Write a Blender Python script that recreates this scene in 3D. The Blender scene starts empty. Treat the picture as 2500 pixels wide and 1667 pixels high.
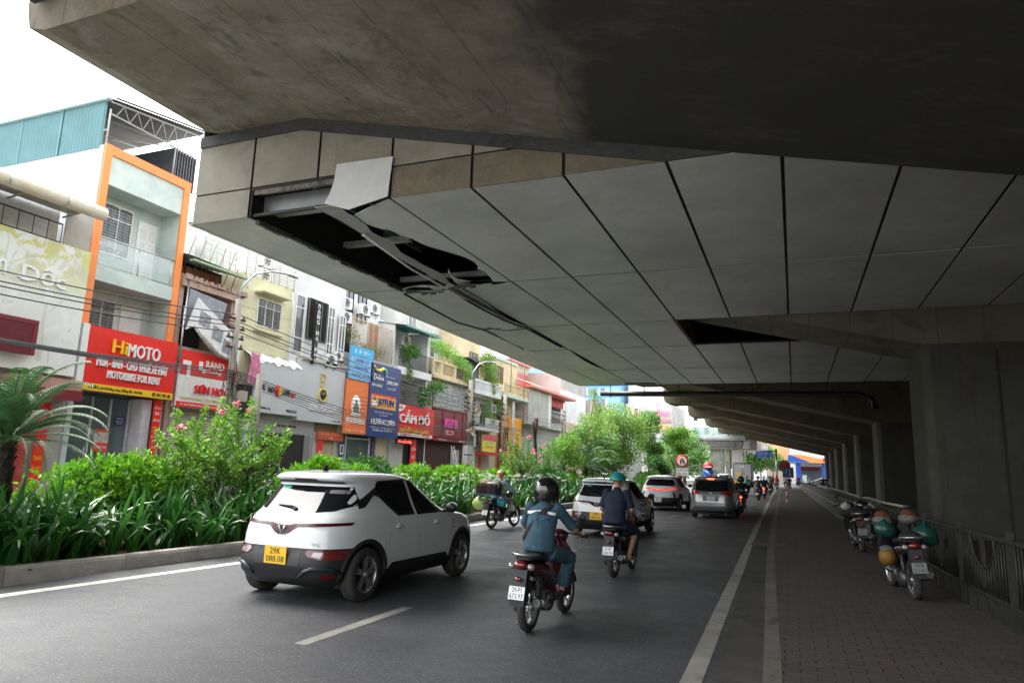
import bpy, bmesh, math, random
from mathutils import Vector, Matrix, Euler
R=math.radians
sc=bpy.context.scene
# ---------------------------------------------------------------- camera, sky, sun, exposure
FP=1690.0; CH=1.7
_ro,_pi,_ya=R(1.84),R(10.2),R(22.2)
_fh=Vector((-math.sin(_ya),math.cos(_ya),0)); _rt=Vector((math.cos(_ya),math.sin(_ya),0)); _up=Vector((0,0,1))
_f=_fh*math.cos(_pi)+_up*math.sin(_pi); _u=-_fh*math.sin(_pi)+_up*math.cos(_pi)
_cx=_rt*math.cos(_ro)+_u*math.sin(_ro); _cy=-_rt*math.sin(_ro)+_u*math.cos(_ro)
CP=Vector((0,0,CH))
cd=bpy.data.cameras.new('camera'); cam=bpy.data.objects.new('camera',cd); sc.collection.objects.link(cam)
cd.sensor_width=36; cd.lens=36*FP/2500; cd.clip_end=1500; cd.clip_start=.05
mw=Matrix.Identity(4)
for i in range(3): mw[i][0],mw[i][1],mw[i][2],mw[i][3]=_cx[i],_cy[i],-_f[i],CP[i]
cam.matrix_world=mw; sc.camera=cam
def at(px,py,x=None,y=None,z=None):          # a measured point of the photograph -> a point of the place
    d=_f+_cx*((px-1250)/FP)-_cy*((py-833.5)/FP)
    t=(x-CP.x)/d.x if x is not None else (y-CP.y)/d.y if y is not None else (z-CP.z)/d.z
    return CP+d*t
w=bpy.data.worlds.new('World'); sc.world=w; w.use_nodes=True
nt=w.node_tree; nt.nodes.clear()
sky=nt.nodes.new('ShaderNodeTexSky'); sky.sky_type='NISHITA'; sky.sun_disc=False
SE,SR=R(57),R(-80)
sky.sun_elevation=SE; sky.sun_rotation=SR; sky.dust_density=3; sky.air_density=1.6; sky.ozone_density=1
hs=nt.nodes.new('ShaderNodeHueSaturation'); hs.inputs['Saturation'].default_value=.22
bg=nt.nodes.new('ShaderNodeBackground'); bg.inputs[1].default_value=.15
ow=nt.nodes.new('ShaderNodeOutputWorld')
nt.links.new(sky.outputs[0],hs.inputs['Color']); nt.links.new(hs.outputs[0],bg.inputs[0]); nt.links.new(bg.outputs[0],ow.inputs[0])
sl=bpy.data.lights.new('sun','SUN'); sl.energy=1.8; sl.angle=R(45); sl.color=(1,.97,.92)
so=bpy.data.objects.new('sun',sl); sc.collection.objects.link(so)
sd=Vector((math.sin(SR)*math.cos(SE),math.cos(SR)*math.cos(SE),math.sin(SE)))
so.rotation_euler=sd.to_track_quat('Z','Y').to_euler()
sc.view_settings.view_transform='Standard'; sc.view_settings.look='None'; sc.view_settings.exposure=2.35; sc.view_settings.gamma=1
sc.cycles.max_bounces=8; sc.cycles.diffuse_bounces=5; sc.cycles.glossy_bounces=3; sc.cycles.transmission_bounces=4; sc.cycles.transparent_max_bounces=8
sc.cycles.use_denoising=True
# ---------------------------------------------------------------- materials
MATS={}
def mat(name,c,rough=.6,metal=0,var=.12,vs=4,bump=0,bs=30,coat=0,emit=0,spec=.5,alpha=1,c2=None,stretch=None,trans=0):
    if name in MATS: return MATS[name]
    m=bpy.data.materials.new(name); m.use_nodes=True; n=m.node_tree; b=n.nodes['Principled BSDF']
    c=tuple(c)+(1,)
    b.inputs['Roughness'].default_value=rough; b.inputs['Metallic'].default_value=metal; b.inputs['Specular IOR Level'].default_value=spec
    if coat: b.inputs['Coat Weight'].default_value=coat; b.inputs['Coat Roughness'].default_value=.05
    if emit: b.inputs['Emission Color'].default_value=c; b.inputs['Emission Strength'].default_value=emit
    if alpha<1: b.inputs['Alpha'].default_value=alpha
    if trans: b.inputs['Transmission Weight'].default_value=trans
    tc=n.nodes.new('ShaderNodeTexCoord'); src=tc.outputs['Object']
    if stretch:
        mp=n.nodes.new('ShaderNodeMapping'); mp.inputs['Scale'].default_value=stretch; n.links.new(src,mp.inputs[0]); src=mp.outputs[0]
    if var or c2:
        no=n.nodes.new('ShaderNodeTexNoise'); no.inputs['Scale'].default_value=vs; no.inputs['Detail'].default_value=6; no.inputs['Roughness'].default_value=.65
        n.links.new(src,no.inputs['Vector'])
        cr=n.nodes.new('ShaderNodeValToRGB'); cr.color_ramp.elements[0].position=.32; cr.color_ramp.elements[1].position=.68
        if c2: a,d=c,tuple(c2)+(1,)
        else: a=tuple(x*(1-var) for x in c[:3])+(1,); d=tuple(min(1,x*(1+var)) for x in c[:3])+(1,)
        cr.color_ramp.elements[0].color=a; cr.color_ramp.elements[1].color=d
        n.links.new(no.outputs[0],cr.inputs[0]); n.links.new(cr.outputs[0],b.inputs['Base Color'])
    else: b.inputs['Base Color'].default_value=c
    if bump:
        n2=n.nodes.new('ShaderNodeTexNoise'); n2.inputs['Scale'].default_value=bs; n2.inputs['Detail'].default_value=4
        n.links.new(src,n2.inputs['Vector']); bp=n.nodes.new('ShaderNodeBump'); bp.inputs['Strength'].default_value=bump; bp.inputs['Distance'].default_value=.02
        n.links.new(n2.outputs[0],bp.inputs['Height']); n.links.new(bp.outputs[0],b.inputs['Normal'])
    MATS[name]=m; return m
def ramp(n,src,p0,p1,c0,c1):
    cr=n.nodes.new('ShaderNodeValToRGB'); e=cr.color_ramp.elements; e[0].position=p0; e[1].position=p1
    e[0].color=tuple(c0)+(1,); e[1].color=tuple(c1)+(1,); n.links.new(src,cr.inputs[0]); return cr.outputs[0]
def noise(n,src,s,det=6,rough=.6,sc3=None,dist=0):
    if sc3:
        mp=n.nodes.new('ShaderNodeMapping'); mp.inputs['Scale'].default_value=sc3; n.links.new(src,mp.inputs[0]); src=mp.outputs[0]
    x=n.nodes.new('ShaderNodeTexNoise'); x.inputs['Scale'].default_value=s; x.inputs['Detail'].default_value=det; x.inputs['Roughness'].default_value=rough
    x.inputs['Distortion'].default_value=dist; n.links.new(src,x.inputs['Vector']); return x.outputs[0]
def mix(n,a,b,f,mode='MIX'):
    x=n.nodes.new('ShaderNodeMix'); x.data_type='RGBA'; x.blend_type=mode
    for i,v in ((6,a),(7,b)):
        if isinstance(v,tuple): x.inputs[i].default_value=tuple(v)+(1,)
        else: n.links.new(v,x.inputs[i])
    if isinstance(f,(int,float)): x.inputs[0].default_value=f
    else: n.links.new(f,x.inputs[0])
    return x.outputs[2]
def weathered(name,base,dark,stain,sx=(1,1,1),rough=.9,lines=None,scale=1,amt=.75,soot=None,patch=None):   # concrete with blotches, streaks and board marks
    m=bpy.data.materials.new(name); m.use_nodes=True; n=m.node_tree; b=n.nodes['Principled BSDF']; b.inputs['Roughness'].default_value=rough
    b.inputs['Specular IOR Level'].default_value=.25
    g=n.nodes.new('ShaderNodeNewGeometry').outputs['Position']
    col=ramp(n,noise(n,g,.6*scale,8,.7),.35,.65,base,tuple(x*.72 for x in base))
    bl=ramp(n,noise(n,g,.9*scale,10,.75,(1,1,1),.6),.52,.60,(0,0,0),(1,1,1))
    bl2=ramp(n,noise(n,g,.25*scale,4,.5),.42,.58,(0,0,0),(amt,amt,amt))
    bm=mix(n,bl,bl2,1.0,'MULTIPLY')
    col=mix(n,col,dark,bm)
    st=ramp(n,noise(n,g,2.2*scale,6,.7,sx),.55,.72,(0,0,0),(.6,.6,.6))
    col=mix(n,col,stain,st)
    col=mix(n,col,tuple(min(1,x*1.25) for x in base),ramp(n,noise(n,g,9*scale,3,.8),.6,.75,(0,0,0),(.4,.4,.4)))
    if lines:
        wv=n.nodes.new('ShaderNodeTexWave'); wv.bands_direction=lines[0]; wv.inputs['Scale'].default_value=lines[1]; wv.inputs['Distortion'].default_value=.15
        n.links.new(g,wv.inputs['Vector']); col=mix(n,col,tuple(x*.45 for x in base),ramp(n,wv.outputs[0],.992,.999,(0,0,0),(.55,.55,.55)))
    if patch: col=mix(n,col,patch,ramp(n,noise(n,g,.75,10,.78,(.8,1.1,1),.15),.50,.60,(0,0,0),(.75,.75,.75))); col=mix(n,col,dark,ramp(n,noise(n,g,1.6,9,.75,(1,.4,1),.5),.56,.64,(0,0,0),(.7,.7,.7)))
    if soot:                                       # a big wet sooty stain with a ragged edge and pale lime streaks in it
        sp=n.nodes.new('ShaderNodeSeparateXYZ'); n.links.new(g,sp.inputs[0]); ma=n.nodes.new('ShaderNodeMath'); ma.operation='MULTIPLY_ADD'
        n.links.new(noise(n,g,.45,8,.65),ma.inputs[0]); ma.inputs[1].default_value=5.0; n.links.new(sp.outputs[0],ma.inputs[2])
        k=soot[0]+2.5; mr=n.nodes.new('ShaderNodeMapRange'); n.links.new(ma.outputs[0],mr.inputs[0]); mr.inputs[1].default_value=k; mr.inputs[2].default_value=k+1.3
        lime=ramp(n,noise(n,g,.9,10,.8,(.6,1.5,1),.05),.54,.74,(soot[1],soot[1],soot[1]*.9),(.10,.095,.085))
        col=mix(n,col,lime,mr.outputs[0])
    n.links.new(col,b.inputs['Base Color'])
    bp=n.nodes.new('ShaderNodeBump'); bp.inputs['Strength'].default_value=.35; bp.inputs['Distance'].default_value=.03
    n.links.new(noise(n,g,14,8,.75),bp.inputs['Height']); n.links.new(bp.outputs[0],b.inputs['Normal'])
    MATS[name]=m; return m
concrete=weathered('concrete',(.235,.21,.165),(.085,.08,.062),(.11,.095,.06),(.5,2.5,1),lines=('X',.28),soot=(-3.9,.045),patch=(.27,.265,.235))
concrete_b=weathered('concrete_beam',(.25,.235,.19),(.08,.075,.058),(.10,.09,.06),(.5,2.5,1),lines=('X',.28))
concrete_tan=weathered('concrete_tan',(.165,.142,.095),(.07,.06,.035),(.06,.05,.035),(1.5,1.5,.25))
concrete_col=weathered('concrete_column',(.118,.118,.103),(.08,.076,.06),(.08,.048,.03),(2.5,2.5,.15),amt=.5)
kerbd=weathered('kerb_dark',(.145,.135,.118),(.045,.043,.04),(.10,.085,.07),(1,1,3),scale=3)
kerbc=weathered('kerb_concrete',(.46,.43,.39),(.13,.13,.12),(.24,.21,.17),(1,1,3),scale=3)
plaster=lambda nm,c,d=.82: weathered(nm,c,tuple(x*d for x in c),tuple(x*(d-.1) for x in c),(1.5,1.5,.2),amt=.6)
# ---------------------------------------------------------------- mesh builder
class MB:
    def __init__(s): s.v=[]; s.f=[]; s.mi=[]; s.sm=[]; s.m=0; s.M=None
    def add(s,vs,fs,sm=False):
        o=len(s.v)
        s.v+= [tuple(s.M@Vector(p)) for p in vs] if s.M else [tuple(p) for p in vs]
        for f in fs: s.f.append(tuple(i+o for i in f)); s.mi.append(s.m); s.sm.append(sm)
        return s
    def box(s,x0,x1,y0,y1,z0,z1):
        s.add([(x,y,z) for x in(x0,x1) for y in(y0,y1) for z in(z0,z1)],[(0,1,3,2),(4,6,7,5),(0,4,5,1),(2,3,7,6),(0,2,6,4),(1,5,7,3)]); return s
    def quad(s,a,b,c,d): return s.add([a,b,c,d],[(0,1,2,3)])
    def prism(s,pts,ax,a,b):
        k={'x':lambda p,t:(t,p[0],p[1]),'y':lambda p,t:(p[0],t,p[1]),'z':lambda p,t:(p[0],p[1],t)}[ax]; n=len(pts)
        return s.add([k(p,a) for p in pts]+[k(p,b) for p in pts],[tuple(range(n-1,-1,-1)),tuple(range(n,2*n))]+[(i,(i+1)%n,n+(i+1)%n,n+i) for i in range(n)])
    def tube(s,pts,r,n=8,sm=True,flat=1,cap=True):
        pts=[Vector(p) for p in pts]; k=len(pts); rs=r if isinstance(r,(list,tuple)) else [r]*k
        vs=[];fs=[]; ref=None
        for i,p in enumerate(pts):
            t=(pts[min(i+1,k-1)]-pts[max(i-1,0)]).normalized()
            if ref is None: ref=Vector((0,0,1)) if abs(t.z)<.8 else Vector((0,1,0))
            a=t.cross(ref); a=a.normalized() if a.length>1e-6 else t.orthogonal().normalized(); b=a.cross(t)*1.0; ref=b
            rr=rs[i]; ra,rb=(rr if isinstance(rr,(tuple,list)) else (rr,rr*flat))
            for j in range(n):
                q=2*math.pi*j/n; vs.append(p+a*math.cos(q)*ra+b*math.sin(q)*rb)
        for i in range(k-1):
            for j in range(n): fs.append((i*n+j,i*n+(j+1)%n,(i+1)*n+(j+1)%n,(i+1)*n+j))
        s.add(vs,fs,sm)
        if cap: s.f+= [tuple(len(s.v)-len(vs)+j for j in range(n-1,-1,-1)),tuple(len(s.v)-n+j for j in range(n))]; s.mi+=[s.m]*2; s.sm+=[False]*2
        return s
    def cyl(s,p0,p1,r,r1=None,n=12): return s.tube([p0,p1],[r,r if r1 is None else r1],n)
    def ell(s,c,r,nu=12,nv=8,rot=None):
        c=Vector(c); r=(r,r,r) if isinstance(r,(int,float)) else r; vs=[];fs=[]
        for i in range(nv+1):
            a=math.pi*i/nv
            for j in range(nu):
                b=2*math.pi*j/nu; q=Vector((r[0]*math.sin(a)*math.cos(b),r[1]*math.sin(a)*math.sin(b),r[2]*math.cos(a)))
                if rot: q.rotate(rot)
                vs.append(c+q)
        for i in range(nv):
            for j in range(nu): fs.append((i*nu+j,(i+1)*nu+j,(i+1)*nu+(j+1)%nu,i*nu+(j+1)%nu))
        return s.add(vs,fs,True)
    def rev(s,prof,c,ax='z',n=20,sm=True):
        c=Vector(c); vs=[];fs=[]
        for (r,h) in prof:
            for j in range(n):
                a=2*math.pi*j/n; u,v=r*math.cos(a),r*math.sin(a)
                vs.append(c+Vector({'z':(u,v,h),'x':(h,u,v),'y':(v,h,u)}[ax]))
        for i in range(len(prof)-1):
            for j in range(n): fs.append((i*n+j,i*n+(j+1)%n,(i+1)*n+(j+1)%n,(i+1)*n+j))
        return s.add(vs,fs,sm)
    def text(s,t,c,h,wd=None,face='x',d=.02,sh=0,bold=.008,align='c'):   # face: the way the letters look: 'x' +X, 'y' -Y, 'yf' +Y
        vs,fs=text_mesh(t,bold,d>0)
        x0=min(p[0] for p in vs);x1=max(p[0] for p in vs);y0=min(p[1] for p in vs);y1=max(p[1] for p in vs)
        kh=h/max(y1-y0,1e-3); kw=kh if wd is None else wd/max(x1-x0,1e-3)
        o=(x0+x1)/2 if align=='c' else x0
        out=[]
        for p in vs:
            a=(p[0]-o)*kw+(p[1]-y0)*kh*sh; b=(p[1]-(y0+y1)/2)*kh; e=d if p[2]>0 else 0
            out.append((c[0]+e,c[1]+a,c[2]+b) if face=='x' else (c[0]+a,c[1]-e,c[2]+b) if face=='y' else (c[0]-a,c[1]+e,c[2]+b))
        return s.add(out,fs)
    def build(s,name,m,parent=None,**kw):
        me=bpy.data.meshes.new(name); me.from_pydata(s.v,[],s.f)
        for x in (m if isinstance(m,(list,tuple)) else [m]): me.materials.append(x)
        me.polygons.foreach_set('material_index',s.mi); me.polygons.foreach_set('use_smooth',s.sm); me.update()
        o=bpy.data.objects.new(name,me); sc.collection.objects.link(o)
        if parent: o.parent=parent
        tag(o,**kw); return o
_tc={}
def build_each(q,name,m,parent,fn=None):      # every separate piece becomes a part of its own
    par=list(range(len(q.v)))
    def fd(a):
        while par[a]!=a: par[a]=par[par[a]]; a=par[a]
        return a
    for f in q.f:
        for a in f[1:]: par[fd(a)]=fd(f[0])
    G={}
    for i,f in enumerate(q.f): G.setdefault(fd(f[0]),[]).append(i)
    for L in G.values():
        r=MB(); mp={}
        for i in L:
            for a in q.f[i]:
                if a not in mp: mp[a]=len(r.v); r.v.append(q.v[a])
            r.f.append(tuple(mp[a] for a in q.f[i])); r.mi.append(q.mi[i]); r.sm.append(q.sm[i])
        (fn or (lambda r,n,mm: r.build(n,mm,parent)))(r,name,m)
def text_mesh(t,bold,ext):
    k=(t,bold,ext)
    if k not in _tc:
        c=bpy.data.curves.new('t','FONT'); c.body=t; c.size=1; c.resolution_u=2; c.offset=0; c.extrude=.5 if ext else 0; c.fill_mode='FRONT' if not ext else 'BOTH'
        o=bpy.data.objects.new('t',c); me=o.to_mesh()
        _tc[k]=([tuple(v.co) for v in me.vertices],[tuple(p.vertices) for p in me.polygons]); o.to_mesh_clear(); bpy.data.objects.remove(o); bpy.data.curves.remove(c)
    return _tc[k]
def tag(o,label=None,cat=None,group=None,kind=None):
    for k,v in (('label',label),('category',cat),('group',group),('kind',kind)):
        if v: o[k]=v
    return o
def thing(name,label,cat,loc=(0,0,0),rz=0,group=None,parent=None):
    o=bpy.data.objects.new(name,None); sc.collection.objects.link(o); o.location=loc; o.rotation_euler=(0,0,rz)
    o.empty_display_size=.2
    if parent: o.parent=parent
    return tag(o,label,cat,group)
def copy_tree(o,parent=None):
    c=o.copy(); sc.collection.objects.link(c); c.parent=parent
    for ch in list(o.children): copy_tree(ch,c)
    return c
def fuse(mb,voxel,it=4,fac=.5):             # melt overlapping shapes into one continuous skin
    me=bpy.data.meshes.new('f'); me.from_pydata(mb.v,[],mb.f); me.update(); o=bpy.data.objects.new('f',me); sc.collection.objects.link(o)
    r=o.modifiers.new('r','REMESH'); r.mode='VOXEL'; r.voxel_size=voxel; r.use_smooth_shade=True
    s=o.modifiers.new('s','SMOOTH'); s.iterations=it; s.factor=fac
    dg=bpy.context.evaluated_depsgraph_get(); m2=bpy.data.meshes.new_from_object(o.evaluated_get(dg)); bpy.data.objects.remove(o)
    q=MB(); q.v=[tuple(v.co) for v in m2.vertices]; q.f=[tuple(p.vertices) for p in m2.polygons]; q.mi=[0]*len(q.f); q.sm=[True]*len(q.f)
    bpy.data.meshes.remove(m2); return q
# common materials
black=mat('black_plastic',(.012,.012,.014),.45,var=.1); rubber=mat('rubber',(.018,.018,.018),.85,var=.3,vs=20,bump=.3,bs=60)
white=mat('white_paint',(.8,.8,.78),.5,var=.05); steel=mat('steel',(.55,.55,.55),.35,.9,var=.1); dsteel=mat('dark_steel',(.05,.05,.05),.5,.6)
redp=mat('red_sign',(.78,.02,.012),.45,var=.05); glassd=mat('dark_glass',(.015,.018,.02),.06,spec=.8,var=0); glassb=mat('window_glass',(.10,.12,.13),.08,spec=.8,var=.3,vs=1)
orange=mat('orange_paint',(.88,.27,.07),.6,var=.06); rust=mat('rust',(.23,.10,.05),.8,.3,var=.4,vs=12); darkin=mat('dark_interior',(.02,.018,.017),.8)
grey=mat('grey_panel',(.55,.57,.59),.4,var=.05,vs=.8); yel=mat('yellow_paint',(.85,.55,.02),.5,var=.05); navy=mat('navy_sign',(.02,.045,.20),.45,var=.05)
shutter=mat('roller_shutter',(.36,.34,.31),.5,.2,var=.1); clear=mat('clear_glass',(.7,.8,.78),.05,alpha=.25,var=0)
# ---------------------------------------------------------------- ground, road, walkway
asph=bpy.data.materials.new('asphalt'); asph.use_nodes=True; n=asph.node_tree; b=n.nodes['Principled BSDF']
g=n.nodes.new('ShaderNodeNewGeometry').outputs['Position']
col=ramp(n,noise(n,g,.35,5,.6,(1,.25,1)),.35,.65,(.038,.039,.043),(.054,.056,.061))
col=mix(n,col,(.27,.275,.29),ramp(n,noise(n,g,34,2,.8),.575,.66,(0,0,0),(.6,.6,.6)))
col=mix(n,col,(.025,.025,.026),ramp(n,noise(n,g,38,2,.5),.58,.7,(0,0,0),(.5,.5,.5)))
col=mix(n,col,(.16,.155,.15),ramp(n,noise(n,g,7,8,.8),.66,.72,(0,0,0),(.7,.7,.7)))
col=mix(n,col,(.028,.028,.029),ramp(n,noise(n,g,2.6,7,.8,(1,.45,1)),.63,.70,(0,0,0),(.55,.55,.55)))
n.links.new(col,b.inputs['Base Color']); n.links.new(ramp(n,noise(n,g,1.2,5,.7),.3,.7,(.42,.42,.42),(.68,.68,.68)),b.inputs['Roughness'])
bp=n.nodes.new('ShaderNodeBump'); bp.inputs['Strength'].default_value=.6; bp.inputs['Distance'].default_value=.008
n.links.new(noise(n,g,110,3,.7),bp.inputs['Height']); n.links.new(bp.outputs[0],b.inputs['Normal'])
soil=mat('soil',(.06,.035,.02),.95,var=.5,vs=12,bump=.8,bs=25,c2=(.12,.075,.045))
paintm=weathered('road_paint',(.62,.61,.57),(.30,.30,.28),(.40,.39,.36),(1,1,1),scale=4,rough=.6)
paintr=weathered('worn_road_paint',(.30,.29,.26),(.12,.12,.11),(.18,.175,.16),(1,1,1),scale=4,rough=.7)
pave=bpy.data.materials.new('paving_blocks'); pave.use_nodes=True; n=pave.node_tree; b=n.nodes['Principled BSDF']; b.inputs['Roughness'].default_value=.9
g=n.nodes.new('ShaderNodeNewGeometry').outputs['Position']
mp=n.nodes.new('ShaderNodeMapping'); n.links.new(g,mp.inputs[0])
br=n.nodes.new('ShaderNodeTexBrick'); br.inputs['Scale'].default_value=1; br.inputs['Brick Width'].default_value=.25; br.inputs['Row Height'].default_value=.125; br.inputs['Mortar Size'].default_value=.008
br.inputs['Color1'].default_value=(.075,.057,.05,1); br.inputs['Color2'].default_value=(.05,.041,.036,1); br.inputs['Mortar'].default_value=(.015,.013,.011,1); br.inputs['Mortar Smooth'].default_value=.4
nz=n.nodes.new('ShaderNodeTexNoise'); nz.inputs['Scale'].default_value=9; n.links.new(g,nz.inputs['Vector'])
ad=n.nodes.new('ShaderNodeVectorMath'); ad.operation='MULTIPLY_ADD'; n.links.new(nz.outputs['Color'],ad.inputs[0]); ad.inputs[1].default_value=(.03,.03,0); n.links.new(mp.outputs[0],ad.inputs[2])
n.links.new(ad.outputs[0],br.inputs['Vector'])
col=mix(n,br.outputs['Color'],(.06,.055,.047),ramp(n,noise(n,g,1.3,8,.7),.45,.7,(0,0,0),(.8,.8,.8)))
n.links.new(col,b.inputs['Base Color']); bp=n.nodes.new('ShaderNodeBump'); bp.inputs['Strength'].default_value=.8; bp.inputs['Distance'].default_value=.02; bp.invert=True
n.links.new(br.outputs['Fac'],bp.inputs['Height']); n.links.new(bp.outputs[0],b.inputs['Normal'])
def struct(mb,name,m): return mb.build(name,m,kind='structure')
struct(MB().box(-500,500,-60,900,-.6,-.05),'ground',mat('ground_earth',(.16,.15,.14),.9))
struct(MB().box(-9.3,0.6,-12,300,-.3,0),'road',asph)
struct(MB().box(-60,-9.31,150,300,-.3,-.004),'road',asph); struct(MB().box(.61,60,96,300,-.3,-.006),'road',asph)
struct(MB().box(-17,-12.6,-12,149.9,-.3,-.01),'road',asph)
# lines
def strip(pts,wd,z,name,m):                       # pts: (x,y) of its left edge
    q=MB()
    for (x0,y0),(x1,y1) in zip(pts,pts[1:]): q.add([(x0,y0,z),(x0+wd,y0,z),(x1+wd,y1,z),(x1,y1,z)],[(0,1,2,3)])
    return struct(q,name,m)
strip([(-8.95,-5),(-8.86,5.8),(-8.6,9.3),(-8.75,20),(-8.7,95)],.19,.004,'road_line',paintm)
strip([(-.72,-3),(-.94,6.16),(-1.19,19.4),(-1.87,60),(-2.2,85)],.17,.004,'road_line',paintr)
for y in range(-10,130,7):
    yy=5.65+(y+3); 
    if yy>4: strip([(-4.42,yy),(-4.42,yy+2.0)],.14,.004,'lane_dash',paintr)
# kerbs + median bed
KX=[(-9.66,-12),(-9.62,6.3),(-9.36,7.9),(-9.2,10.5),(-9.24,20),(-9.05,30),(-9.0,62)]
q=MB(); rnd=random.Random(5)
for (x0,y0),(x1,y1) in zip(KX,KX[1:]):
    k=max(1,int((y1-y0)/1.0))
    for i in range(k):
        a,c=i/k,(i+1)/k; ya,yb=y0+(y1-y0)*a+.006,y0+(y1-y0)*c-.006; xa,xb=x0+(x1-x0)*a,x0+(x1-x0)*c; j=rnd.uniform(-.006,.006); h=.2+j
        q.add([(xa-.2,ya,-.2),(xb-.2,yb,-.2),(xb,yb,-.2),(xa,ya,-.2),(xa-.2,ya,h),(xb-.2,yb,h),(xb-.025,yb,h),(xa-.025,ya,h),(xa,ya,h-.04),(xb,yb,h-.04)],[(4,7,6,5),(7,8,9,6),(8,3,2,9),(0,4,5,1),(0,3,8,7,4),(1,5,6,9,2)])
struct(q,'kerb',kerbc)
struct(MB().prism([(-12.4,-12)]+[(a-.1,b) for a,b in KX]+[(-12.4,62)],'z',-.2,.12),'planting_bed',soil)
struct(MB().box(-12.6,-12.41,-12,62,-.2,.2),'kerb',kerbc)
struct(MB().box(-40,-17,-12,149,-.2,.13),'pavement',mat('pavement_tiles',(.33,.30,.27),.8,var=.3,vs=2,bump=.2))
WK=[(-.02,-4),(-.3,6.5),(-.45,11),(-.62,16.8),(-1.0,40),(-1.25,60),(-1.5,86)]
def wkx(y):
    for (x0,y0),(x1,y1) in zip(WK,WK[1:]):
        if y<=y1: return x0+(x1-x0)*(y-y0)/(y1-y0)
    return WK[-1][0]
q=MB(); y=-4
while y<86:
    ya,yb=y+.006,y+.994; xa,xb=wkx(ya),wkx(yb)
    q.add([(xa,ya,-.1),(xb,yb,-.1),(xb,yb,.15),(xa,ya,.15),(xa+.14,ya,.152),(xb+.14,yb,.152),(xa+.14,ya,-.1),(xb+.14,yb,-.1)],[(0,3,2,1),(3,4,5,2),(4,6,7,5),(0,6,4,3),(1,2,5,7)]); y+=1
struct(q,'kerb',kerbd)
q=MB(); y=-4.
while y<86: q.add([(wkx(y)+.13,y,.15),(8,y,.15),(8,min(86,y+6),.15),(wkx(min(86,y+6))+.13,min(86,y+6),.15)],[(0,1,2,3)]); y+=6
struct(q,'pavement',pave)
q=MB(); y=-4.
while y<90: q.add([(wkx(y)-.38,y,.006),(wkx(y)+.01,y,.006),(wkx(y+6)+.01,y+6,.006),(wkx(y+6)-.38,y+6,.006)],[(0,1,2,3)]); y+=6
struct(q,'gutter',weathered('gutter_concrete',(.075,.072,.066),(.03,.03,.027),(.05,.045,.037),scale=3))
struct(MB().box(-.98,-.25,16.9,17.5,.151,.156).box(-.9,-.3,16.95,17.45,.157,.16),'drain_cover',mat('patch_earth',(.10,.06,.04),.9,var=.5,vs=8))
# ---------------------------------------------------------------- elevated station
cladw=weathered('cladding_white',(.76,.77,.76),(.58,.59,.57),(.60,.57,.48),(1,.3,1),scale=.6,rough=.42,amt=.4)
cladt=weathered('cladding_tan',(.28,.265,.215),(.19,.175,.135),(.21,.19,.14),(1,1,2.5),scale=1.2,rough=.7)
cladd=weathered('cladding_dirty',(.19,.165,.12),(.10,.085,.06),(.26,.235,.2),(2,2,2),scale=3,rough=.8)
trim=weathered('trim_slate',(.07,.074,.075),(.035,.037,.038),(.12,.12,.12),(1,1,3),scale=3)
SX0,XC=-11.6,3.5
HZ=lambda x: 8.45 if x<-8.92 else 8.45-(x+8.92)*.2375
def crossbeam(y0,y1,xc,tipx,tipz,kink,slope,thk,label,colw=3.6,tg='cross beams of the viaduct'):
    t=thing('viaduct_pier',label,'bridge pier',(xc,(y0+y1)/2,.1),0,tg); o=(xc,(y0+y1)/2,.1)
    zc=tipz-(xc-kink)*slope; top=tipz+thk
    q=MB(); ch=.35
    P=[(tipx,tipz+.55),(tipx+.12,tipz+.12),(tipx+.55,tipz),(kink,tipz),(xc+.004,zc),(xc+colw,zc),(xc+colw+6,tipz+.2),(xc+colw+6,top),(tipx,top)]
    q.prism([(a-o[0],c-o[2]) for a,c in P],'y',y0-o[1],y1-o[1]); q.build('crossbeam',concrete_tan if xc>4 else concrete if y0<10 else concrete_b,t)
    q=MB(); c=.18; X0,X1=0,colw; a,bb=y0-o[1]+.03,y1-o[1]-.03
    q.prism([(X0+c,a),(X1,a),(X1,bb),(X0+c,bb),(X0,bb-c),(X0,a+c)],'z',-.25,zc-o[2]-.003)
    q.build('column',concrete_col,t)
    q=MB(); q.box(1.75,1.83,a-.012,a-.001,0,zc-o[2]-.2); q.build('joint',mat('joint_dark',(.05,.05,.045),.9),t)
    return t
crossbeam(6.55,10.35,XC,SX0,8.45,-8.92,.2375,1.6,'huge weathered concrete crossbeam overhead, nearest of the pier row')
crossbeam(22.4,25.3,XC,SX0,8.45,-8.92,.2375,1.6,'wide concrete pier whose haunch cuts through the white soffit panels')
lab=['concrete pier just past the end of the white soffit panels','second concrete pier past the end of the white soffit panels','third concrete pier past the white soffit panels','fourth concrete pier past the white soffit panels','fifth concrete pier past the white soffit panels','sixth concrete pier past the white soffit panels']
for i,yy in enumerate((47,61.5,76,91,106,121)):
    crossbeam(yy-2.9,yy,4.4,-10.0 ,7.3,-6.9,.218,1.15,lab[i])
q=MB(); q.box(-10.6,18,-4,6.5,9.6,10.4); q.box(4,18,-12,-4.01,9.6,10.4); q.box(-11.65,18,6.51,39.4,9.6,10.4); q.box(-9.6,18,39.41,122,8.3,9.2)  # deck widened on the right to keep it dark, at left to stop leaks
for x in (-7,-3.5,0,3): q.box(x,x+.9,48,122,7.9,8.29)
q.box(8.2,8.6,-12,125,0,9.6)  # added wall behind the columns that blocks light from the right
vd=q.build('viaduct_deck_and_blocker',concrete_tan); tag(vd,'long concrete deck of the elevated railway above the road','viaduct')
q=MB(); q.box(-11.55,-11.3,-3,10.3,9.5,10.8); q.box(-11.35,-11.05,6.0,6.5,8.95,9.4); q.box(-11.2,-10.9,5.6,6.5,9.3,9.5)
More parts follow.
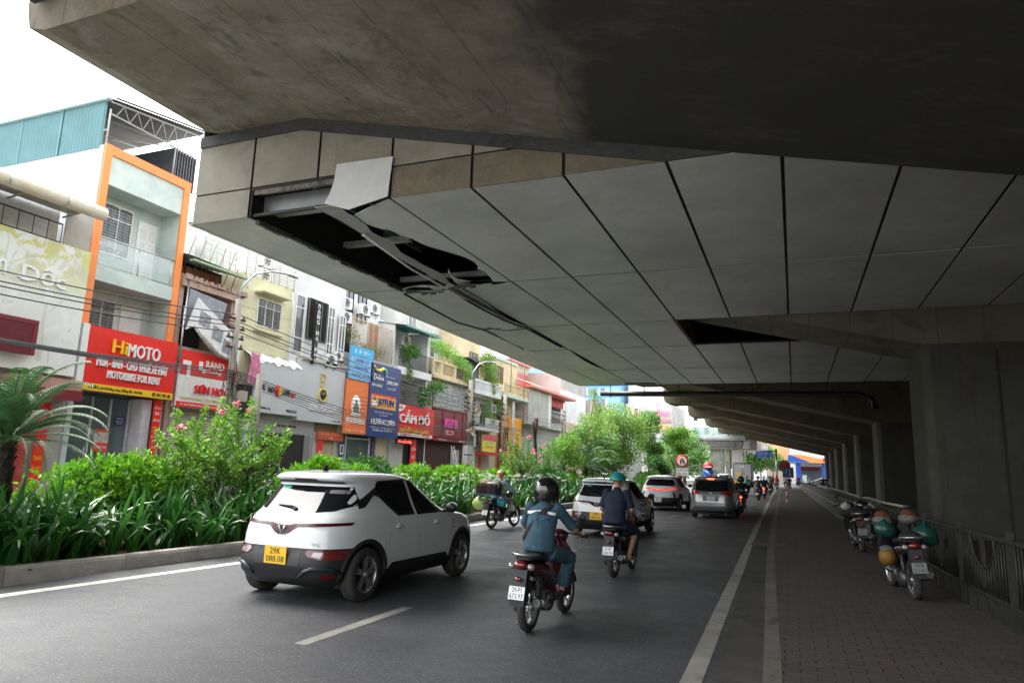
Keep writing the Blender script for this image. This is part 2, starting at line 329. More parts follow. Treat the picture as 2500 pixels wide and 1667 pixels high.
build_each(q,'bracket',dsteel,vd)
B0=lambda *a: MB().box(*a)
# soffit cladding
gx=[-11.75,-10.1,-8.45,-6.77,-5.1,-3.4,-1.7,0.0,1.72,3.45,5.15,6.9]; gy=[10.42,16.42,22.2,26.93,33.0,39.15]
cl=thing('station_cladding','grey white panel cladding under the station with a torn open corner','cladding',(-3,20,6.5))
def cp(mb,nm,m,**k):
    mb.v=[(a+3,b-20,c-6.5) for a,b,c in mb.v]; return mb.build(nm,m,cl,**k)
G=.03; Z6=6.5
for i in range(11):
    for j in range(5):
        x0,x1,y0,y1=gx[i]+G,gx[i+1]-G,gy[j]+(.05 if j else -.045),gy[j+1]-.05
        if j==0 and i in(1,2): continue
        if j==2 and i>=5: continue
        dz=rnd.uniform(-.004,.004); nm='soffit_panel'
        if j in(1,2,3) and i==1:         # sagging panels of the damaged strip
            q=MB(); N=10; S=6
            for a in range(N+1):
                for c in range(S+1):
                    u,v=a/N,c/S; sag=-(.16 if j==1 else .10)*math.sin(math.pi*min(1,u*1.05))*(.6+.4*math.sin(v*5+j))-(.12*(1-u) if j==1 else 0)*(v)
                    q.v.append((x0+(x1-x0)*v,y0+(y1-y0)*u,Z6+sag))
            for a in range(N):
                for c in range(S): k=a*(S+1)+c; q.f.append((k,k+1,k+S+2,k+S+1)); q.mi.append(0); q.sm.append(True)
            cp(q,nm,cladw); continue
        q=MB().box(x0,x1,y0,y1,Z6+dz,Z6+.02+dz); cp(q,nm,cladw)
# channels behind the gaps
q=MB()
for i,x in enumerate(gx):
    for j in range(5):
        if j==2 and i>5: continue
        q.box(x-.035,x+.035,gy[j],gy[j+1],Z6+.03,Z6+.09)
for y in gy: q.box(gx[0],gx[-1],y-(.08 if y>11 else -.02),y+.08,Z6+.031,Z6+.085)
q.box(-10.1,-8.45,16.45,39,Z6+.2,Z6+.22)  # sheet added over the sagging strip to stop light leaking through
cp(q,'frame',mat('channel_black',(.01,.01,.01),.7))
# frame inside the torn hole, seen from below
st=mat('galvanised_steel',(.32,.34,.36),.45,.6,var=.3,vs=3); stw=mat('light_channel',(.36,.37,.37),.5,.3,var=.2)
q=MB(); q.box(-10.05,-8.0,10.5,10.62,7.05,7.3); q.box(-10.05,-8.6,11.0,11.22,6.78,6.86)
q.box(-10.05,-8.2,13.5,13.68,6.85,6.97);  q.box(-10.0,-6.8,16.1,16.25,6.66,6.78); build_each(q,'cross_rail',stw,cl,lambda r,n_,m_:cp(r,n_,m_))
q=MB()
for x in(-9.6,-8.9,-8.1,-7.3): q.box(x,x+.07,10.6,16.4,7.55,7.65)
for y in(11.6,12.8,14,15.2): q.box(-10.05,-6.8,y,y+.12,7.66,7.8)
for y in(13.4,): q.box(-7.5,-7.44,y,y+.06,6.6,7.9)
cp(q,'steel_frame',st); cp(B0(-10.05,-7.9,10.72,10.76,6.72,7.06),'web_plate',mat('web_grey',(.20,.21,.22),.5,.3))
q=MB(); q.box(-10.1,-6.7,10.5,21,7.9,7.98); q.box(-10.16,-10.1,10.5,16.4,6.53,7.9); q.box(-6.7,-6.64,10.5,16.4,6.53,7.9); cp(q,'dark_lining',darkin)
# torn panel right of the hole, ragged inner edge
def sheet(pts,z,m,nm='torn_panel',th=.012,dz=None):
    q=MB(); q.prism(pts,'z',z,z+th)
    if dz: q.v=[(a,b_,c+dz(a,b_)) for a,b_,c in q.v]
    return cp(q,nm,m)
rr=random.Random(3)
ZQ=lambda px,py: tuple(at(px,py,z=Z6))[:2]      # outline points measured on the soffit
zc=lambda x,y:(420+x*.3571,260+y*.3571)
edge=[ZQ(*zc(*p)) for p in [(1490,636),(1470,640),(1330,700),(1245,745),(1330,805),(1400,830),(1500,850),(1560,880),(1640,905),(1710,940),(1760,960),(1850,985),(1920,1005),(2000,1030),(2060,1060),(2095,1095),(2085,1110),(2140,1130),(2185,1180),(2192,1195),(2180,1222),(2120,1220),(2030,1195),(1950,1180),(1905,1150),(1890,1110)]]
sheet(edge+[ZQ(*zc(1885,1130)),ZQ(*zc(1930,1200)),ZQ(*zc(2040,1260)),(-7.6,16.4),(-6.79,16.4)],Z6,cladw)
strip_l=[ZQ(*zc(*p)) for p in [(975,682),(1060,672),(1115,657),(1160,685),(1200,720),(1250,745),(1330,805),(1365,850),(1420,880),(1500,910),(1560,985),(1600,1010),(1660,1040),(1705,1068),(1760,1095),(1850,1140),(1895,1195),(1900,1215),(1850,1200),(1740,1135),(1640,1080),(1520,1010),(1400,930),(1280,850),(1150,770)]]
sheet(strip_l,Z6-.03,mat('torn_sheet',(.40,.40,.38),.6,var=.15))
sheet([ZQ(*zc(*p)) for p in [(1890,1190),(2040,1270),(2140,1330),(2352,1480),(2352,1568),(2200,1480),(2000,1360),(1760,1225),(1640,1222),(1550,1250),(1600,1230),(1700,1210),(1800,1215),(1860,1230)]],Z6-.05,cladw)
q=MB(); 
for k in range(24):
    y=10.6+k*.24; q.box(-10.11+rr.uniform(-.02,.03),-10.03+rr.uniform(-.02,.03),y,y+.25,6.44+rr.uniform(-.03,.03),6.52)
for k in range(16):
    x=-10+k*.14; yy=16.42+.5*math.sin(k*.35)*.4; q.box(x,x+.15,yy,yy+.05,6.40+rr.uniform(-.04,.03),6.47)
cp(q,'torn_edge',mat('torn_edge',(.10,.10,.095),.8,var=.6,vs=20))
q=MB(); q.tube([(-8.3,11.8,6.42),(-8.4,14,6.30),(-8.45,16,6.30),(-8.5,18.5,6.28),(-8.45,21,6.38)],[(.05,.02)]*5,6); build_each(q,'hanging_strip',cladw,cl,lambda r,n_,m_:cp(r,n_,m_))
q=MB(); q.tube([(-8.5,16.5,6.33),(-8.42,18,6.25),(-8.5,20,6.3),(-8.46,22,6.42),(-8.5,26,6.44)],.035,5); q.tube([(-10.08,16.5,6.4),(-10.15,20,6.3),(-10.05,22,6.42),(-10.1,26,6.42)],.03,5)
q.tube([(-10.1,22,6.4),(-9.8,21.8,6.75-.3),(-9.2,21.9,6.35),(-8.5,22.1,6.42)],.015,5)
build_each(q,'loose_cable',black,cl,lambda r,n_,m_:cp(r,n_,m_))
# front vertical face of the cladding below the haunch
YF=10.36; trz=lambda x: HZ(x)-.24
q=MB()
pts=[(-11.6,8.43),(-8.92,8.43),(3.4,5.5),(3.4,5.3)]+[(-8.92,8.2),(-11.6,8.2)]
q.prism([(-11.6,8.20),(-11.6,8.447),(-8.92,8.447),(-.73,6.503),(-1.74,6.503),(-8.92,8.2)],'y',YF-.03,YF+.05); cp(q,'trim',trim)
HL=lambda x: 7.12
for i in range(7):
    a,c=gx[i]+G,gx[i+1]-G
    if i==0: a=-11.6
    xe=-8.92-(6.5+.24-8.45)/.2375-9.9  # not used
    # upper row
    top=lambda x: min(trz(x),8.2)
    if i<5 :
        P=[(a,HL(a)+.018),(c,HL(c)+.018),(c,top(c))]+([(-8.92,8.2)] if a<-8.92<c else [])+[(a,top(a))]
        if top(c)<HL(c): 
            xm=-8.92+(8.45-.24-HL(c)-.018)/.2375; P=[(a,HL(a)+.018),(xm,HL(c)+.018),(a,top(a))]
        q=MB().prism(P,'y',YF+.005,YF+.03); cp(q,'front_panel',cladt)
    if i in(1,2): continue
    tz=min(HL(a)-.018,top(a)); tc=min(HL(c)-.018,top(c))
    if top(a)<Z6+.03: continue
    P=[(a,Z6-.0),(c,Z6-.0),(c,max(tc,Z6)),(a,tz)]
    if tc<Z6: xm=-8.92+(8.45-.24-Z6)/.2375; P=[(a,Z6),(xm,Z6),(a,tz)]
    elif i==4: xm=-8.92+(8.45-.24-7.10)/.2375; P=[(a,Z6),(c,Z6),(c,tc),(xm,7.10),(a,tz)] if a<xm<c else P
    q=MB().prism(P,'y',YF+.005,YF+.03); cp(q,'front_panel',cladt if i<1 else cladd)
q=MB()
for x in gx[1:6]:
    if x in(-8.45,): q.box(x-.03,x+.03,YF+.04,YF+.08,7.1,8.2)
    else: q.box(x-.03,x+.03,YF+.04,YF+.08,6.5,min(8.2,trz(x)))
q.box(-11.6,-4.5,YF+.041,YF+.079,HL(0)-.03,HL(0)+.03); cp(q,'front_frame',mat('channel_black',(0,0,0)))
q=MB().box(-11.6,-11.58,YF+.03,39.15,6.5,9.6); cp(q,'side_panel',cladt)
# bent loose plate
q=MB(); q.prism([(-7.95,6.95),(-7.92,7.28),(-6.72,7.30),(-6.78,6.52),(-7.6,6.34),(-8.12,6.5),(-8.02,6.7)],'y',YF-.05,YF-.035); q.v=[(a,b_-.10*max(0,(-7.2-a)),c) for a,b_,c in q.v]
cp(q,'bent_plate',mat('fresh_panel',(.55,.56,.57),.4,var=.05))
q=MB(); q.box(-10.05,-8.0,YF+.05,YF+.1,6.98,7.08); cp(q,'burnt_rail',mat('burnt',(.22,.2,.17),.8,c2=(.03,.025,.02),vs=6))
q=MB(); q.box(-3.46,-3.36,22.2,26.93,6.48,7.2); cp(q,'opening_side',concrete_tan)
q=MB(); q.box(-11.6,7,39.16,39.2,6.48,6.62); q.box(-8.7,-7.0,38.2,38.75,6.47,6.495); build_each(q,'vent',darkin,cl,lambda r,n_,m_:cp(r,n_,m_))
# cladding end wall above pipe
q=MB(); q.box(-11.5,7,39.22,39.4,6.6,9.6); cp(q,'end_wall',concrete_tan)
# drain pipe with hangers
dp=thing('drain_pipe','black drain pipe hung on rods across the soffit end','pipe',(-2,40.3,6.1)); q=MB(); q.tube([(-8.6,0,.05),(-6,0,0),(5.3,0,-.12),(5.9,0,-.4),(6.0,0,-.9)],.15,12); q.build('pipe',dsteel,dp)
q=MB()
for x in range(-8,6,2): q.cyl((x,0,0),(x,0,.9),.02,n=6); q.rev([(.16,-.03),(.175,-.03),(.175,.03),(.16,.03)],(x,0,0.0),'x',14)
build_each(q,'hanger',black,dp)
# ---------------------------------------------------------------- fence, low wall with white rails
iron=mat('fence_iron',(.03,.03,.024),.6,.3,var=.3,vs=10)
FX=lambda y: 2.12-(y-9)*.045 if y<20 else 1.62-(y-20)*.016
y=3.0; gi=0; fpos=['nearest to the camera','second from the camera','third from the camera','fourth from the camera','fifth from the camera','farthest but two, near the parked motorbikes','farthest but one','farthest iron panel, beside the low wall','',''] 
while y<19:
    L=2.05; a,c=FX(y),FX(y+L); ang=math.atan2(a-c,L)
    t=thing('fence_panel','wrought iron fence panel with hanging half circle, '+fpos[gi],'fence',(a,y,.15),ang,'iron fence panels along the walkway'); gi+=1
    q=MB(); q.box(-.035,.035,-.035,.035,-.15,1.02); q.build('post',iron,t)
    q=MB(); q.box(-.03,.03,.04,L-.04,.90,.945); q.box(-.025,.025,.04,L-.04,.22,.26); build_each(q,'rail',iron,t)
    q=MB(); r=.36; cy=L/2
    q.tube([(0,cy+r*1.35*math.cos(th),.9-r*math.sin(th)) for th in [math.pi*k/14 for k in range(15)]],.018,6)
    k=.12
    while k<L-.06:
        dd=abs(k-cy)/(r*1.35); top=.9 if dd>1 else .9-r*math.sqrt(1-dd*dd)
        q.cyl((0,k,.26),(0,k,top),.011,n=5); k+=.105
    q.box(-.02,.02,cy-.03,cy+.03,.3,.9)
    q.build('pickets',iron,t)
    q=MB()
    for k in (.35,.75,1.2,1.65): q.box(-.04,.04,k-.05,k+.05,-.15,.22)
    build_each(q,'foot',iron,t)
    y+=L
lw=thing('low_wall','low grey concrete wall carrying white pipe rails along the walkway','wall',(1.5,20,.15)); yy0=y
q=MB(); q.prism([(FX(yy0),yy0),(FX(yy0)+.25,yy0),(FX(86)+.25,86),(FX(86),86)],'z',.1,1.0); q.v=[(a-1.5,b_-20,c-.15) for a,b_,c in q.v]; q.build('wall',concrete_col,lw)
q=MB()
for z in(1.18,.66):
    P=[]; 
    for k in range(34): yy=yy0-5+(86-yy0+5)*k/33; P.append((FX(yy)-.06-1.5,yy-20,z-.15+rnd.uniform(-.02,.02)+(.03 if z>1 else 0)))
    q.tube(P,.025,6)
build_each(q,'rail',mat('pipe_rail',(.32,.31,.27),.6),lw)
# ---------------------------------------------------------------- shop houses (facades stand on x=-20)
FXX=-20.0
def bp(t,mb,nm,m,parent=None,**k):
    L=t.location; mb.v=[(a-L.x,b-L.y,c-L.z) for a,b,c in mb.v]; return mb.build(nm,m,parent or t,**k)
def B(*a): return MB().box(*a)
framew=mat('window_frame_white',(.72,.72,.70),.5)
def window(t,y0,y1,z0,z1,x=FXX,cols=2,rows=(1,),fm=None,pm=None,grille=None,fw=.05,pr=.05):
    fm=fm or framew; pm=pm or glassb
    q=B(x,x+pr,y0,y0+fw,z0,z1).box(x,x+pr,y1-fw,y1,z0,z1).box(x,x+pr,y0+fw,y1-fw,z0,z0+fw).box(x,x+pr,y0+fw,y1-fw,z1-fw,z1)
    for k in range(1,cols): y=y0+(y1-y0)*k/cols; q.box(x,x+pr-.004,y-fw/2,y+fw/2,z0+fw,z1-fw)
    for r in rows:
        if 0<r<1: z=z0+(z1-z0)*r; q.box(x,x+pr-.007,y0+fw,y1-fw,z-fw/2,z+fw/2)
    f=bp(t,q,'window',fm)
    bp(t,B(x+.002,x+.016,y0+fw/2,y1-fw/2,z0+fw/2,z1-fw/2),'pane',pm,f)
    if grille:
        q=MB(); z=z0+.1
        while z<z1-.05: q.cyl((x+pr+.012,y0+.03,z),(x+pr+.012,y1-.03,z),.011,n=4); z+=grille
        for k in range(3): y=y0+(y1-y0)*(k+.5)/3; q.cyl((x+pr+.018,y,z0+.03),(x+pr+.018,y,z1-.03),.012,n=4)
        bp(t,q,'grille',mat('grille_grey',(.30,.30,.29),.6),f)
    return f
def rail(t,x,y0,y1,z0,z1,m,step=.12,r=.012,nm='railing',xs=None):
    q=MB().cyl((x,y0,z1),(x,y1,z1),r*1.8,n=6).cyl((x,y0,z0+.05),(x,y1,z0+.05),r*1.3,n=6)
    y=y0
    while y<=y1+.01: q.cyl((x,y,z0),(x,y,z1),r,n=4); y+=step
    return bp(t,q,nm,m)
def house(nm,label,y0,y1,z1,wm,depth=12,x=FXX,group=None,z0=0):
    t=thing(nm,label,'building',(x,(y0+y1)/2,0),group=group)
    bp(t,B(x-depth,x-.001,y0+.01,y1-.01,z0-.05,z1),'wall',wm); return t
def shopfront(t,y0,y1,z1,m,x=FXX,nm='shopfront',z0=.13): return bp(t,B(x,x+.03,y0,y1,z0,z1),nm,m)
def shut(t,y0,y1,z0,z1,x=FXX,m=None):
    q=MB(); z=z0; pts=[]
    while z<z1: q.add([(x+.02,y0,z),(x+.02,y1,z),(x+.045,y1,z+.03),(x+.045,y0,z+.03),(x+.02,y1,z+.085),(x+.02,y0,z+.085)],[(0,1,2,3),(3,2,4,5)]); z+=.085
    return bp(t,q,'shutter',m or shutter)
def sign(nm,label,y0,y1,z0,z1,x,m,texts=(),th=.12,extra=None,cat='shop sign',skew=0):
    t=thing(nm,label,cat,(x,(y0+y1)/2,(z0+z1)/2))
    bp(t,B(x-th,x,y0,y1,z0,z1),'panel',m)
    for (s,yc,zc,h,wd,tm,d) in texts:
        x_=x+(.012 if extra else 0); q=MB(); q.text(s,(x_+.001,yc,zc),h,wd,'x',max(d,.004),bold=.012 if h>.12 else .004)
        if h>.12 and d>.01: q.text(s,(x_+.003,yc+h*.022,zc+h*.006),h,wd,'x',d,bold=.012)
        bp(t,q,'lettering',tm)
    for (e0,e1,f0,f1,em) in (extra or ()): bp(t,B(x+.001,x+.012,e0,e1,f0,f1),'colour_band',em)
    return t
lw_=mat('letter_white',(.85,.85,.85),.4,var=0); lk=mat('letter_black',(.015,.015,.015),.5,var=0); lr=mat('letter_red',(.72,.03,.03),.4,var=0); ly=mat('letter_yellow',(.9,.6,.03),.4,var=0)
lo=mat('letter_gold',(.62,.50,.16),.4,var=0); lb=mat('letter_blue',(.03,.06,.3),.4,var=0); lp=mat('letter_pink',(.85,.12,.45),.4,var=0)
maroon=mat('maroon_panel',(.20,.018,.03),.5,var=.08); beige=mat('beige_frame',(.62,.52,.36),.6)
def ac(y,z,x,label,rz=0,s=1):
    t=thing('air_conditioner',label,'air conditioner',(x,y,z),rz,'outdoor units of air conditioners')
    q=MB().box(-.28,0,-.4*s,.4*s,0,.55*s); q.build('casing',white,t)
    q=MB().rev([(.0,.012),(.2*s,.012),(.23*s,.03),(.235*s,0)],(0,-.06,.28*s),'x',18); g_=q.build('fan_guard',mat('fan_grey',(.33,.34,.33),.6),t)
    q=MB().rev([(0,.035),(.06,.03)],(0,-.06,.28*s),'x',10)
    for k in range(5): a=k*1.256; q.add([(.018,-.06,.28*s),(.018,-.06+.2*s*math.cos(a),.28*s+.2*s*math.sin(a)),(.03,-.06+.2*s*math.cos(a+.5),.28*s+.2*s*math.sin(a+.5))],[(0,1,2)])
    q.build('fan',black,g_)
    q=MB().box(-.3,.05,-.35,-.31,-.05,0).box(-.3,.05,.31,.35,-.05,0).tube([(-.3,.33,-.3),(.03,.33,-.04)],.015,5).tube([(-.3,-.33,-.3),(.03,-.33,-.04)],.015,5); q.build('bracket',dsteel,t); return t
# --- far left mural building
mural=bpy.data.materials.new('mural'); mural.use_nodes=True; n=mural.node_tree; b=n.nodes['Principled BSDF']; g=n.nodes.new('ShaderNodeNewGeometry').outputs['Position']
sx_=n.nodes.new('ShaderNodeSeparateXYZ'); n.links.new(g,sx_.inputs[0])
zr=n.nodes.new('ShaderNodeMapRange'); n.links.new(sx_.outputs[2],zr.inputs[0]); zr.inputs[1].default_value=5.6; zr.inputs[2].default_value=7.8
col=ramp(n,zr.outputs[0],.15,.8,(.74,.75,.72),(.60,.60,.22))
col=mix(n,col,(.80,.82,.80),ramp(n,noise(n,g,1.3,6,.6,None,1.0),.50,.56,(0,0,0),(.9,.9,.9)))
col=mix(n,col,(.55,.53,.45),ramp(n,noise(n,g,.9,3,.5,None,2.0),.60,.62,(0,0,0),(.5,.5,.5)))
n.links.new(col,b.inputs['Base Color']); b.inputs['Roughness'].default_value=.5
h0=house('shop_house','house behind the yellow and white mural board, left edge of the street',7.5,14.15,7.6,plaster('plaster_grey',(.42,.40,.36)))
bp(h0,B(-20.001,-19.96,13.3,14.1,5,9.2),'pier',plaster('plaster_beige',(.50,.46,.40)))
bp(h0,B(-24,-20.3,7.5,13.3,7.6,9.0),'upper_wall',mat('tin_grey',(.45,.45,.43),.5,.3)); window(h0,10.2,11.4,7.7,8.5,x=-20.28,fm=mat('wood_brown',(.2,.1,.04)),pm=darkin)
rail(h0,-19.95,9,13.2,7.75,8.35,dsteel,.42,.014)
s0=sign('mural_board','large pale mural board in yellow and white with curly script',7.5,14.06,3.9,7.72,-19.75,mural,[('Dộc',12.75,6.55,.62,1.25,lw_,.05),('Cơm',11.1,6.7,.62,1.2,lw_,.05)])
bp(s0,B(-19.75,-19.70,12.02,12.34,6.42,6.50),'lettering',lw_)
s0b=sign('frame_sign','maroon framed sign box on the pale mural board',9,12.66,4.3,5.28,-19.5,mat('maroon_dark',(.13,.012,.02),.5),extra=[(9,12.66,5.16,5.28,maroon),(12.54,12.66,4.3,5.15,maroon)])
t=thing('awning','rolled beige canvas awning above the mural board','awning',(-18.8,11,8.68)); q=MB(); q.tube([(0,-3.2,0),(0,2.6,0)],[.2,.2],14); q.build('roll',mat('canvas_beige',(.6,.52,.38),.8,var=.25,c2=(.70,.66,.55),vs=3),t)
q=MB(); 
for y in(-2,-.2,1.4): q.rev([(.205,-.02),(.215,-.02),(.215,.02),(.205,.02)],(0,y,0),'y',16)
q.build('strap',steel,t); q=MB()
for y in(-2.6,-1.2,.6,2.2): q.tube([(-1.2,y,-.1),(0,y,.0)],.03,6)
q.add([(-1.4,-3.2,.12),(-1.4,2.5,.12),(-.1,2.5,.2),(-.1,-3.2,.2)],[(0,1,2,3)]); q.build('frame',mat('awning_frame',(.35,.33,.28),.6),t)
shut(h0,7.6,13.0,.13,3.2,m=mat('shutter_blue_grey',(.33,.36,.40),.5,.2)); bp(h0,B(-20,-19.3,12.2,14.05,3.2,3.75),'canopy',mat('canopy_salmon',(.45,.25,.2),.6)); bp(h0,B(-19.3,-19.25,12.2,14.05,3.15,3.45),'canopy_edge',maroon)
sign('banner','narrow red vertical banner beside the bluish roller shutter',13.3,13.62,.6,3.1,-19.9,redp,[('SỬA',13.46,2.85,.14,.24,lw_,.004),('CHỮA',13.46,2.6,.14,.26,lw_,.004),('XE ĐIỆN',13.46,1.9,.13,.28,lw_,.004),('THAY',13.46,1.5,.12,.24,ly,.004),('ẮC QUY',13.46,1.25,.12,.27,ly,.004)],th=.03,cat='banner')
sign('banner','wider dark red panel left of the narrow red banner',12.5,13.1,.5,3.0,-19.9,mat('dark_red',(.35,.03,.02)),th=.03,cat='banner')
# --- orange framed house
mint=plaster('plaster_mint',(.60,.68,.64),.93); pw=plaster('plaster_white',(.80,.80,.80),.88)
h=thing('shop_house','tall pale green house with a bold orange frame and glass balcony','building',(-20,15.9,0))
y0,y1=14.2,17.56
bp(h,MB().box(-34,-20.95,y0,y1,0,11.38).box(-20.95,-20.02,y0,y0+.17,0,11.38).box(-20.95,-20.02,y1-.2,y1,0,11.38),'wall',mint)
bp(h,B(-34,-20.0,y0-.03,y0-.004,0,11.38),'side_wall',plaster('plaster_side',(.52,.53,.55),.85))
bp(h,B(-20.95,-20.001,y0+.17,y1-.2,10.15,11.36),'parapet',mint)
bp(h,MB().box(-20.02,-19.93,y0-.03,y0+.22,5.0,11.42).box(-20.02,-19.93,y1-.24,y1+.02,5.0,11.42).box(-20.02,-19.932,y0+.22,y1-.24,11.12,11.42),'orange_frame',orange)
for z in(3.6,7.0): bp(h,B(-20.95,-20.0+.05,y0+.17,y1-.2,z,z+.48 if z>5 else z+.3),'balcony_slab',mint)
window(h,14.55,16.2,8.2,9.92,x=-20.94,cols=3,rows=(.72,),grille=.1); bp(h,B(-20.948,-20.9,16.45,17.2,7.5,9.72),'door',mat('door_white',(.75,.75,.72)))
q=MB()
for a,c in((7.7,8.3),(8.4,9.0),(9.1,9.45)):
    for d in(16.5,16.87): q.box(-20.9,-20.89,d,d+.28,a,c)
bp(h,q,'door_panel',mat('door_shadow',(.66,.66,.63)))
window(h,14.5,16.0,4.9,6.68,x=-20.94,cols=3,rows=(.78,),grille=.1); bp(h,B(-20.948,-20.9,16.2,17.0,3.9,6.62),'door',mat('door_white',(.75,.75,.72)))
gb=bp(h,B(-20.0,-19.985,y0+.25,y1-.26,7.55,8.4),'balcony_glass',clear)
bp(h,MB().cyl((-19.99,y0+.2,8.42),(-19.99,y1-.2,8.42),.025,n=8).cyl((-19.99,15.9,7.48),(-19.99,15.9,8.4),.02,n=6).cyl((-19.99,17.2,7.48),(-19.99,17.2,8.4),.02,n=6),'handrail',steel)
t=thing('drying_rack','small wire drying rack on the glass balcony','drying rack',(-20.6,15.2,7.48)); q=MB()
for k in range(5): q.cyl((-.2+.1*k,-.3,.95),(-.2+.1*k,.5,.95),.008,n=4)
q.tube([(0,-.3,.95),(0,.4,0)],.012,5).tube([(0,.5,.95),(0,-.2,0)],.012,5); q.build('rack',white,t)
t=thing('roof_shed','teal corrugated metal shed with a dark lattice roof on the orange framed house','roof shed',(-27,16,11.38))
tin=mat('corrugated_teal',(.11,.24,.26),.5,.1,var=.12,vs=1)
q=MB(); x=-34.
while x<-20.3: q.prism([(x,14.17),(x+.08,14.13),(x+.16,14.17)],'z',11.3,12.93); x+=.16
q.box(-34,-20.2,14.18,14.21,11.3,12.93)
for x in(-31,-28.6,-26.4,-24.2,-22.2): q.box(x,x+.04,14.11,14.13,11.3,12.93)
bp(t,q,'side_sheet',tin); bp(t,B(-34.2,-20.0,14.05,14.2,12.9,12.98),'gutter',mat('gutter_teal',(.3,.42,.42)))
q=MB(); x=-34.
q.prism([(14.2,12.88),(17.9,13.48),(17.9,13.56),(14.2,12.96)],'x',-34,-20.02)
while x<-20.0: q.prism([(14.2,12.9),(17.9,13.5),(17.9,13.53),(14.2,12.93)],'x',x,x+.1); q.prism([(14.2,12.95),(17.9,13.55),(17.9,13.58),(14.2,12.98)],'x',x+.1,x+.2); x+=.2
bp(t,q,'roof',mat('roof_dark',(.06,.06,.06),.7)); q=MB()
q.box(-26,-25.95,14.3,17.9,11.4,13.3); x=-21.5
y=16.9
while y<17.9: q.box(-22.5,-20.2,y,y+.05,11.2,12.55); y+=.12
build_each(q,'back_sheet',mat('sheet_dark',(.10,.10,.11),.6),t,lambda r,n_,m_:bp(t,r,n_,m_)); q=MB()
for (a,c) in (((-20,14.2,11.38),(-20,14.2,12.6)),((-20,16.78,11.38),(-20,16.78,12.45)),((-20,14.2,12.45),(-20,17.6,12.45)),((-20,14.2,12.85),(-20,17.8,13.35)),((-20,14.2,11.9),(-22,14.25,11.9)),((-23,14.3,12.4),(-20,16.7,12.45))): q.tube([a,c],.028,5)
for k in range(6): y=14.4+k*.5; q.tube([(-20,y,12.45),(-20,y+.25,12.9+k*.07)],.015,4); q.tube([(-20,y+.25,12.9+k*.07),(-20,y+.5,12.45)],.015,4)
for xx in(-21.5,-23,-24.5): q.tube([(xx,14.2,12.8),(xx,17.8,13.35)],.03,4)
bp(t,q,'truss',mat('truss_grey',(.42,.40,.38),.6))
# glass shopfront under the red sign
t=h; bp(t,B(-20.949,-20.35,y0+.2,y1-.25,.0,.14),'floor',mat('tile_floor',(.4,.4,.4)))
bp(t,B(-20.6,-20.58,14.5,16.7,.14,3.45),'glass_front',mat('shop_glass_grey',(.13,.17,.19),.12,spec=.7,var=.2,vs=.6))
q=MB(); 
for y in(14.45,15.35,16.0,16.68): q.box(-20.58,-20.53,y,y+.06,.14,3.45)
bp(t,q,'door_frame',mat('frame_light',(.55,.58,.6)))
bp(t,B(-20.9,-20.0,16.78,17.1,.1,3.5),'pilaster',mat('pilaster_pink',(.55,.52,.55)))
q=MB().cyl((-20.5,15.25,1.2),(-20.5,15.25,1.9),.02,n=6).cyl((-20.5,15.5,1.2),(-20.5,15.5,1.9),.02,n=6); bp(t,q,'door_handle',steel)
sign('poster','white and red poster taped inside the glass shopfront',15.55,16.05,1.75,2.45,-20.5,mat('poster_white',(.7,.66,.6),var=.5,vs=6,c2=(.4,.36,.33)),[('GIẢM GIÁ',15.8,1.9,.1,.4,lw_,.004)],th=.01,cat='poster',extra=[(15.55,16.05,1.75,2.02,mat('poster_red',(.75,.08,.05))),(15.55,16.05,2.36,2.45,mat('poster_red',(0,0,0)))])
sign('notice','small dark blue notice on the glass door',16.2,16.55,2.62,2.9,-20.5,navy,[('THÔNG BÁO',16.37,2.83,.05,.25,lw_,.003),('MỞ CỬA 8:00',16.37,2.74,.045,.28,lw_,.003),('ĐÓNG 21:00',16.37,2.67,.04,.2,lw_,.003)],th=.01,cat='notice')
sign('banner','narrow red vertical banner on the pillar beside the glass shopfront',17.12,17.42,1.2,3.5,-19.9,redp,[('HỖ TRỢ',17.27,3.25,.11,.24,lw_,.004),('MUA',17.27,3.07,.11,.18,lw_,.004),('BÁN XE',17.27,2.85,.11,.24,lw_,.004),('GÓP 0%',17.27,2.6,.11,.24,ly,.004),('KHÔNG',17.27,2.3,.1,.24,lw_,.004),('CẦN',17.27,2.12,.1,.18,lw_,.004),('CỌC',17.27,1.94,.1,.18,lw_,.004)],th=.03,cat='banner')
t=sign('shop_sign','big red motorbike rental sign with white and yellow raised lettering',14.36,17.66,3.56,5.54,-19.75,redp,
 [('Hi',15.42,5.02,.42,.5,ly,.06),('MOTO',16.32,4.98,.42,1.22,lw_,.06),('MUA - BÁN - CHO THUÊ XE MÁY',16.0,4.52,.36,2.6,lw_,.05),('MOTORBIKE FOR RENT',16.08,4.12,.24,1.95,lw_,.05),('Cơ sở 5: 264 Đường Láng, Đống Đa, Hà Nội',15.5,3.67,.13,1.9,lk,.01),('ĐT: 0911 995 188',17.2,3.67,.13,.72,lk,.01)],th=.3,extra=[(14.36,17.66,3.56,3.78,yel)])
bp(t,B(-20.06,-19.751,14.16,14.36,3.56,5.56),'side_box',white)
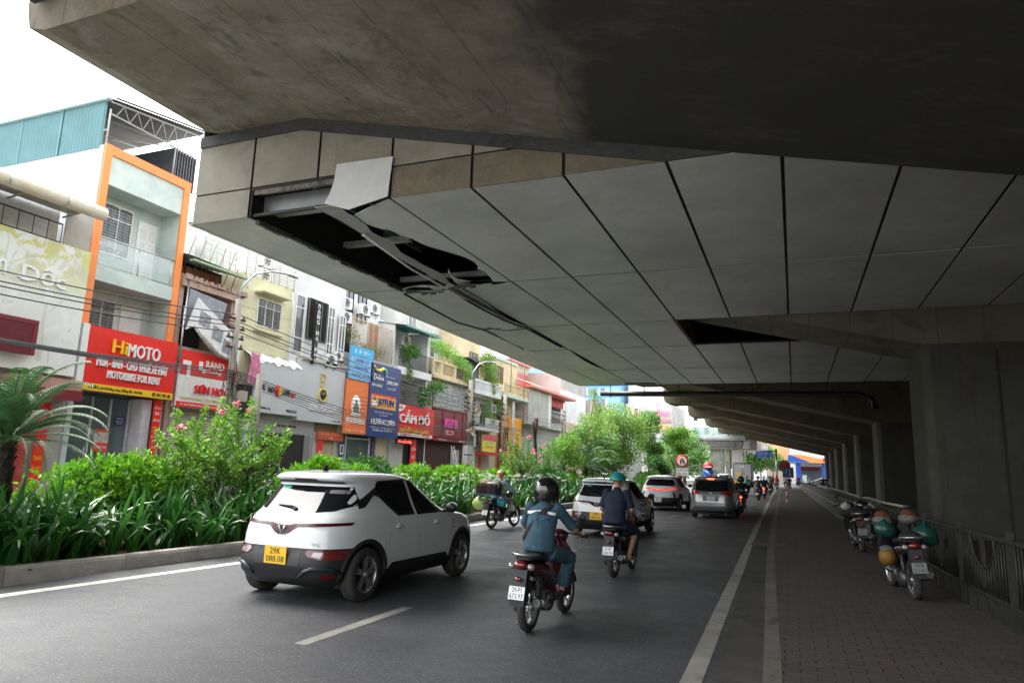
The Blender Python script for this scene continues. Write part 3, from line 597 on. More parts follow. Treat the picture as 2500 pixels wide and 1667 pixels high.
# --- ruined salmon house with the collapsed board
sal=weathered('plaster_salmon',(.55,.38,.31),(.16,.12,.10),(.10,.08,.07),(1,2,.4),scale=2)
h=house('shop_house','decayed salmon pink house with a fallen white board and green tin roof',17.66,20.6,5.3,sal)
bp(h,MB().box(-32,-20.0,17.67,17.86,5.3,8.1).box(-32,-20.0,20.15,20.6,5.3,8.1).box(-32,-21.5,17.86,20.15,5.3,8.1).box(-21.5,-19.85,17.7,20.5,7.65,7.95).box(-21.5,-19.9,17.7,20.5,5.3,5.5),'upper_wall',sal)
rr=random.Random(9); q=MB()
for k in range(60): y=rr.uniform(17.7,20.5); q.box(-20+rr.uniform(-.3,.15),-19.85+rr.uniform(0,.1),y,y+rr.uniform(.04,.25),7.9,7.97+rr.random()*.13)
bp(h,q,'rubble',sal); q=MB()
q.box(-21,-20.3,18.1,19.7,8.0,8.5)
for y in(17.9,18.5,19.0,19.5,20.1): q.tube([(-20.1,y,7.95),(-20.3+rr.uniform(-.3,.3),y+rr.uniform(-.3,.3),9.0)],.02,5)
for k in range(5): q.tube([(-20.2,17.8+k*.5,8.1),(-20.2,18.3+k*.5,9.7)],.018,4)
bp(h,q,'rusty_post',rust); bp(h,B(-24,-20.8,17.8,20.3,7.95,8.8),'attic',darkin)
q=MB(); q.add([(-19.6,17.6,8.72),(-19.4,20.3,8.55),(-22.5,20.3,9.35),(-22.5,17.6,9.5)],[(0,1,2,3)]).add([(-19.6,17.6,8.68),(-19.4,20.3,8.51),(-22.5,20.3,9.3),(-22.5,17.6,9.46)],[(0,3,2,1)]).box(-19.62,-19.4,17.6,20.3,8.5,8.56); bp(h,q,'tin_roof',mat('tin_green',(.32,.45,.30),.5,.1,var=.2))
bp(h,B(-25,-22.6,17.7,20.5,8,11.0),'back_wall',mat('tin_white',(.7,.7,.72),.5)); 
t=thing('fallen_board','broken white advertising board hanging slanted over the red paint sign','board',(-19.6,19,6)); M=MB()
M.prism([(17.75,6.05),(18.15,7.28),(18.45,7.1),(20.35,6.1),(20.38,5.15),(19.9,5.3),(18.9,5.55),(18.1,6.25)],'x',-19.62,-19.56); bp(t,M,'board',mat('board_white',(.68,.68,.68),.5,var=.12))
for (a,c) in ((18.25,6.35),(18.9,5.95),(19.45,5.55)):
    q=MB(); q.prism([(a,c),(a+.05,c+.5),(a+.55,c+.35),(a+.5,c-.1)],'x',-19.558,-19.55); bp(t,q,'picture',mat('picture_grey',(.25,.27,.29),var=.5,vs=8))
q=MB(); q.tube([(-19.5,18.1,6.15),(-19.45,18.6,5.75),(-19.45,19.2,5.4),(-19.5,20.2,5.2)],[.05,.1,.09,.05],8); bp(t,q,'torn_flap',mat('flap',(.45,.42,.38),var=.5,vs=8))
t=thing('metal_sheet','tarnished grey metal sheet leaning in the ruined upper storey','metal sheet',(-19.9,19,7)); bp(t,MB().prism([(17.95,6.3),(18.0,7.6),(19.8,7.45),(19.5,6.2)],'x',-19.9,-19.86),'sheet',weathered('tarnished',(.30,.33,.37),(.45,.46,.47),(.2,.2,.22),scale=4,rough=.5))
bp(h,B(-21.49,-21.4,17.9,20.1,5.5,7.6),'dark_opening',darkin); bp(h,MB().cyl((-19.8,17.8,3.2),(-19.8,17.85,8.0),.03,n=8).cyl((-19.7,17.75,4.8),(-19.75,17.75,6.9),.03,n=8),'pipe',steel)
shut(h,17.85,20.2,.13,3.2,m=mat('shutter_tan',(.36,.31,.26),.5,.2))
sign('poster','tiny orange and red notice pasted on the tan roller shutter',18.75,19.05,1.65,2.0,-19.93,mat('poster_red2',(.65,.08,.03)),[('CHO',18.9,1.9,.1,.2,ly,.004),('THUÊ',18.9,1.78,.1,.22,ly,.004)],th=.01,cat='poster')
t=sign('shop_sign','red and white paint shop sign below the fallen board',17.8,20.45,3.38,5.36,-19.7,mat('sign_ivory',(.72,.70,.68),.45),[('SƠN HOA',19.3,3.95+.12,.36,1.6,lr,.05),('RAND',19.35,4.98,.26,.85,lw_,.02),('Coatings',19.35,4.72,.17,.7,lw_,.02),('MANG PHONG CÁCH ĐẾN',18.85,3.72,.15,1.8,lo,.01),('ĐC: 262 ĐƯỜNG LÁNG, ĐỐNG ĐA, HÀ NỘI',18.9,3.47,.1,1.9,lw_,.01)],th=.2,extra=[(17.8,20.45,4.5,5.36,redp),(17.8,20.45,3.38,3.56,redp)])
q=MB(); q.box(-19.688,-19.68,17.9,18.25,4.85,5.0).box(-19.688,-19.68,18.1,18.25,4.4,4.85).box(-19.688,-19.68,18.6,18.78,4.75,5.05).box(-19.688,-19.68,18.78,18.95,4.65,4.8); bp(t,q,'emblem',lw_)
# --- pale yellow house
cy=plaster('plaster_yellow',(.74,.70,.47),.92)
h=house('shop_house','pale yellow house with a caged roof terrace and white window',20.6,23.65,8.95,cy)
bp(h,B(-20,-19.5,21.3,23.0,8.3,8.36),'ledge',cy); bp(h,B(-20,-19.8,21.4,23.05,6.75,6.83),'ledge',cy)
window(h,21.5,22.92,6.97,8.14,cols=3,rows=(.7,),grille=.1)
q=MB(); 
for z in(7.6,6.4,5.9): q.box(-19.999,-19.985,20.6,23.6,z,z+.02)
bp(h,q,'groove',mat('groove',(.55,.52,.36)))
q=MB()
for k in range(8): z=8.98+k*.12; q.cyl((-19.98,20.7,z),(-19.98,23.6,z),.016,n=4)
for k in range(7): y=20.7+k*.48; q.cyl((-19.97,y,8.9),(-19.97,y,10.6),.02,n=4)
for k in range(6): z=9.05+k*.22; q.cyl((-20.5,19.0,z),(-20.5,20.7,z),.018,n=4)
for k in range(6): q.cyl((-20.5,19.0+k*.33,9.0),(-20.5,19.0+k*.33,10.4),.018,n=4)
bp(h,q,'cage',mat('cage_grey',(.45,.44,.42),.6)); bp(h,B(-26,-21.2,20.7,23.6,8.95,10.8),'back_wall',pw)
ac(22.3,9.0,-20.4,'outdoor unit inside the caged terrace of the pale yellow house')
bp(h,MB().tube([(-19.95,23.5,8.8),(-19.9,23.55,8.2),(-19.92,23.5,5.8)],.03,6),'drain_tube',white); bp(h,MB().tube([(-19.95,20.75,9.0),(-19.85,20.8,8.5),(-19.9,20.75,8.3)],.03,6),'drain_tube',white)
t=sign('shop_sign','grey clinic sign with a red and yellow round emblem, white tarp on top',21.4,24.08,3.5,5.55,-19.6,grey,[('CR',21.75,4.5,.22,.4,lk,.03),('NO',22.3,4.44,.22,.3,lk,.03),('MCARE',23.15,4.42,.22,.6,lk,.03),('VIET',23.65,4.36,.18,.34,lr,.03),('260 Đường Láng',22.0,3.68,.11,.75,lk,.01),('0968.63.63.63',23.65,3.68,.11,.65,lk,.01)],th=.3)
bp(t,MB().rev([(0,.06),(.22,.05),(.24,0)],(-19.6,22.72,4.45),'x',20),'emblem',lr); bp(t,MB().prism([(22.73,4.24),(22.93,4.36),(22.95,4.5),(22.85,4.62),(22.73,4.66)],'x',-19.55,-19.53),'emblem_half',ly)
t=thing('tarpaulin','crumpled white and pink tarpaulin draped over the grey clinic sign','tarpaulin',(-19.8,22.5,5.6)); q=MB(); N=24
for i in range(N+1):
    y=21.0+3.1*i/N
    for k,(dx,dz) in enumerate(((-.5,.25),(-.1,.28),(.22,.1),(.28,-.05))): q.v.append((-19.85+dx,y,5.55+dz+.05*math.sin(i*1.7+k)+.04*math.sin(i*.9)))
for i in range(N):
    for k in range(3): a=i*4+k; q.f.append((a,a+4,a+5,a+1)); q.mi.append(0); q.sm.append(True)
bp(t,q,'sheet',mat('tarp_white',(.78,.80,.80),.5,var=.08))
q=MB(); 
for i in range(9):
    for k in range(7): q.v.append((-19.55+.05*math.sin(i*2.1+k),20.95+.07*i,5.75-.2*k+ .05*math.sin(i+k)))
for i in range(8):
    for k in range(6): a=i*7+k; q.f.append((a,a+7,a+8,a+1)); q.mi.append(0); q.sm.append(True)
bp(t,q,'pink_sheet',mat('tarp_pink',(.75,.25,.40),.5,var=.4,vs=5))
bp(h,B(-20,-19.7,20.85,21.35,3.3,4.5),'black_box',dsteel)
bp(h,MB().box(-20.0,-19.94,20.7,25.7,.1,3.42),'ground_wall',mat('ground_grey',(.36,.36,.36),.6)); bp(h,B(-19.939,-19.9,22.1,25.3,.14,2.75),'door_opening',darkin)
bp(h,MB().box(-19.9,-19.86,22.1,22.2,.14,2.75).box(-19.9,-19.86,25.0,25.35,.14,2.75).box(-19.9,-19.86,23.5,23.56,.14,2.75),'door_frame',mat('mid_grey',(.22,.22,.22)))
bp(h,MB().text('GIÁ TRỊ TẠO NIỀM TIN',(-19.94,23.7,3.08),.14,1.5,'x',.02),'lettering',lk)
for i,(y,nn) in enumerate(((21.25,'upper'),(21.28,'lower'))):
    sign('poster',nn+' of two white picture posters behind the pink blossom tree',y-.2,y+.2,2.75-i*.62,3.2-i*.62,-19.6,mat('poster_pic',(.8,.8,.78),c2=(.35,.5,.45),vs=9),th=.01,cat='poster')
# --- white house with watch shop
h=house('shop_house','white house with a louvred screen above the grey watch shop sign',23.65,27.4,10.2,pw)
window(h,23.8,24.42,6.3,8.85,cols=1,rows=(.25,.78)); window(h,26.1,26.6,6.3,8.8,cols=2,rows=(.3,.8)); window(h,26.85,27.35,6.2,8.55,cols=2,rows=(.3,.8),x=-19.9)
q=MB(); z=7.0
while z<8.85: q.add([(-19.99,24.6,z),(-19.99,26.0,z),(-19.9,26.0,z+.05),(-19.9,24.6,z+.05)],[(0,1,2,3)]); z+=.055
for y in(24.6,25.06,25.52,25.97): q.box(-19.91,-19.885,y,y+.03,7.0,8.87)
bp(h,q,'louvre_screen',mat('louvre',(.20,.20,.19),.5,.3)); bp(h,B(-19.999,-19.98,24.6,26,7,8.87),'dark_opening',darkin)
t=thing('vertical_sign','narrow black vertical sign with stacked white letters','sign',(-19.6,24.9,7)); bp(t,B(-19.7,-19.56,24.74,24.97,5.9,8.6),'board',lk)
for i,cch in enumerate('ĐỒNG HỒ PHỐ'):
    if cch!=' ': bp(t,MB().text(cch,(-19.54,24.85-.0,8.48-i*.245),.2,.17,'x',.03),'lettering',lw_)
ac(26.15,5.95,-19.6,'outdoor unit on the wall above the grey watch shop sign'); ac(26.8,6.35,-19.7,'small outdoor unit under the glazed corner of the white house',s=.7)
t=sign('shop_sign','plain grey watch shop sign with a gold watch emblem',24.16,27.42,3.36,6.0,-19.7,grey,[('DONGHOPHO.VN',25.85,3.86+.12,.3,1.95,lw_,.05),('D',25.75,5.38,.38,.34,lo,.05),('K',25.75,5.0,.3,.3,lo,.05),('Tel. 0961 248 888',26.95,3.48,.08,.6,lk,.004)],th=.25)
em=bp(t,MB().rev([(.24,0),(.24,.06),(.32,.06),(.34,0)],(-19.7,25.78,4.58),'x',28),'watch_ring',lo); bp(t,MB().rev([(0,.03),(.24,.03),(.24,0)],(-19.7,25.78,4.58),'x',24),'watch_face',lk,em)
q=MB()
for k in range(12): a=k*math.pi/6; q.tube([(-19.66,25.78+.17*math.cos(a),4.58+.17*math.sin(a)),(-19.66,25.78+.21*math.cos(a),4.58+.21*math.sin(a))],.012,4)
q.tube([(-19.66,25.78,4.58),(-19.66,25.88,4.72)],.014,4).tube([(-19.66,25.78,4.58),(-19.66,25.68,4.66)],.014,4); bp(t,q,'watch_hands',lo,em)
bp(h,B(-20,-19.6,24.15,27.4,6.0,6.12),'ledge',plaster('ledge_cream',(.6,.57,.48)))
shut(h,26.0,27.3,.13,2.62,m=mat('shutter_cream',(.42,.32,.2),.5,.2)); bp(h,B(-20,-19.95,25.75,27.4,2.98,3.36),'lintel',mat('lintel_brown',(.2,.15,.1)))
sign('shop_sign','small brick red barber sign under the watch shop sign',25.85,27.75,2.62,2.98,-19.8,mat('sign_brick',(.52,.10,.04)),[('HỆ THỐNG CẮT TÓC NAM',26.8,2.87,.13,1.5,mat('letter_orange',(.9,.35,.2)),.01),('258',26.8,2.7,.12,.3,mat('letter_orange',(.9,.35,.2)),.01)],th=.1)
sign('banner','short red standing banner with a white flower mark beside the cream shutter',25.6,25.95,.7,2.55,-19.6,redp,[('*',25.78,2.0,.3,.25,lw_,.004),('T',25.78,1.4,.15,.12,lw_,.004)],th=.03,cat='banner')
# --- house with lattice balcony, three tall boards
wpl=plaster('plaster_offwhite',(.64,.63,.60),.85)
h=house('shop_house','off white house with a beige lattice cage balcony above three tall boards',27.4,31.95,6.9,wpl)
bp(h,B(-31,-21,27.4,31.95,6.9,12.2),'upper_wall',pw); window(h,28.6,29.4,8.75,10.6,x=-20.99,fm=dsteel); window(h,29.8,30.6,8.9,10.6,x=-20.99,fm=dsteel)
bp(h,B(-22,-20.98,30.9,31.9,6.9,9.1),'brick_wall',weathered('brick_red',(.42,.17,.11),(.2,.1,.08),(.5,.4,.35),scale=5)); 
q=MB(); z=6.95
while z<8.75: q.cyl((-19.95,28.0,z),(-19.95,31.8,z),.014,n=4); z+=.095
for k in range(9): y=28+.475*k; q.cyl((-19.94,y,6.9),(-19.94,y,8.75),.018,n=4)
for k in range(16): q.cyl((-21,28+.25*k,9.0),(-19.95,28+.25*k,8.72),.014,n=4)
bp(h,q,'lattice_cage',beige); bp(h,B(-20.97,-20.93,28.3,29.3,6.9,8.3),'dark_door',darkin)
ac(27.9,8.4,-20.2,'lower of two stacked outdoor units left of the lattice cage'); ac(27.85,9.1,-20.2,'upper of two stacked outdoor units left of the lattice cage'); ac(29.6,9.15,-20.3,'outdoor unit above the beige lattice cage')
sign('advert_board','light blue price board mounted above the orange barber board',27.45,29.36,5.58,7.18,-19.5,mat('board_sky',(.20,.45,.72)),[('CHUNG CƯ',28.4,6.55,.2,1.1,lb,.004),('VĂN PHÒNG',28.4,6.2,.18,1.2,lb,.004),('MẶT BẰNG - ĐẤT NỀN',28.4,5.82,.16,1.6,lb,.004),('o  w  oo ~',28.4,6.95,.2,1.3,lw_,.004)],th=.1,extra=[(27.45,29.36,6.72,7.18,mat('board_cyan',(.05,.42,.75)))],cat='advertising board')
t=sign('advert_board','orange barber shop board with a portrait in a white oval',27.4,29.2,3.0,5.56,-19.55,mat('board_orange',(.86,.20,.05)),[('4RAUBARBER',28.25,3.62,.3,1.55,lw_,.03),('fb: barber',27.75,3.14,.07,.4,lw_,.004),('256 Đường Láng',28.3,3.14,.07,.5,lw_,.004),('0339.883',28.85,3.14,.07,.3,lw_,.004)],th=.1,cat='advertising board')
o=bp(t,MB().rev([(0,.03),(.37,.03),(.39,0)],(-19.55,28.2,4.35),'x',24),'oval',lw_); o.scale=(1,.95,1.25); o.location.z-=.25*(4.35-4.28)-.0
q=MB().prism([(27.98,4.0),(28.42,4.0),(28.45,4.25),(28.3,4.42),(28.1,4.42),(27.97,4.25)],'x',-19.518,-19.51); q.ell((-19.51,28.2,4.52),(.01,.09,.12)); bp(t,q,'portrait',mat('portrait_dark',(.06,.05,.05),var=.5,vs=12,c2=(.3,.25,.22)))
bp(t,B(-19.55,-19.5,27.85,28.6,3.84,3.98),'ribbon',lw_)
t=sign('advert_board','tall navy blue paint dealer board with a swoosh emblem',29.22,32.1,2.95,6.63,-19.5,navy,[('Dulux',29.95,5.93,.3,.9,lw_,.03),("let's colour",29.85,5.55,.18,.95,lw_,.01),('Tổng kho phân phối',31.1,6.07,.09,.8,lw_,.004),('HƯƠNG SƠN',31.25,5.78,.2,1.05,lw_,.02),('254 đường Láng, Đống Đa, HN',31.2,5.55,.07,1.0,lw_,.004),('Tel: 024 3563 8888',31.2,5.46,.07,.8,lw_,.004),('JOTUN',30.75,4.68,.42,1.45,lb,.04),('CÔNG TY TNHH ĐẦU TƯ PHÁT TRIỂN',30.6,4.2,.09,1.7,lw_,.004),('CAO THÀNH PHÁT',30.6,4.06,.09,.8,lw_,.004),('HƯƠNG SƠN',30.6,3.72,.32,2.2,lw_,.04),('254 ĐƯỜNG LÁNG, P. THỊNH QUANG, ĐỐNG ĐA, HN',30.6,3.42,.1,2.3,lw_,.004),('DT: 0904 566 566 - 0913 566 199',30.6,3.28,.1,1.8,lw_,.004)],th=.12,cat='advertising board',extra=[(29.4,31.75,4.38,5.0,mat('jot_orange',(.86,.40,.06))),(29.4,31.75,5.001,5.09,redp)])
c=[(.02,.30,.45),(.9,.65,.1),(.3,.65,.3),(.1,.45,.75)]
P=[(29.45,6.5),(29.6,6.33),(29.8,6.25),(30.05,6.3),(30.3,6.42),(30.55,6.36),(30.66,6.15),(30.6,5.95)]
for k in range(7): q=MB(); q.tube([(-19.48,*P[k]),(-19.48,*P[k+1])],[.03+.06*math.sin((k+.2)/7*3.14),.03+.06*math.sin((k+1.2)/7*3.14)],8); bp(t,q,'swoosh',mat('swoosh%d'%(k//2),((.85,.45,.05),(.8,.75,.1),(.15,.6,.35),(.1,.4,.8))[k//2],.4,var=0))
q=MB().ell((-19.47,29.68,4.62),(.03,.17,.17)).ell((-19.47,29.56,4.54),(.03,.1,.08)).ell((-19.47,29.82,4.54),(.03,.1,.08)); bp(t,q,'emblem',lw_); bp(t,MB().prism([(29.58,4.7),(29.68,4.98),(29.78,4.7)],'x',-19.48,-19.45),'emblem_tip',lb)
shopfront(h,27.95,31.8,2.95,darkin); bp(h,MB().box(-19.97,-19.9,28.1,28.16,.2,2.9).box(-19.97,-19.9,30.1,30.2,.2,2.9).box(-19.97,-19.9,28.16,30.1,2.75,2.83).box(-19.97,-19.9,28.16,30.1,.9,.98),'shop_window',mat('frame_light',(0,0,0))); bp(h,B(-19.96,-19.95,28.16,30.1,.98,2.75),'pane',glassb)
bp(h,B(-19.97,-19.9,30.7,31.7,.1,2.95),'cream_wall',plaster('cream2',(.6,.55,.4)))
sign('banner','narrow navy and red vertical banner right of the barber window',30.25,30.55,1.3,2.9,-19.85,navy,[('S',30.4,2.6,.2,.15,lr,.004),('Ơ',30.4,2.3,.2,.15,lr,.004),('N',30.4,2.0,.2,.15,lr,.004)],th=.03,cat='banner')
sign('banner','dark blue strip with two small black and white portraits by the barber door',27.6,27.9,1.1,2.6,-19.85,navy,th=.03,cat='banner',extra=[(27.62,27.88,2.0,2.45,lw_),(27.62,27.88,1.4,1.85,lw_),(27.68,27.82,2.08,2.4,lk),(27.68,27.82,1.46,1.8,lk)])
# --- balcony house with plants, pawn shop
h=thing('shop_house','narrow white house with iron plant balconies over the pawn shop sign','building',(-20,34,0)); y0,y1=31.95,36.0
bp(h,MB().box(-32,-21.4,y0,y1,0,9.6).box(-21.4,-19.98,y1-.3,y1,0,9.3).box(-21.4,-19.98,y0,y0+.12,0,9.3).box(-21.4,-19.6,y0,y1-.3,6.45,6.85).box(-21.4,-19.98,y0,y1-.3,4.6,4.85),'wall',pw)
rail(h,-19.65,y0+.05,y1-.35,6.85,7.8,dsteel,.11,.012); rail(h,-19.9,y0+.1,y1-.35,4.85,5.6,dsteel,.11,.012)
window(h,32.4,33.6,7.0,9.0,x=-21.39,fm=mat('frame_green',(.05,.16,.14)),pm=darkin); window(h,32.4,33.3,4.9,6.3,x=-21.39,pm=glassb); bp(h,B(-20.3,-20.25,32.15,33.1,4.95,5.93),'blue_panel',mat('panel_mint',(.45,.58,.6)))
q=MB(); q.add([(-21.6,31.9,9.45),(-21.6,35.9,9.55),(-19.2,35.9,9.15),(-19.2,31.9,9.05)],[(0,1,2,3)]).add([(-21.6,31.9,9.4),(-21.6,35.9,9.5),(-19.2,35.9,9.1),(-19.2,31.9,9.0)],[(0,3,2,1)]).box(-19.25,-19.15,31.9,35.9,8.98,9.08)
for k in range(9): y=32+k*.48; q.tube([(-21.3,y,9.35),(-19.2,y,9.0)],.02,4)
bp(h,q,'green_canopy',mat('canopy_green',(.10,.28,.25),.5)); ac(34.3,8.35,-20.6,'outdoor unit under the dark green canopy above the plant balcony',s=1.1)
t=sign('shop_sign','bright red pawn shop sign with large raised white letters',32.08,36.28,3.12,4.82,-19.6,redp,[('CẦM ĐỒ',33.95,4.2,.72,3.3,lw_,.08),('NHÀ ĐẤT - OTO - XE MÁY',34.0,3.5,.3,3.2,ly,.05),('252 ĐƯỜNG LÁNG',33.1,3.22,.12,1.1,lr,.01),('0915.6789',35.4,3.22,.14,.75,lr,.01)],th=.2,extra=[(32.3,36.1,3.13,3.3,lw_)])
q=MB(); q.prism([(32.1,4.8),(32.1,4.45),(32.4,4.42),(32.85,4.62),(32.9,4.8)],'x',-19.6,-19.585); bp(t,q,'corner_tab',lw_); bp(t,MB().text('T83',(-19.585,32.42,4.65),.18,.45,'x',.01),'lettering',lr)
shopfront(h,32.0,35.9,3.1,darkin); bp(h,MB().box(-19.96,-19.9,31.98,33.4,.1,3.0),'white_panel',mat('ground_light',(.45,.45,.44)))
sign('led_sign','small black sign with glowing red lettering below the pawn shop sign',32.2,34.0,2.68,2.98,-19.6,lk,[('Lãi suất thấp',33.1,2.83,.2,1.4,mat('led_red',(.9,.05,.03),emit=1.2),.01)],th=.06)
for i,(y,nm2) in enumerate(((34.4,'left'),)):
    sign('banner','red vertical banner with stacked white words beside the pawn shop door',y-.3,y+.3,.4,3.0,-19.8,redp,[('CẦM',y,2.5,.25,.45,lw_,.004),('ĐỒ',y,2.05,.25,.4,lw_,.004),('UY',y,1.6,.2,.3,lw_,.004),('TÍN',y,1.2,.2,.35,lw_,.004)],th=.04,cat='banner')
# --- cream house with roof garden, maroon shop
cr=plaster('plaster_cream',(.74,.62,.40),.9)
h_=house('house','plain tall back house rising behind the green canopy and plant balcony',31.9,36.0,12.4,plaster('plaster_back',(.60,.56,.48)),x=-23.5); window(h_,32.6,33.8,10,11.5,x=-23.49,cols=2,grille=.12); window(h_,34.4,35.4,10,11.5,x=-23.49,cols=2)
h=house('shop_house','cream house with glazed loggia and roof garden over the maroon shop',36.0,41.0,7.0,cr)
bp(h,MB().box(-20,-19.6,36.0,41,6.75,6.95).box(-20,-19.7,36.0,40.9,7.75,7.85).box(-20,-19.72,36.0,36.2,6.95,7.75).box(-20,-19.72,37.0,37.3,6.95,7.75).box(-20,-19.72,38.9,39.15,6.95,7.75).box(-20,-19.72,40.7,40.95,6.95,7.75).box(-20,-19.8,36.0,40.9,6.95,7.1),'parapet',cr)
q=MB()
for (a,c) in((36.2,37.0),(37.3,38.9),(39.15,40.7)):
    for k in range(int((c-a)/.16)): q.tube([(-19.85,a+k*.16,7.1),(-19.85,a+k*.16+.16,7.42),(-19.85,a+k*.16,7.75)],.015,4)
bp(h,q,'ornamental_grille',mat('grille_brown',(.12,.08,.05))); bp(h,B(-32,-22,36,41,7,11.6),'upper_wall',wpl); window(h,39,40.2,8.6,10.2,x=-21.99,cols=2,rows=(.7,),grille=.12); window(h,36.6,37.6,9.8,11,x=-21.99); window(h,37,38.4,7.6,9.3,x=-21.99)
window(h,37.0,40.9,5.0,6.75,cols=5,rows=(.72,),fm=mat('frame_dull',(.42,.44,.43)),pm=mat('milky_glass',(.35,.38,.38),.2,var=.2)); window(h,36.1,36.8,5.0,6.8,cols=2,fm=beige)
q=MB(); q.box(-20.9,-19.8,41.0,42.0,8.4,8.5).add([(-21,40.8,8.9),(-21,43,8.6),(-19.5,43,8.3),(-19.5,40.8,8.6)],[(0,1,2,3)]); bp(h,q,'tin_eave',mat('eave_dark',(.12,.1,.1)))
t=sign('shop_sign','wide maroon panelled sign with pink rounded lettering',36.3,41.0,3.05,5.03,-19.6,maroon,[('BODY 86',38.4,4.15,.55,1.7,lp,.08),('CLOTHING',38.35,3.6,.16,.75,lr,.02),('250 Đường Láng',37.4,3.14,.1,1.1,lw_,.004),('0866.86.86',40.1,3.14,.1,.9,lw_,.004)],th=.2,extra=[(37.85,38.85,3.48,3.72,mat('pale_pink',(.8,.6,.65)))])
q=MB(); 
for y in(37.3,38.9,40.1): q.box(-19.598,-19.57,y,y+.05,3.3,4.95)
q.box(-19.598,-19.56,36.3,41,4.9,4.96).box(-19.598,-19.56,36.3,41,3.27,3.33); bp(t,q,'batten',mat('maroon_edge',(.15,.012,.02)))
shopfront(h,36.1,41,3.05,mat('maroon_in',(.05,.006,.01))); bp(h,B(-19.96,-19.9,39.3,40.4,.1,2.6),'grey_door',mat('ground_grey',(0,0,0)))
t=thing('ladder','aluminium ladder leaning under the maroon shop sign','ladder',(-18.9,38.9,.13)); q=MB()
for d in(-.18,.18): q.tube([(0,d,0),(-.6,d-.3,2.7)],.025,6)
q.build('stile',steel,t); q=MB()
for k in range(9): u=(k+.5)/9; q.tube([(-.6*u,-.18-.3*u,2.7*u),(-.6*u,.18-.3*u,2.7*u)],.018,5)
q.build('rung',steel,t)
# --- white balustrade house with striped board
h=house('shop_house','white house with balustrade balconies and a black and white striped wall',41.0,45.5,6.3,wpl)
q=MB().box(-20,-19.2,41.0,45.4,6.35,6.6).box(-19.3,-19.2,41,45.4,7.15,7.3).box(-20,-19.3,41,45.4,4.0,4.2).box(-19.35,-19.28,43,45.4,4.75,4.85)
for k in range(32): y=41.05+k*.138; q.box(-19.28,-19.22,y,y+.07,6.6,7.15)
for k in range(16): y=43.05+k*.15; q.rev([(.02,0),(.045,.12),(.02,.3),(.04,.42),(.03,.55)],(-19.31,y,4.2),'z',6)
bp(h,q,'balustrade',pw); q=MB()
for k in range(7): z=4.3+k*.28; q.prism([(41.05,z),(42.7,z-.05),(42.7,z+.08),(41.05,z+.14)],'x',-19.999,-19.96)
bp(h,q,'stripes',mat('stripe_grey',(.08,.08,.09))); bp(h,B(-20,-19.7,41.0,42.8,3.1,4.4),'black_canopy',mat('black_canopy',(.05,.02,.03)))
bp(h,B(-21,-19.9,41.3,42.9,6.6,8.8),'tin_room',mat('tin_room',(.14,.14,.15),.6)); bp(h,B(-31,-21.01,41,45.5,6.3,11.0),'upper_wall',cr); window(h,43.6,45,8.0,9.6,x=-21.0,fm=mat('wood_brown',(0,0,0)),cols=3,grille=.15); window(h,43.4,44.6,4.5,6.0,grille=.15)
sign('shop_sign','yellow sign with a pink top band and red awning below',42.95,45.1,2.62,3.76,-19.4,mat('sign_yellow',(.72,.62,.08)),[('CƠM - BIA - ỐC',44.0,3.22,.16,1.2,mat('letter_aqua',(.2,.5,.6)),.004),('QUÁN NGON',44,2.95,.16,1.3,lr,.004)],th=.1,extra=[(42.95,45.1,3.36,3.76,mat('pink_red',(.65,.08,.10)))])
bp(h,B(-20,-19.2,42.9,45.3,2.38,2.58),'red_awning',mat('awning_red',(.5,.04,.04))); shopfront(h,43,45.3,2.4,mat('beige_room',(.4,.36,.32))); bp(h,B(-19.96,-19.9,43.6,43.8,.1,2.38),'red_post',lr)
# --- cream house with green trimmed balcony and orange shop
h=house('shop_house','cream house with wooden windows, mint trimmed balcony and orange shopfront',45.5,50.3,9.5,cr)
q=MB().box(-20,-19.0,45.5,50.2,6.75,6.95).box(-19.1,-19.0,45.5,50.2,7.5,7.6)
for k in range(28): y=45.6+k*.165; q.rev([(.03,0),(.05,.2),(.03,.5)],(-19.05,y,6.95),'z',6)
bp(h,q,'balustrade',cr); bp(h,MB().box(-20,-18.97,45.5,50.25,6.6,6.75).box(-20,-19.9,45.5,50.2,9.4,9.6),'mint_trim',mat('mint',(.42,.58,.53)))
wd=mat('shutter_wood',(.20,.09,.05),.6); window(h,45.75,47.4,7.7,8.95,fm=wd,pm=wd,cols=4,grille=.2); window(h,45.9,47.7,4.6,6.3,fm=wd,pm=darkin,cols=3,grille=.2); bp(h,MB().cyl((-19.3,47.9,3),(-19.3,47.9,6.6),.12,n=10),'column',pw)
bp(h,MB().cyl((-19,49.3,4),(-19,49.3,9.9),.04,n=6).cyl((-19,46.6,7),(-19,46.6,10),.03,n=6),'pipe',rust)
sign('shop_sign','plain bright orange shopfront wall panel without lettering',46.6,50.3,.8,5.35,-19.5,mat('orange_bright',(.88,.36,.03)),th=.2)
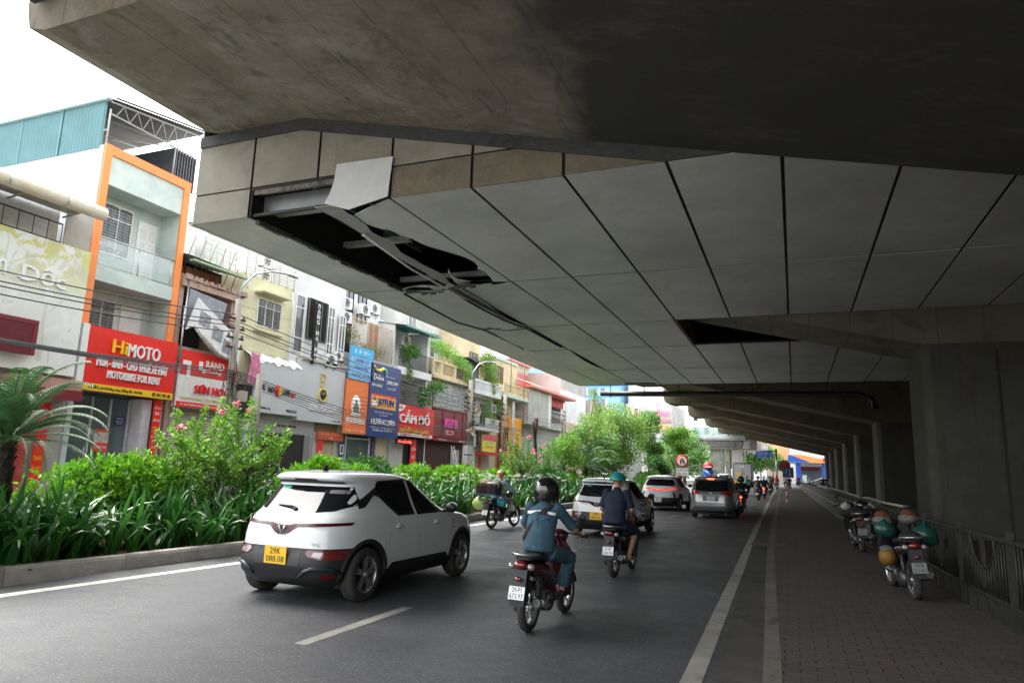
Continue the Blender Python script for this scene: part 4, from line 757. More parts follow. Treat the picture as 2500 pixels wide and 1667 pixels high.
# --- grey rendered house with pink roof
h=thing('house','pale grey house with a salmon pink tiled roof and overhanging upper room','building',(-20,55.5,0)); gr=plaster('render_grey',(.52,.50,.47),.85)
bp(h,MB().box(-30,-20,50.4,61.5,0,5.0).box(-30,-19.0,50.4,55.8,5.0,7.8).box(-30,-19.6,55.8,61.6,5.0,5.5).box(-30,-21.5,55.8,61.6,5.5,7.8).box(-30,-20.2,62,70.5,0,10.6),'wall',gr); bp(h,B(-19.0,-18.97,55.0,55.8,5.0,7.8),'white_strip',pw); bp(h,B(-20.19,-20.15,62,70.5,2,9),'white_strip',pw)
q=MB(); q.prism([(50.2,7.8),(62,7.8),(61.8,7.95),(50.2,8.0)],'x',-30,-18.6); q.add([(-18.6,50.2,8.0),(-18.6,56.2,8.0),(-21,55,8.9),(-21,50.2,8.9)],[(0,1,2,3)]).add([(-18.6,56.2,8.0),(-21,55,8.9),(-24,56.2,8.0)],[(0,2,1)]); bp(h,q,'roof',mat('roof_salmon',(.62,.20,.16),.6,var=.1)); bp(h,B(-19.7,-19.6,57,61.5,7.0,7.75),'red_awning',mat('awning_red',(0,0,0)))
rail(h,-19.7,56,61.3,5.5,6.6,steel,.25,.02); window(h,57,59,5.7,7,x=-21.49,pm=darkin)
h=house('house','tall house with pink louvred top storey behind the salmon roof',56.5,62,10.4,pw,x=-23.5)
q=MB(); z=9.0
for z in [8.7+.16*k for k in range(10)]: q.box(-23.49,-23.44,56.6,61.9,z,z+.09)
bp(h,q,'louvres',mat('louvre_pink',(.55,.13,.16))); bp(h,B(-23.49,-23.42,56.5,62,10.35,11),'coloured_band',mat('band',(.3,.45,.33),c2=(.55,.5,.4),vs=.5,var=.1)); bp(h,B(-28,-23,56,62.3,11,11.15),'roof',mat('tin_pink',(.5,.33,.3)))
house('house','teal tin clad house top behind the pink louvred house',50.5,56,10.6,mat('corrugated_teal2',(.05,.28,.24),.5,stretch=(1,8,1)),x=-25)
h=house('house','tall grey rough block with a yellow lower wall behind the thin tree',71,77,10.6,plaster('rough_grey',(.35,.32,.29)),x=-22); bp(h,B(-21.99,-21.9,71,77,2,7.9),'yellow_wall',mat('yellow_wall',(.75,.52,.15)))
house('house','pale pinkish house beyond the yellow wall',77.2,90,9.5,plaster('pinkish',(.62,.55,.50)),x=-21.5)
house('house','narrow grey house half hidden by the large tree',90.2,104,8,plaster('greyish2',(.5,.5,.48)),x=-21)
# --- blue glass tower
h=thing('tower_block','tall light blue glass apartment tower above the trees','building',(-60,190,0)); bp(h,B(-80,-42.2,180,200,0,30),'wall',mat('tower_blue',(.12,.38,.62),.25,spec=.8,stretch=(.6,.6,.35),vs=1,c2=(.30,.55,.75)))
for k in range(11):
    z=2+2.75*k
    bp(h,B(-80,-42.1,179.9,179.99,z+2.1,z+2.4),'spandrel',mat('spandrel',(.10,.28,.48),.3))
    q=MB()
    for x in(-56.5,-53.5,-50.5,-47.4): q.box(x,x+(2.1 if x!=-47.4 else 1.2),179.86,179.98,z,z+1.7)
    bp(h,q,'window',mat('tower_glass',(.10,.16,.20),.1,spec=.8,var=.3)); q=MB()
    for x in(-54.35,-51.3,-46.1,-45.6): q.box(x,x+.3,179.84,179.97,z,z+1.7)
    bp(h,q,'white_panel',white)
for i,(a,c,z,yy,l) in enumerate(((-41,-36,26,185,'plain white tower right beside the light blue glass tower'),(-110,-84,24,180,'pale tower far left of the blue glass tower'))): 
    h=thing('tower_block',l,'building',((a+c)/2,yy,0)); bp(h,B(a,c,yy,yy+15,0,z),'wall',plaster('tower_white%d'%i,(.75,.75,.75),.95))
# --- grey block with balcony signs
h=thing('apartment_block','grey stained apartment block with bright signs on its balconies','building',(-24,122,0)); gb_=weathered('grey_block',(.48,.47,.45),(.22,.21,.2),(.3,.29,.27),(1,1,.3),scale=.8)
bp(h,MB().box(-27,-19,120,135,0,13.1).box(-27,-19.2,119.7,120,9.9,10.1).box(-27,-19.2,119.7,120,7.3,7.5).box(-27,-19.2,119.7,120,4.5,4.7),'wall',gb_); bp(h,B(-26,-20,121,134,13.1,16.5),'roof_hut',plaster('roof_hut',(.55,.55,.55)))
for (a,c,z) in((-25.6,-24.8,10.7),(-21.9,-21.1,8.1),(-22,-21.1,2.6),(-21.9,-20.6,5.1)): 
    f=bp(h,B(a,c,119.9,119.99,z,z+1.7),'window',framew); bp(h,B(a+.08,c-.08,119.86,119.91,z+.08,z+1.62),'pane',wd,f)
for (a,c,z) in((-23.5,-22.8,11),(-23.4,-22.8,8.7)): bp(h,B(a,c,119.9,119.99,z,z+.8),'window',glassb)
for (s,xx,z,hh,ww,m_) in(('KARAOKE',-20.4,11.35,.75,2.2,lp),('GYM',-21.9,11.35,.6,1,lr),('TẬP GYM',-20.3,10.2,.8,2.2,mat('letter_rose',(.8,.1,.2),emit=0)),('ITALY',-20.2,9.0,.9,2.1,ly)):
    bp(h,MB().text(s,(xx,119.6,z),hh,ww,'y',.15),'lettering',m_)
t=house('apartment_block','white tenement with small balconies right of the grey stained block',0,1,1,pw); bpy.data.objects.remove(t.children[0]); t.location=(-15,140,0)
bp(t,MB().box(-19,-10,139,150,0,13),'wall',pw)
for z in(3,6,9,11.5):
    for x in(-18,-16,-13.5): f=bp(t,B(x,x+.9,138.9,138.99,z,z+1.4),'window',framew); bp(t,B(x+.1,x+.8,138.86,138.9,z+.1,z+1.3),'pane',glassd,f)
# background rows so no void shows between the houses
for i,(a,c,z,m_) in enumerate(((60,66,7.5,cr),)): house('house','small cream house squeezed past the salmon roof house',62.2,70.8,6.0,m_,x=-19.9)
ac(38.6,8.9,-21.8,'outdoor unit on the back wall above the cream parapet garden'); ac(45.1,5.4,-19.6,'outdoor unit under the white balustrade balcony'); ac(31.2,9.6,-20.8,'outdoor unit on the brick patch above the lattice cage'); ac(23.0,9.9,-21.0,'upper outdoor unit on the terrace wall of the pale yellow house',s=.9)
# ---------------------------------------------------------------- planting
def leafm(nm,c1,c2,rough=.45,tr=.25):
    m=bpy.data.materials.new(nm); m.use_nodes=True; n=m.node_tree; b=n.nodes['Principled BSDF']; b.inputs['Roughness'].default_value=rough
    g=n.nodes.new('ShaderNodeNewGeometry'); col=ramp(n,g.outputs['Random Per Island'],0,1,c1,c2)
    n.links.new(col,b.inputs['Base Color']); t=n.nodes.new('ShaderNodeBsdfTranslucent'); n.links.new(col,t.inputs[0])
    mx=n.nodes.new('ShaderNodeMixShader'); mx.inputs[0].default_value=tr; n.links.new(b.outputs[0],mx.inputs[1]); n.links.new(t.outputs[0],mx.inputs[2])
    n.links.new(mx.outputs[0],n.nodes['Material Output'].inputs[0]); MATS[nm]=m; return m
lily=leafm('lily_leaf',(.014,.075,.014),(.06,.20,.03),.3,.2); bright=leafm('bright_leaf',(.085,.27,.015),(.22,.46,.03),.4,.35); darkleaf=leafm('dark_leaf',(.03,.12,.02),(.07,.22,.03),.35)
myr=leafm('myrtle_leaf',(.09,.26,.025),(.24,.44,.05),.45,.35); palm=leafm('palm_leaf',(.02,.065,.018),(.06,.14,.045),.5,.2); mid=leafm('mid_leaf',(.06,.19,.03),(.17,.34,.06),.5,.3)
yelg=leafm('yellow_green_leaf',(.13,.28,.04),(.28,.42,.10),.5,.35); bark=mat('bark',(.10,.075,.05),.9,var=.4,vs=12,bump=.6); petal=leafm('petal_white',(.7,.72,.66),(.85,.85,.8),.5); pinkf=leafm('blossom_pink',(.75,.18,.32),(.85,.35,.45),.5)
rl=random.Random(21)
def blade(q,p,az,L,wd,lean,droop,ns=7,tw=0):
    d=Vector((math.cos(az),math.sin(az),0)); sd=Vector((-math.sin(az),math.cos(az),0)); o=len(q.v); pos=Vector(p); el=math.pi/2-lean
    for i in range(ns+1):
        u=i/ns; w_=wd*(math.sin(min(1,u*1.6+.25)*math.pi*.5))*(1-u**3)+.001; s_=sd*math.cos(tw*u)+Vector((0,0,1))*math.sin(tw*u)
        q.v.append(tuple(pos-s_*w_)); q.v.append(tuple(pos+Vector((0,0,-w_*.35)))); q.v.append(tuple(pos+s_*w_))
        e=el-droop*u*u; pos=pos+(d*math.cos(e)+Vector((0,0,math.sin(e))))*(L/ns)
    for i in range(ns):
        a=o+i*3; q.f+=[(a,a+1,a+4,a+3),(a+1,a+2,a+5,a+4)]; q.mi+=[q.m]*2; q.sm+=[True]*2
def leaf(q,p,s,d=None,asp=.45):
    d=d or Vector((rl.gauss(0,1),rl.gauss(0,1),rl.gauss(.3,.8))).normalized(); a=d.orthogonal().normalized(); a.rotate(Matrix.Rotation(rl.random()*6.28,3,d)); p=Vector(p); b_=d.cross(a)
    o=len(q.v); q.v+= [tuple(p),tuple(p+d*s*.5+a*s*asp*.5+b_*s*.06),tuple(p+d*s),tuple(p+d*s*.5-a*s*asp*.5+b_*s*.06)]; q.f.append((o,o+1,o+2,o+3)); q.mi.append(q.m); q.sm.append(False)
# spider lily bed: nobody could count these
q=MB()
for k in range(1000):
    y=2.5+46*(rl.random()**1.35); x=-9.62-2.2*rl.random()**1.2+ (-.1 if y<9 else .12); h=1.0 if x<-10 else .82
    if y>22 and rl.random()<.3: continue
    n_=9 if y<20 else 7
    for j in range(n_):
        az=rl.random()*6.28; 
        if x>-9.95 and math.cos(az)>.5 and rl.random()<.5: az+=3.14
        up=rl.random(); blade(q,(x+rl.uniform(-.05,.05),y+rl.uniform(-.05,.05),.1),az,h*rl.uniform(.85,1.4),rl.uniform(.030,.056),.12+.5*up,(.25+2.0*up)*rl.uniform(.6,1.3),6 if y<18 else 4,rl.uniform(-.5,.5))
o=q.build('lily_bed',lily); tag(o,'long bed of dark green strap leaved lilies along the median kerb','flower bed',kind='stuff')
q=MB()
for k in range(130):
    y=rl.choice([rl.uniform(15,36),rl.uniform(20,30)]); x=-10.0-1.8*rl.random(); z=1.1+rl.random()*.3
    for j in range(9): leaf(q,(x,y,z),.13,Vector((rl.gauss(0,1),rl.gauss(0,1),rl.uniform(-.3,.8))).normalized(),.12)
tag(q.build('lily_flowers',petal),'white spidery flowers standing above the lily bed','flowers',kind='stuff')
q=MB()
for k in range(900): leaf(q,(-9.5-2.6*rl.random(),2+40*rl.random()**1.5,.13),.12,Vector((rl.gauss(0,1),rl.gauss(0,1),.2)).normalized())
tag(q.build('leaf_litter',mat('litter',(.16,.09,.04),.9,var=.5,vs=10)),'dry fallen leaves on the soil under the lilies','leaf litter',kind='stuff')
def shrub(label,c,r,m,n_,s,seed=1,group='bright green shrubs in the median',lump=9,asp=.42):
    t=thing('shrub',label,'shrub',(c[0],c[1],.12),group=group); rl.seed(seed); q=MB(); L=[]; r=(r[0],r[1],r[2]*.74)
    for k in range(lump):
        a=rl.random()*6.28; e=rl.uniform(-.2,1.2); L.append((Vector((math.cos(a)*math.cos(e)*r[0]*.55,math.sin(a)*math.cos(e)*r[1]*.6,r[2]*(.5+.32*math.sin(e)))),rl.uniform(.35,.6)))
    for k in range(n_):
        cc,rr_=rl.choice(L); d=Vector((rl.gauss(0,1),rl.gauss(0,1),rl.gauss(.25,1))).normalized(); p=cc+Vector((d.x*r[0]*rr_,d.y*r[1]*rr_,d.z*r[2]*rr_*.75))*rl.uniform(.7,1.05)
        if p.z<.05: continue
        dd=(d+Vector((0,0,.5))+Vector((rl.gauss(0,.5),rl.gauss(0,.5),rl.gauss(0,.4)))).normalized()
        for j in range(3): leaf(q,p+Vector((rl.gauss(0,.02),rl.gauss(0,.02),rl.gauss(0,.02))),s*rl.uniform(.7,1.2),(dd+Vector((rl.gauss(0,.5),rl.gauss(0,.5),rl.gauss(0,.3)))).normalized(),asp)
    q.build('foliage',m,t); q=MB()
    for cc,_ in L: q.tube([(0,0,0),cc*.5+Vector((0,0,.05)),cc],[.025,.015,.008],5)
    q.build('stem',bark,t); return t
shrub('vivid green shrub beside the palm tree',(-11.2,9.1),(.75,1.5,1.85),bright,2300,.13,1)
shrub('vivid green shrub behind the rear of the nearest white car',(-11.3,14.8),(.8,1.1,1.95),bright,1500,.14,2)
shrub('small vivid green shrub left of the dark round shrub',(-11.5,16.6),(.6,.9,1.75),bright,1200,.13,3)
shrub('dark green rounded shrub behind the roof of the nearest white car',(-12.0,18.3),(.9,1.15,2.0),darkleaf,2600,.1,4)
shrub('bright shrub right of the dark round shrub',(-11.8,20.6),(.8,1.2,1.75),bright,1500,.14,5)
shrub('largest bright shrub in front of the maroon shop',(-11.4,22.8),(.9,1.5,1.8),bright,2300,.14,6)
shrub('bright shrub left of the rider with the crate',(-11.9,27.5),(.8,2.2,1.75),bright,1800,.15,7)
shrub('dense rounded dark shrub behind the rider in blue uniform',(-11.3,32.5),(.9,1.8,1.95),darkleaf,2200,.11,8)
shrub('low bright shrub left of the second white car',(-11.3,37.5),(.9,2.6,1.6),bright,2000,.16,9)
shrub('low bright shrub behind the second white car',(-10.8,44),(1,3,1.5),bright,1700,.18,10)
shrub('shrub at the far end of the lily bed behind the third white car',(-10.2,53),(1,3.5,1.7),mid,1700,.2,11)
shrub('shrub beside the red and white sign posts',(-9.6,60),(.7,1.6,1.5),mid,1200,.18,12)
def tree(nm,label,base,trunks,clusters,m,n_,s,seed=1,cat='tree',group=None,flowers=0,fm=None,tr=.06,asp=.45):
    # trunks: list of polylines relative to base; clusters: (x,y,z,r,h) relative
    t=thing(nm,label,cat,base,group=group); rl.seed(seed); q=MB()
    for P in trunks: k=len(P); q.tube(P,[tr*(1-.75*i/(k-1)) for i in range(k)],7)
    for c in clusters:
        P=min((Vector(p) for T in trunks for p in T[1:]),key=lambda v:(v-Vector(c[:3])).length); md=(P+Vector(c[:3]))/2+Vector((0,0,.1)); q.tube([P,md,c[:3]],[tr*.3,tr*.2,tr*.1],5)
    q.build('trunk',bark,t); q=MB(); tot=sum(c[3]**2*c[4]/c[3] for c in clusters)
    for c in clusters:
        nn=int(n_*c[3]*c[4]/tot)
        for k in range(nn):
            d=Vector((rl.gauss(0,1),rl.gauss(0,1),rl.gauss(0,1))).normalized(); rr_=rl.random()**.45; p=Vector(c[:3])+Vector((d.x*c[3]*rr_,d.y*c[3]*rr_,d.z*c[4]*rr_))
            leaf(q,p,s*rl.uniform(.7,1.3),(d*.5+Vector((rl.gauss(0,.7),rl.gauss(0,.7),rl.gauss(.1,.6)))).normalized(),asp)
    q.build('crown',m,t)
    if flowers:
        q=MB()
        for k in range(flowers):
            c=rl.choice(clusters); d=Vector((rl.gauss(0,1),rl.gauss(0,1),abs(rl.gauss(.6,.6)))).normalized(); p=Vector((c[0]+d.x*c[3],c[1]+d.y*c[3],c[2]+d.z*c[4]*1.0))
            for j in range(28): leaf(q,p+Vector((rl.gauss(0,.03),rl.gauss(0,.03),rl.gauss(0,.035))),.045,None,.9)
        q.build('blossom',fm or pinkf,t)
    return t
# multi stemmed myrtle in front of the ruined house
def myrtle(label,base,H,spread,seed,n_=26,m=myr,fl=3,s=.085,per=420):
    t=thing('crape_myrtle',label,'tree',base,group=None); rr_=random.Random(seed); rl.seed(seed); tq=MB(); cq=MB(); fq=MB(); st=[]
    for k in range(5): a=k*1.3+rr_.random(); st.append([(0.15*math.cos(a),.15*math.sin(a)*2,0),(.25*math.cos(a),.35*math.sin(a)*1.6,H*.28),(.3*math.cos(a)*spread,.75*math.sin(a)*spread,H*.5)])
    for P in st: tq.tube(P,[.04,.03,.02],6)
    for k in range(n_):
        P=st[k%5][-1]; a=rr_.random()*6.28; rr2=math.sqrt(rr_.random())*spread; tip=Vector((math.cos(a)*rr2*.7,math.sin(a)*rr2*1.25,H*(1.0-.38*(rr2/spread)**1.6)*rr_.uniform(.82,1.03))); b0=Vector(P)*.8+Vector((0,0,rr_.uniform(-.2,.1)*H)); md=b0.lerp(tip,.5)+Vector((tip.x*.12,tip.y*.12,-.06*H)); tq.tube([b0,md,tip],[.014,.009,.004],5)
        for j in range(per):
            u=rr_.uniform(.18,1); p=(b0*(1-u)**2+md*2*u*(1-u)+tip*u*u); w_=.14*(1-.66*u); d=Vector((rl.gauss(0,1),rl.gauss(0,1),rl.gauss(0,.6))).normalized(); leaf(cq,p+d*w_*rr_.random(),s*rl.uniform(.7,1.2),(d+Vector((0,0,.5))).normalized(),.6)
        if k<fl:
            for j in range(40): leaf(fq,tip+Vector((rl.gauss(0,.03),rl.gauss(0,.03),.06+rl.gauss(0,.03))),.05,None,.9)
    tq.build('trunk',bark,t); cq.build('crown',m,t); fq.build('blossom',pinkf,t)
myrtle('multi stemmed tree with small bright leaves and pink tips before the ruined house',(-11.2,11.55,.12),3.0,1.6,7,40,fl=4,per=210)
myrtle('pink flowering tree before the orange shopfront wall',(-11.6,30.2,.12),3.3,1.7,8,26,m=mid,fl=8,s=.08,per=200)
myrtle('darker pink flowering tree between the crate rider and the dense rounded shrub',(-11.8,34.0,.12),3.2,1.7,9,24,m=mid,fl=5,s=.08,per=200)
# palms
def palmtree(label,base,trunkh,fl,nf,seed,wd=.6,nl=46,tr=.16,ph=.42):
    t=thing('palm_tree',label,'palm tree',base,group=None); rr_=random.Random(seed); q=MB()
    pr=[]; 
    for k in range(13): u=k/12; pr.append((tr*(1.15-.3*u)+(.02 if k%2 else 0)+(.05*math.sin(u*3.1)),trunkh*u))
    q.rev(pr,(0,0,0),'z',12); 
    for k in range(60): a=k*2.4; z=trunkh*(.3+.7*k/60); q.tube([(tr*.9*math.cos(a),tr*.9*math.sin(a),z),(tr*1.5*math.cos(a),tr*1.5*math.sin(a),z+.1)],[.03,.012],5)
    q.build('trunk',mat('palm_trunk',(.03,.022,.016),.95,var=.5,vs=14,bump=.8),t)
    for k in range(nf):
        a=k*2.399+rr_.uniform(-.2,.2); e0=1.45-1.5*(k/nf)+rr_.uniform(-.1,.1); L=fl*rr_.uniform(.85,1.1); q=MB(); pos=Vector((0,0,trunkh)); ns=nl//2; drp=1.5+rr_.uniform(-.2,.4); sp=Vector((-math.sin(a),math.cos(a),0)); mid_=[]
        for i in range(ns):
            u=i/ns; e=e0-drp*u*u; dv=Vector((math.cos(a)*math.cos(e),math.sin(a)*math.cos(e),math.sin(e))); mid_.append(pos.copy())
            if u>.12:
                ll=ph*math.sin(min(1,(u-.1)*1.25+.25)*2.6)*rr_.uniform(.85,1.1)
                for sg in(-1,1):
                    for h_ in (0,.5):
                        d=(sp*sg*1.0+dv*.55+Vector((0,0,.18-.5*u))).normalized(); p=pos+dv*(L/ns)*h_; tip=p+d*ll+Vector((0,0,-.12*ll)); w_=dv*.006
                        q.add([p-w_,p+w_,p+d*ll*.5+w_*1.2+Vector((0,0,.01)),p+d*ll*.5-w_*1.2,tip],[(0,1,2,3),(3,2,4)])
            pos=pos+dv*(L/ns)
        q.tube(mid_,[.014*(1-.8*i/len(mid_)) for i in range(len(mid_))],5); q.build('frond',palm,t)
    return t
palmtree('near palm tree with arching fronds at the left edge of the median',(-10.8,6.8,.12),1.7,1.6,32,3,ph=.30,tr=.11,nl=46)
palmtree('palm tree in the median behind the second white car',(-11.8,41.3,.12),1.6,2.3,26,5,nl=36,ph=.5)
palmtree('slim young palm near the thin tall tree',(-11.5,45.5,.12),1.1,1.9,18,6,nl=30,ph=.4)
palmtree('far palm left of the twin footbridge columns',(-11,74,.1),1.3,3,20,7,nl=30,ph=.6)
palmtree('far palm in front of the twin footbridge columns',(-9.4,80,.1),1.2,2.6,20,8,nl=30,ph=.6)
palmtree('yellowish palm crown against the white board at the left edge',(-13.0,6.2,.1),3.0,1.2,12,11,nl=36,ph=.3)
def cl(seed,n_,rx,ry,z0,z1,r0,r1):
    r_=random.Random(seed); L=[]
    for k in range(n_): a=r_.random()*6.28; u=math.sqrt(r_.random()); z=r_.uniform(z0,z1); f=math.sin(math.pi*(z-z0)/(z1-z0)*.8+.35); r=r_.uniform(r0,r1); L.append((math.cos(a)*u*rx*f,math.sin(a)*u*ry*f,z,r,r*.75))
    return L
# trees beyond the palms
tree('street_tree','thin tall sparse tree with leaves climbing its stem',(-12,43.5,.1),[[(0,0,0),(.1,0,2),(-.1,-.3,4),(.1,.2,6.6)]],cl(31,10,.7,1.3,3.5,6.6,.25,.5)+[(0,.9,5.0,.35,1.0),(0,.9,6.0,.3,.6)],yelg,2600,.12,31,tr=.07)
tree('street_tree','broad yellow green tree in front of the blue glass tower',(-13,54,.1),[[(0,0,0),(0,.3,1.8),(.4,1,3.2)],[(0,0,1.2),(-.3,-1.4,3.0)],[(0,0,1.5),(.2,2.6,3.4)]],cl(32,22,2,5.2,2.0,5.9,.9,1.5),yelg,15000,.2,32,tr=.16)
tree('street_tree','mid green tree left of the broad yellow green tree',(-12.4,44.5,.1),[[(0,0,0),(0,0,1.5),(.3,-.6,2.6)]],cl(33,14,1.4,3.0,1.5,4.0,.6,1.0),mid,8000,.16,33,tr=.1)
tree('street_tree','bluish green tree right of the broad yellow green tree',(-11.6,60.5,.1),[[(0,0,0),(.2,.2,2.2),(.1,.6,4)]],cl(34,16,1.2,2.6,2.6,6.2,.6,1.1),mid,8000,.2,34,tr=.1)
tree('street_tree','small leaning tree before the grey apartment block',(-9.4,62,.1),[[(0,0,0),(-.2,.1,1.6),(-.8,.4,3.1),(-1.0,.3,4.2)]],cl(35,14,.9,1.1,3.3,5.4,.45,.75)+[(-1.5,.3,3.4,.5,.3),(.3,.2,3.3,.5,.3)],myr,5000,.16,35,tr=.07)
tree('street_tree','low round tree behind the third white car',(-10.4,57,.1),[[(0,0,0),(0,0,1.2)]],cl(36,9,.9,1.8,1.0,2.5,.5,.8),darkleaf,4500,.15,36)
tree('street_tree','pink specked tree before the hanging wires of the grey house',(-12,37.8,.1),[[(0,0,0),(0,0,1.4),(.1,.2,3.6)]],cl(37,12,.9,1.7,1.4,3.4,.45,.8),myr,5500,.12,37,flowers=5)
tree('street_tree','leafy tree behind the no turning sign',(-13,92,.1),[[(0,0,0),(0,0,2.5)]],cl(38,16,3,4,2,6,1.1,1.8),mid,5500,.35,38,tr=.15)
tree('street_tree','yellowish tree seen left of the footbridge columns',(-15,105,.1),[[(0,0,0),(0,0,3)]],cl(39,14,3.5,5,2,7,1.3,2),yelg,4500,.42,39,tr=.18)
tree('street_tree','large tree right of the footbridge columns above the truck',(-9.5,150,0),[[(0,0,0),(0,0,4)]],cl(40,20,5,9,3,9.5,1.8,2.8),mid,7500,.5,40,tr=.3)
tree('street_tree','light green tree beside the last footbridge column',(-9.6,128,0),[[(0,0,0),(0,0,3)]],cl(41,10,1.6,2.5,3,7.0,.9,1.4),yelg,3000,.4,41,tr=.15)
tree('roof_plant','bushy tree growing on the tin roofed balcony above the striped wall',(-19.4,43.0,7.3),[[(0,0,0),(0,0,1)]],[(0,.2,1.7,.55,.6),(0,.4,.9,.7,.6),(0,.9,.2,.6,.5),(0,1.0,-.5,.35,.4)],yelg,4200,.12,42,cat='potted plant',tr=.04)
tree('roof_plant','trailing garden shrub spilling over the cream parapet',(-19.9,38.6,7.8),[[(0,0,0),(0,-.6,.6),(0,.8,.4)]],[(0,-2.1,1.0,.5,.5),(0,-1.2,.9,.6,.5),(0,-.3,.7,.6,.5),(.2,.7,.4,.55,.5),(.4,1.4,.0,.5,.5),(.4,1.9,-.5,.35,.5)],myr,4000,.1,43,cat='potted plant',tr=.03)
tree('roof_plant','drooping potted plant on the upper iron balcony',(-19.8,33.4,6.85),[[(0,0,0),(0,0,.8)]],[(0,0,1.1,.5,.35),(0,-.4,.7,.35,.5),(0,.5,1.0,.4,.3),(.3,-.4,-.3,.15,.5)],mid,1500,.16,44,cat='potted plant',tr=.03,asp=.3)
tree('roof_plant','large leaved plant reaching out over the pawn shop sign',(-19.7,34.8,4.9),[[(0,0,0),(.2,.3,.9)]],[(.2,-.2,.5,.3,.5),(.4,.6,.95,.35,.3),(.5,1.1,1.2,.35,.2)],mid,420,.3,45,cat='potted plant',tr=.03,asp=.3)
tree('roof_plant','dry potted plants behind the beige lattice cage',(-20.4,29.9,6.95),[[(0,0,0),(0,0,.5)]],[(0,-1.2,.9,.4,.4),(0,-.6,.4,.5,.3),(0,.3,.4,.5,.35),(0,1.1,.5,.5,.4),(0,-1.5,1.3,.3,.25)],leafm('dry_leaf',(.25,.22,.10),(.18,.28,.08)),2200,.1,46,cat='potted plant',tr=.02)
tree('roof_plant','hanging plant below the white balustrade beside the striped wall',(-19.5,43.6,4.9),[[(0,0,0),(0,0,.5)]],[(0,0,.6,.4,.7),(0,.5,0,.5,.5),(0,2.2,.9,.6,.4)],myr,1900,.11,47,cat='potted plant',tr=.02)
# ---------------------------------------------------------------- cars
paintw=mat('car_white',(.68,.70,.715),.25,var=.03,coat=1,spec=.5); papl=mat('car_pearl',(.50,.50,.48),.28,var=.05,coat=1); silver=mat('car_silver',(.30,.31,.32),.3,.6,var=.05,coat=1)
cglass=mat('car_glass',(.008,.009,.011),.05,spec=.22,var=0); clad_=mat('bumper_grey',(.015,.016,.019),.55,var=.15); tyre=mat('tyre',(.02,.019,.018),.85,var=.5,vs=9,bump=.3,c2=(.05,.045,.04)); rimm=mat('rim_alloy',(.5,.51,.52),.3,.85)
lens=mat('tail_lens_dark',(.055,.003,.004),.3,var=0,spec=.3); lensr=mat('tail_lens_red',(.14,.004,.004),.15,var=0,coat=1); lit=mat('brake_light_lit',(1,.06,.02),.3,emit=2.5,var=0); plw=mat('plate_white',(.75,.76,.78),.4,var=.03); ply=mat('plate_yellow',(.85,.50,.02),.4,var=.03); refl=mat('reflector_grey',(.35,.33,.33),.2,.5)
def lerp_tab(T,z):
    for a,b in zip(T,T[1:]):
        if z<=b[0]:
            u=(z-a[0])/(b[0]-a[0]); u=max(0,min(1,u)); return [p+(q_-p)*u for p,q_ in zip(a[1:],b[1:])]
    return list(T[-1][1:])
def smooth_tab(T,z,h=.012): 
    A=[lerp_tab(T,z+d) for d in(-h,0,h)]; return [sum(v)/3 for v in zip(*A)]
NE=5.0
def fixn(o):
    bm=bmesh.new(); bm.from_mesh(o.data); bmesh.ops.remove_doubles(bm,verts=bm.verts,dist=1e-5); bmesh.ops.recalc_face_normals(bm,faces=bm.faces); bm.to_mesh(o.data); bm.free()
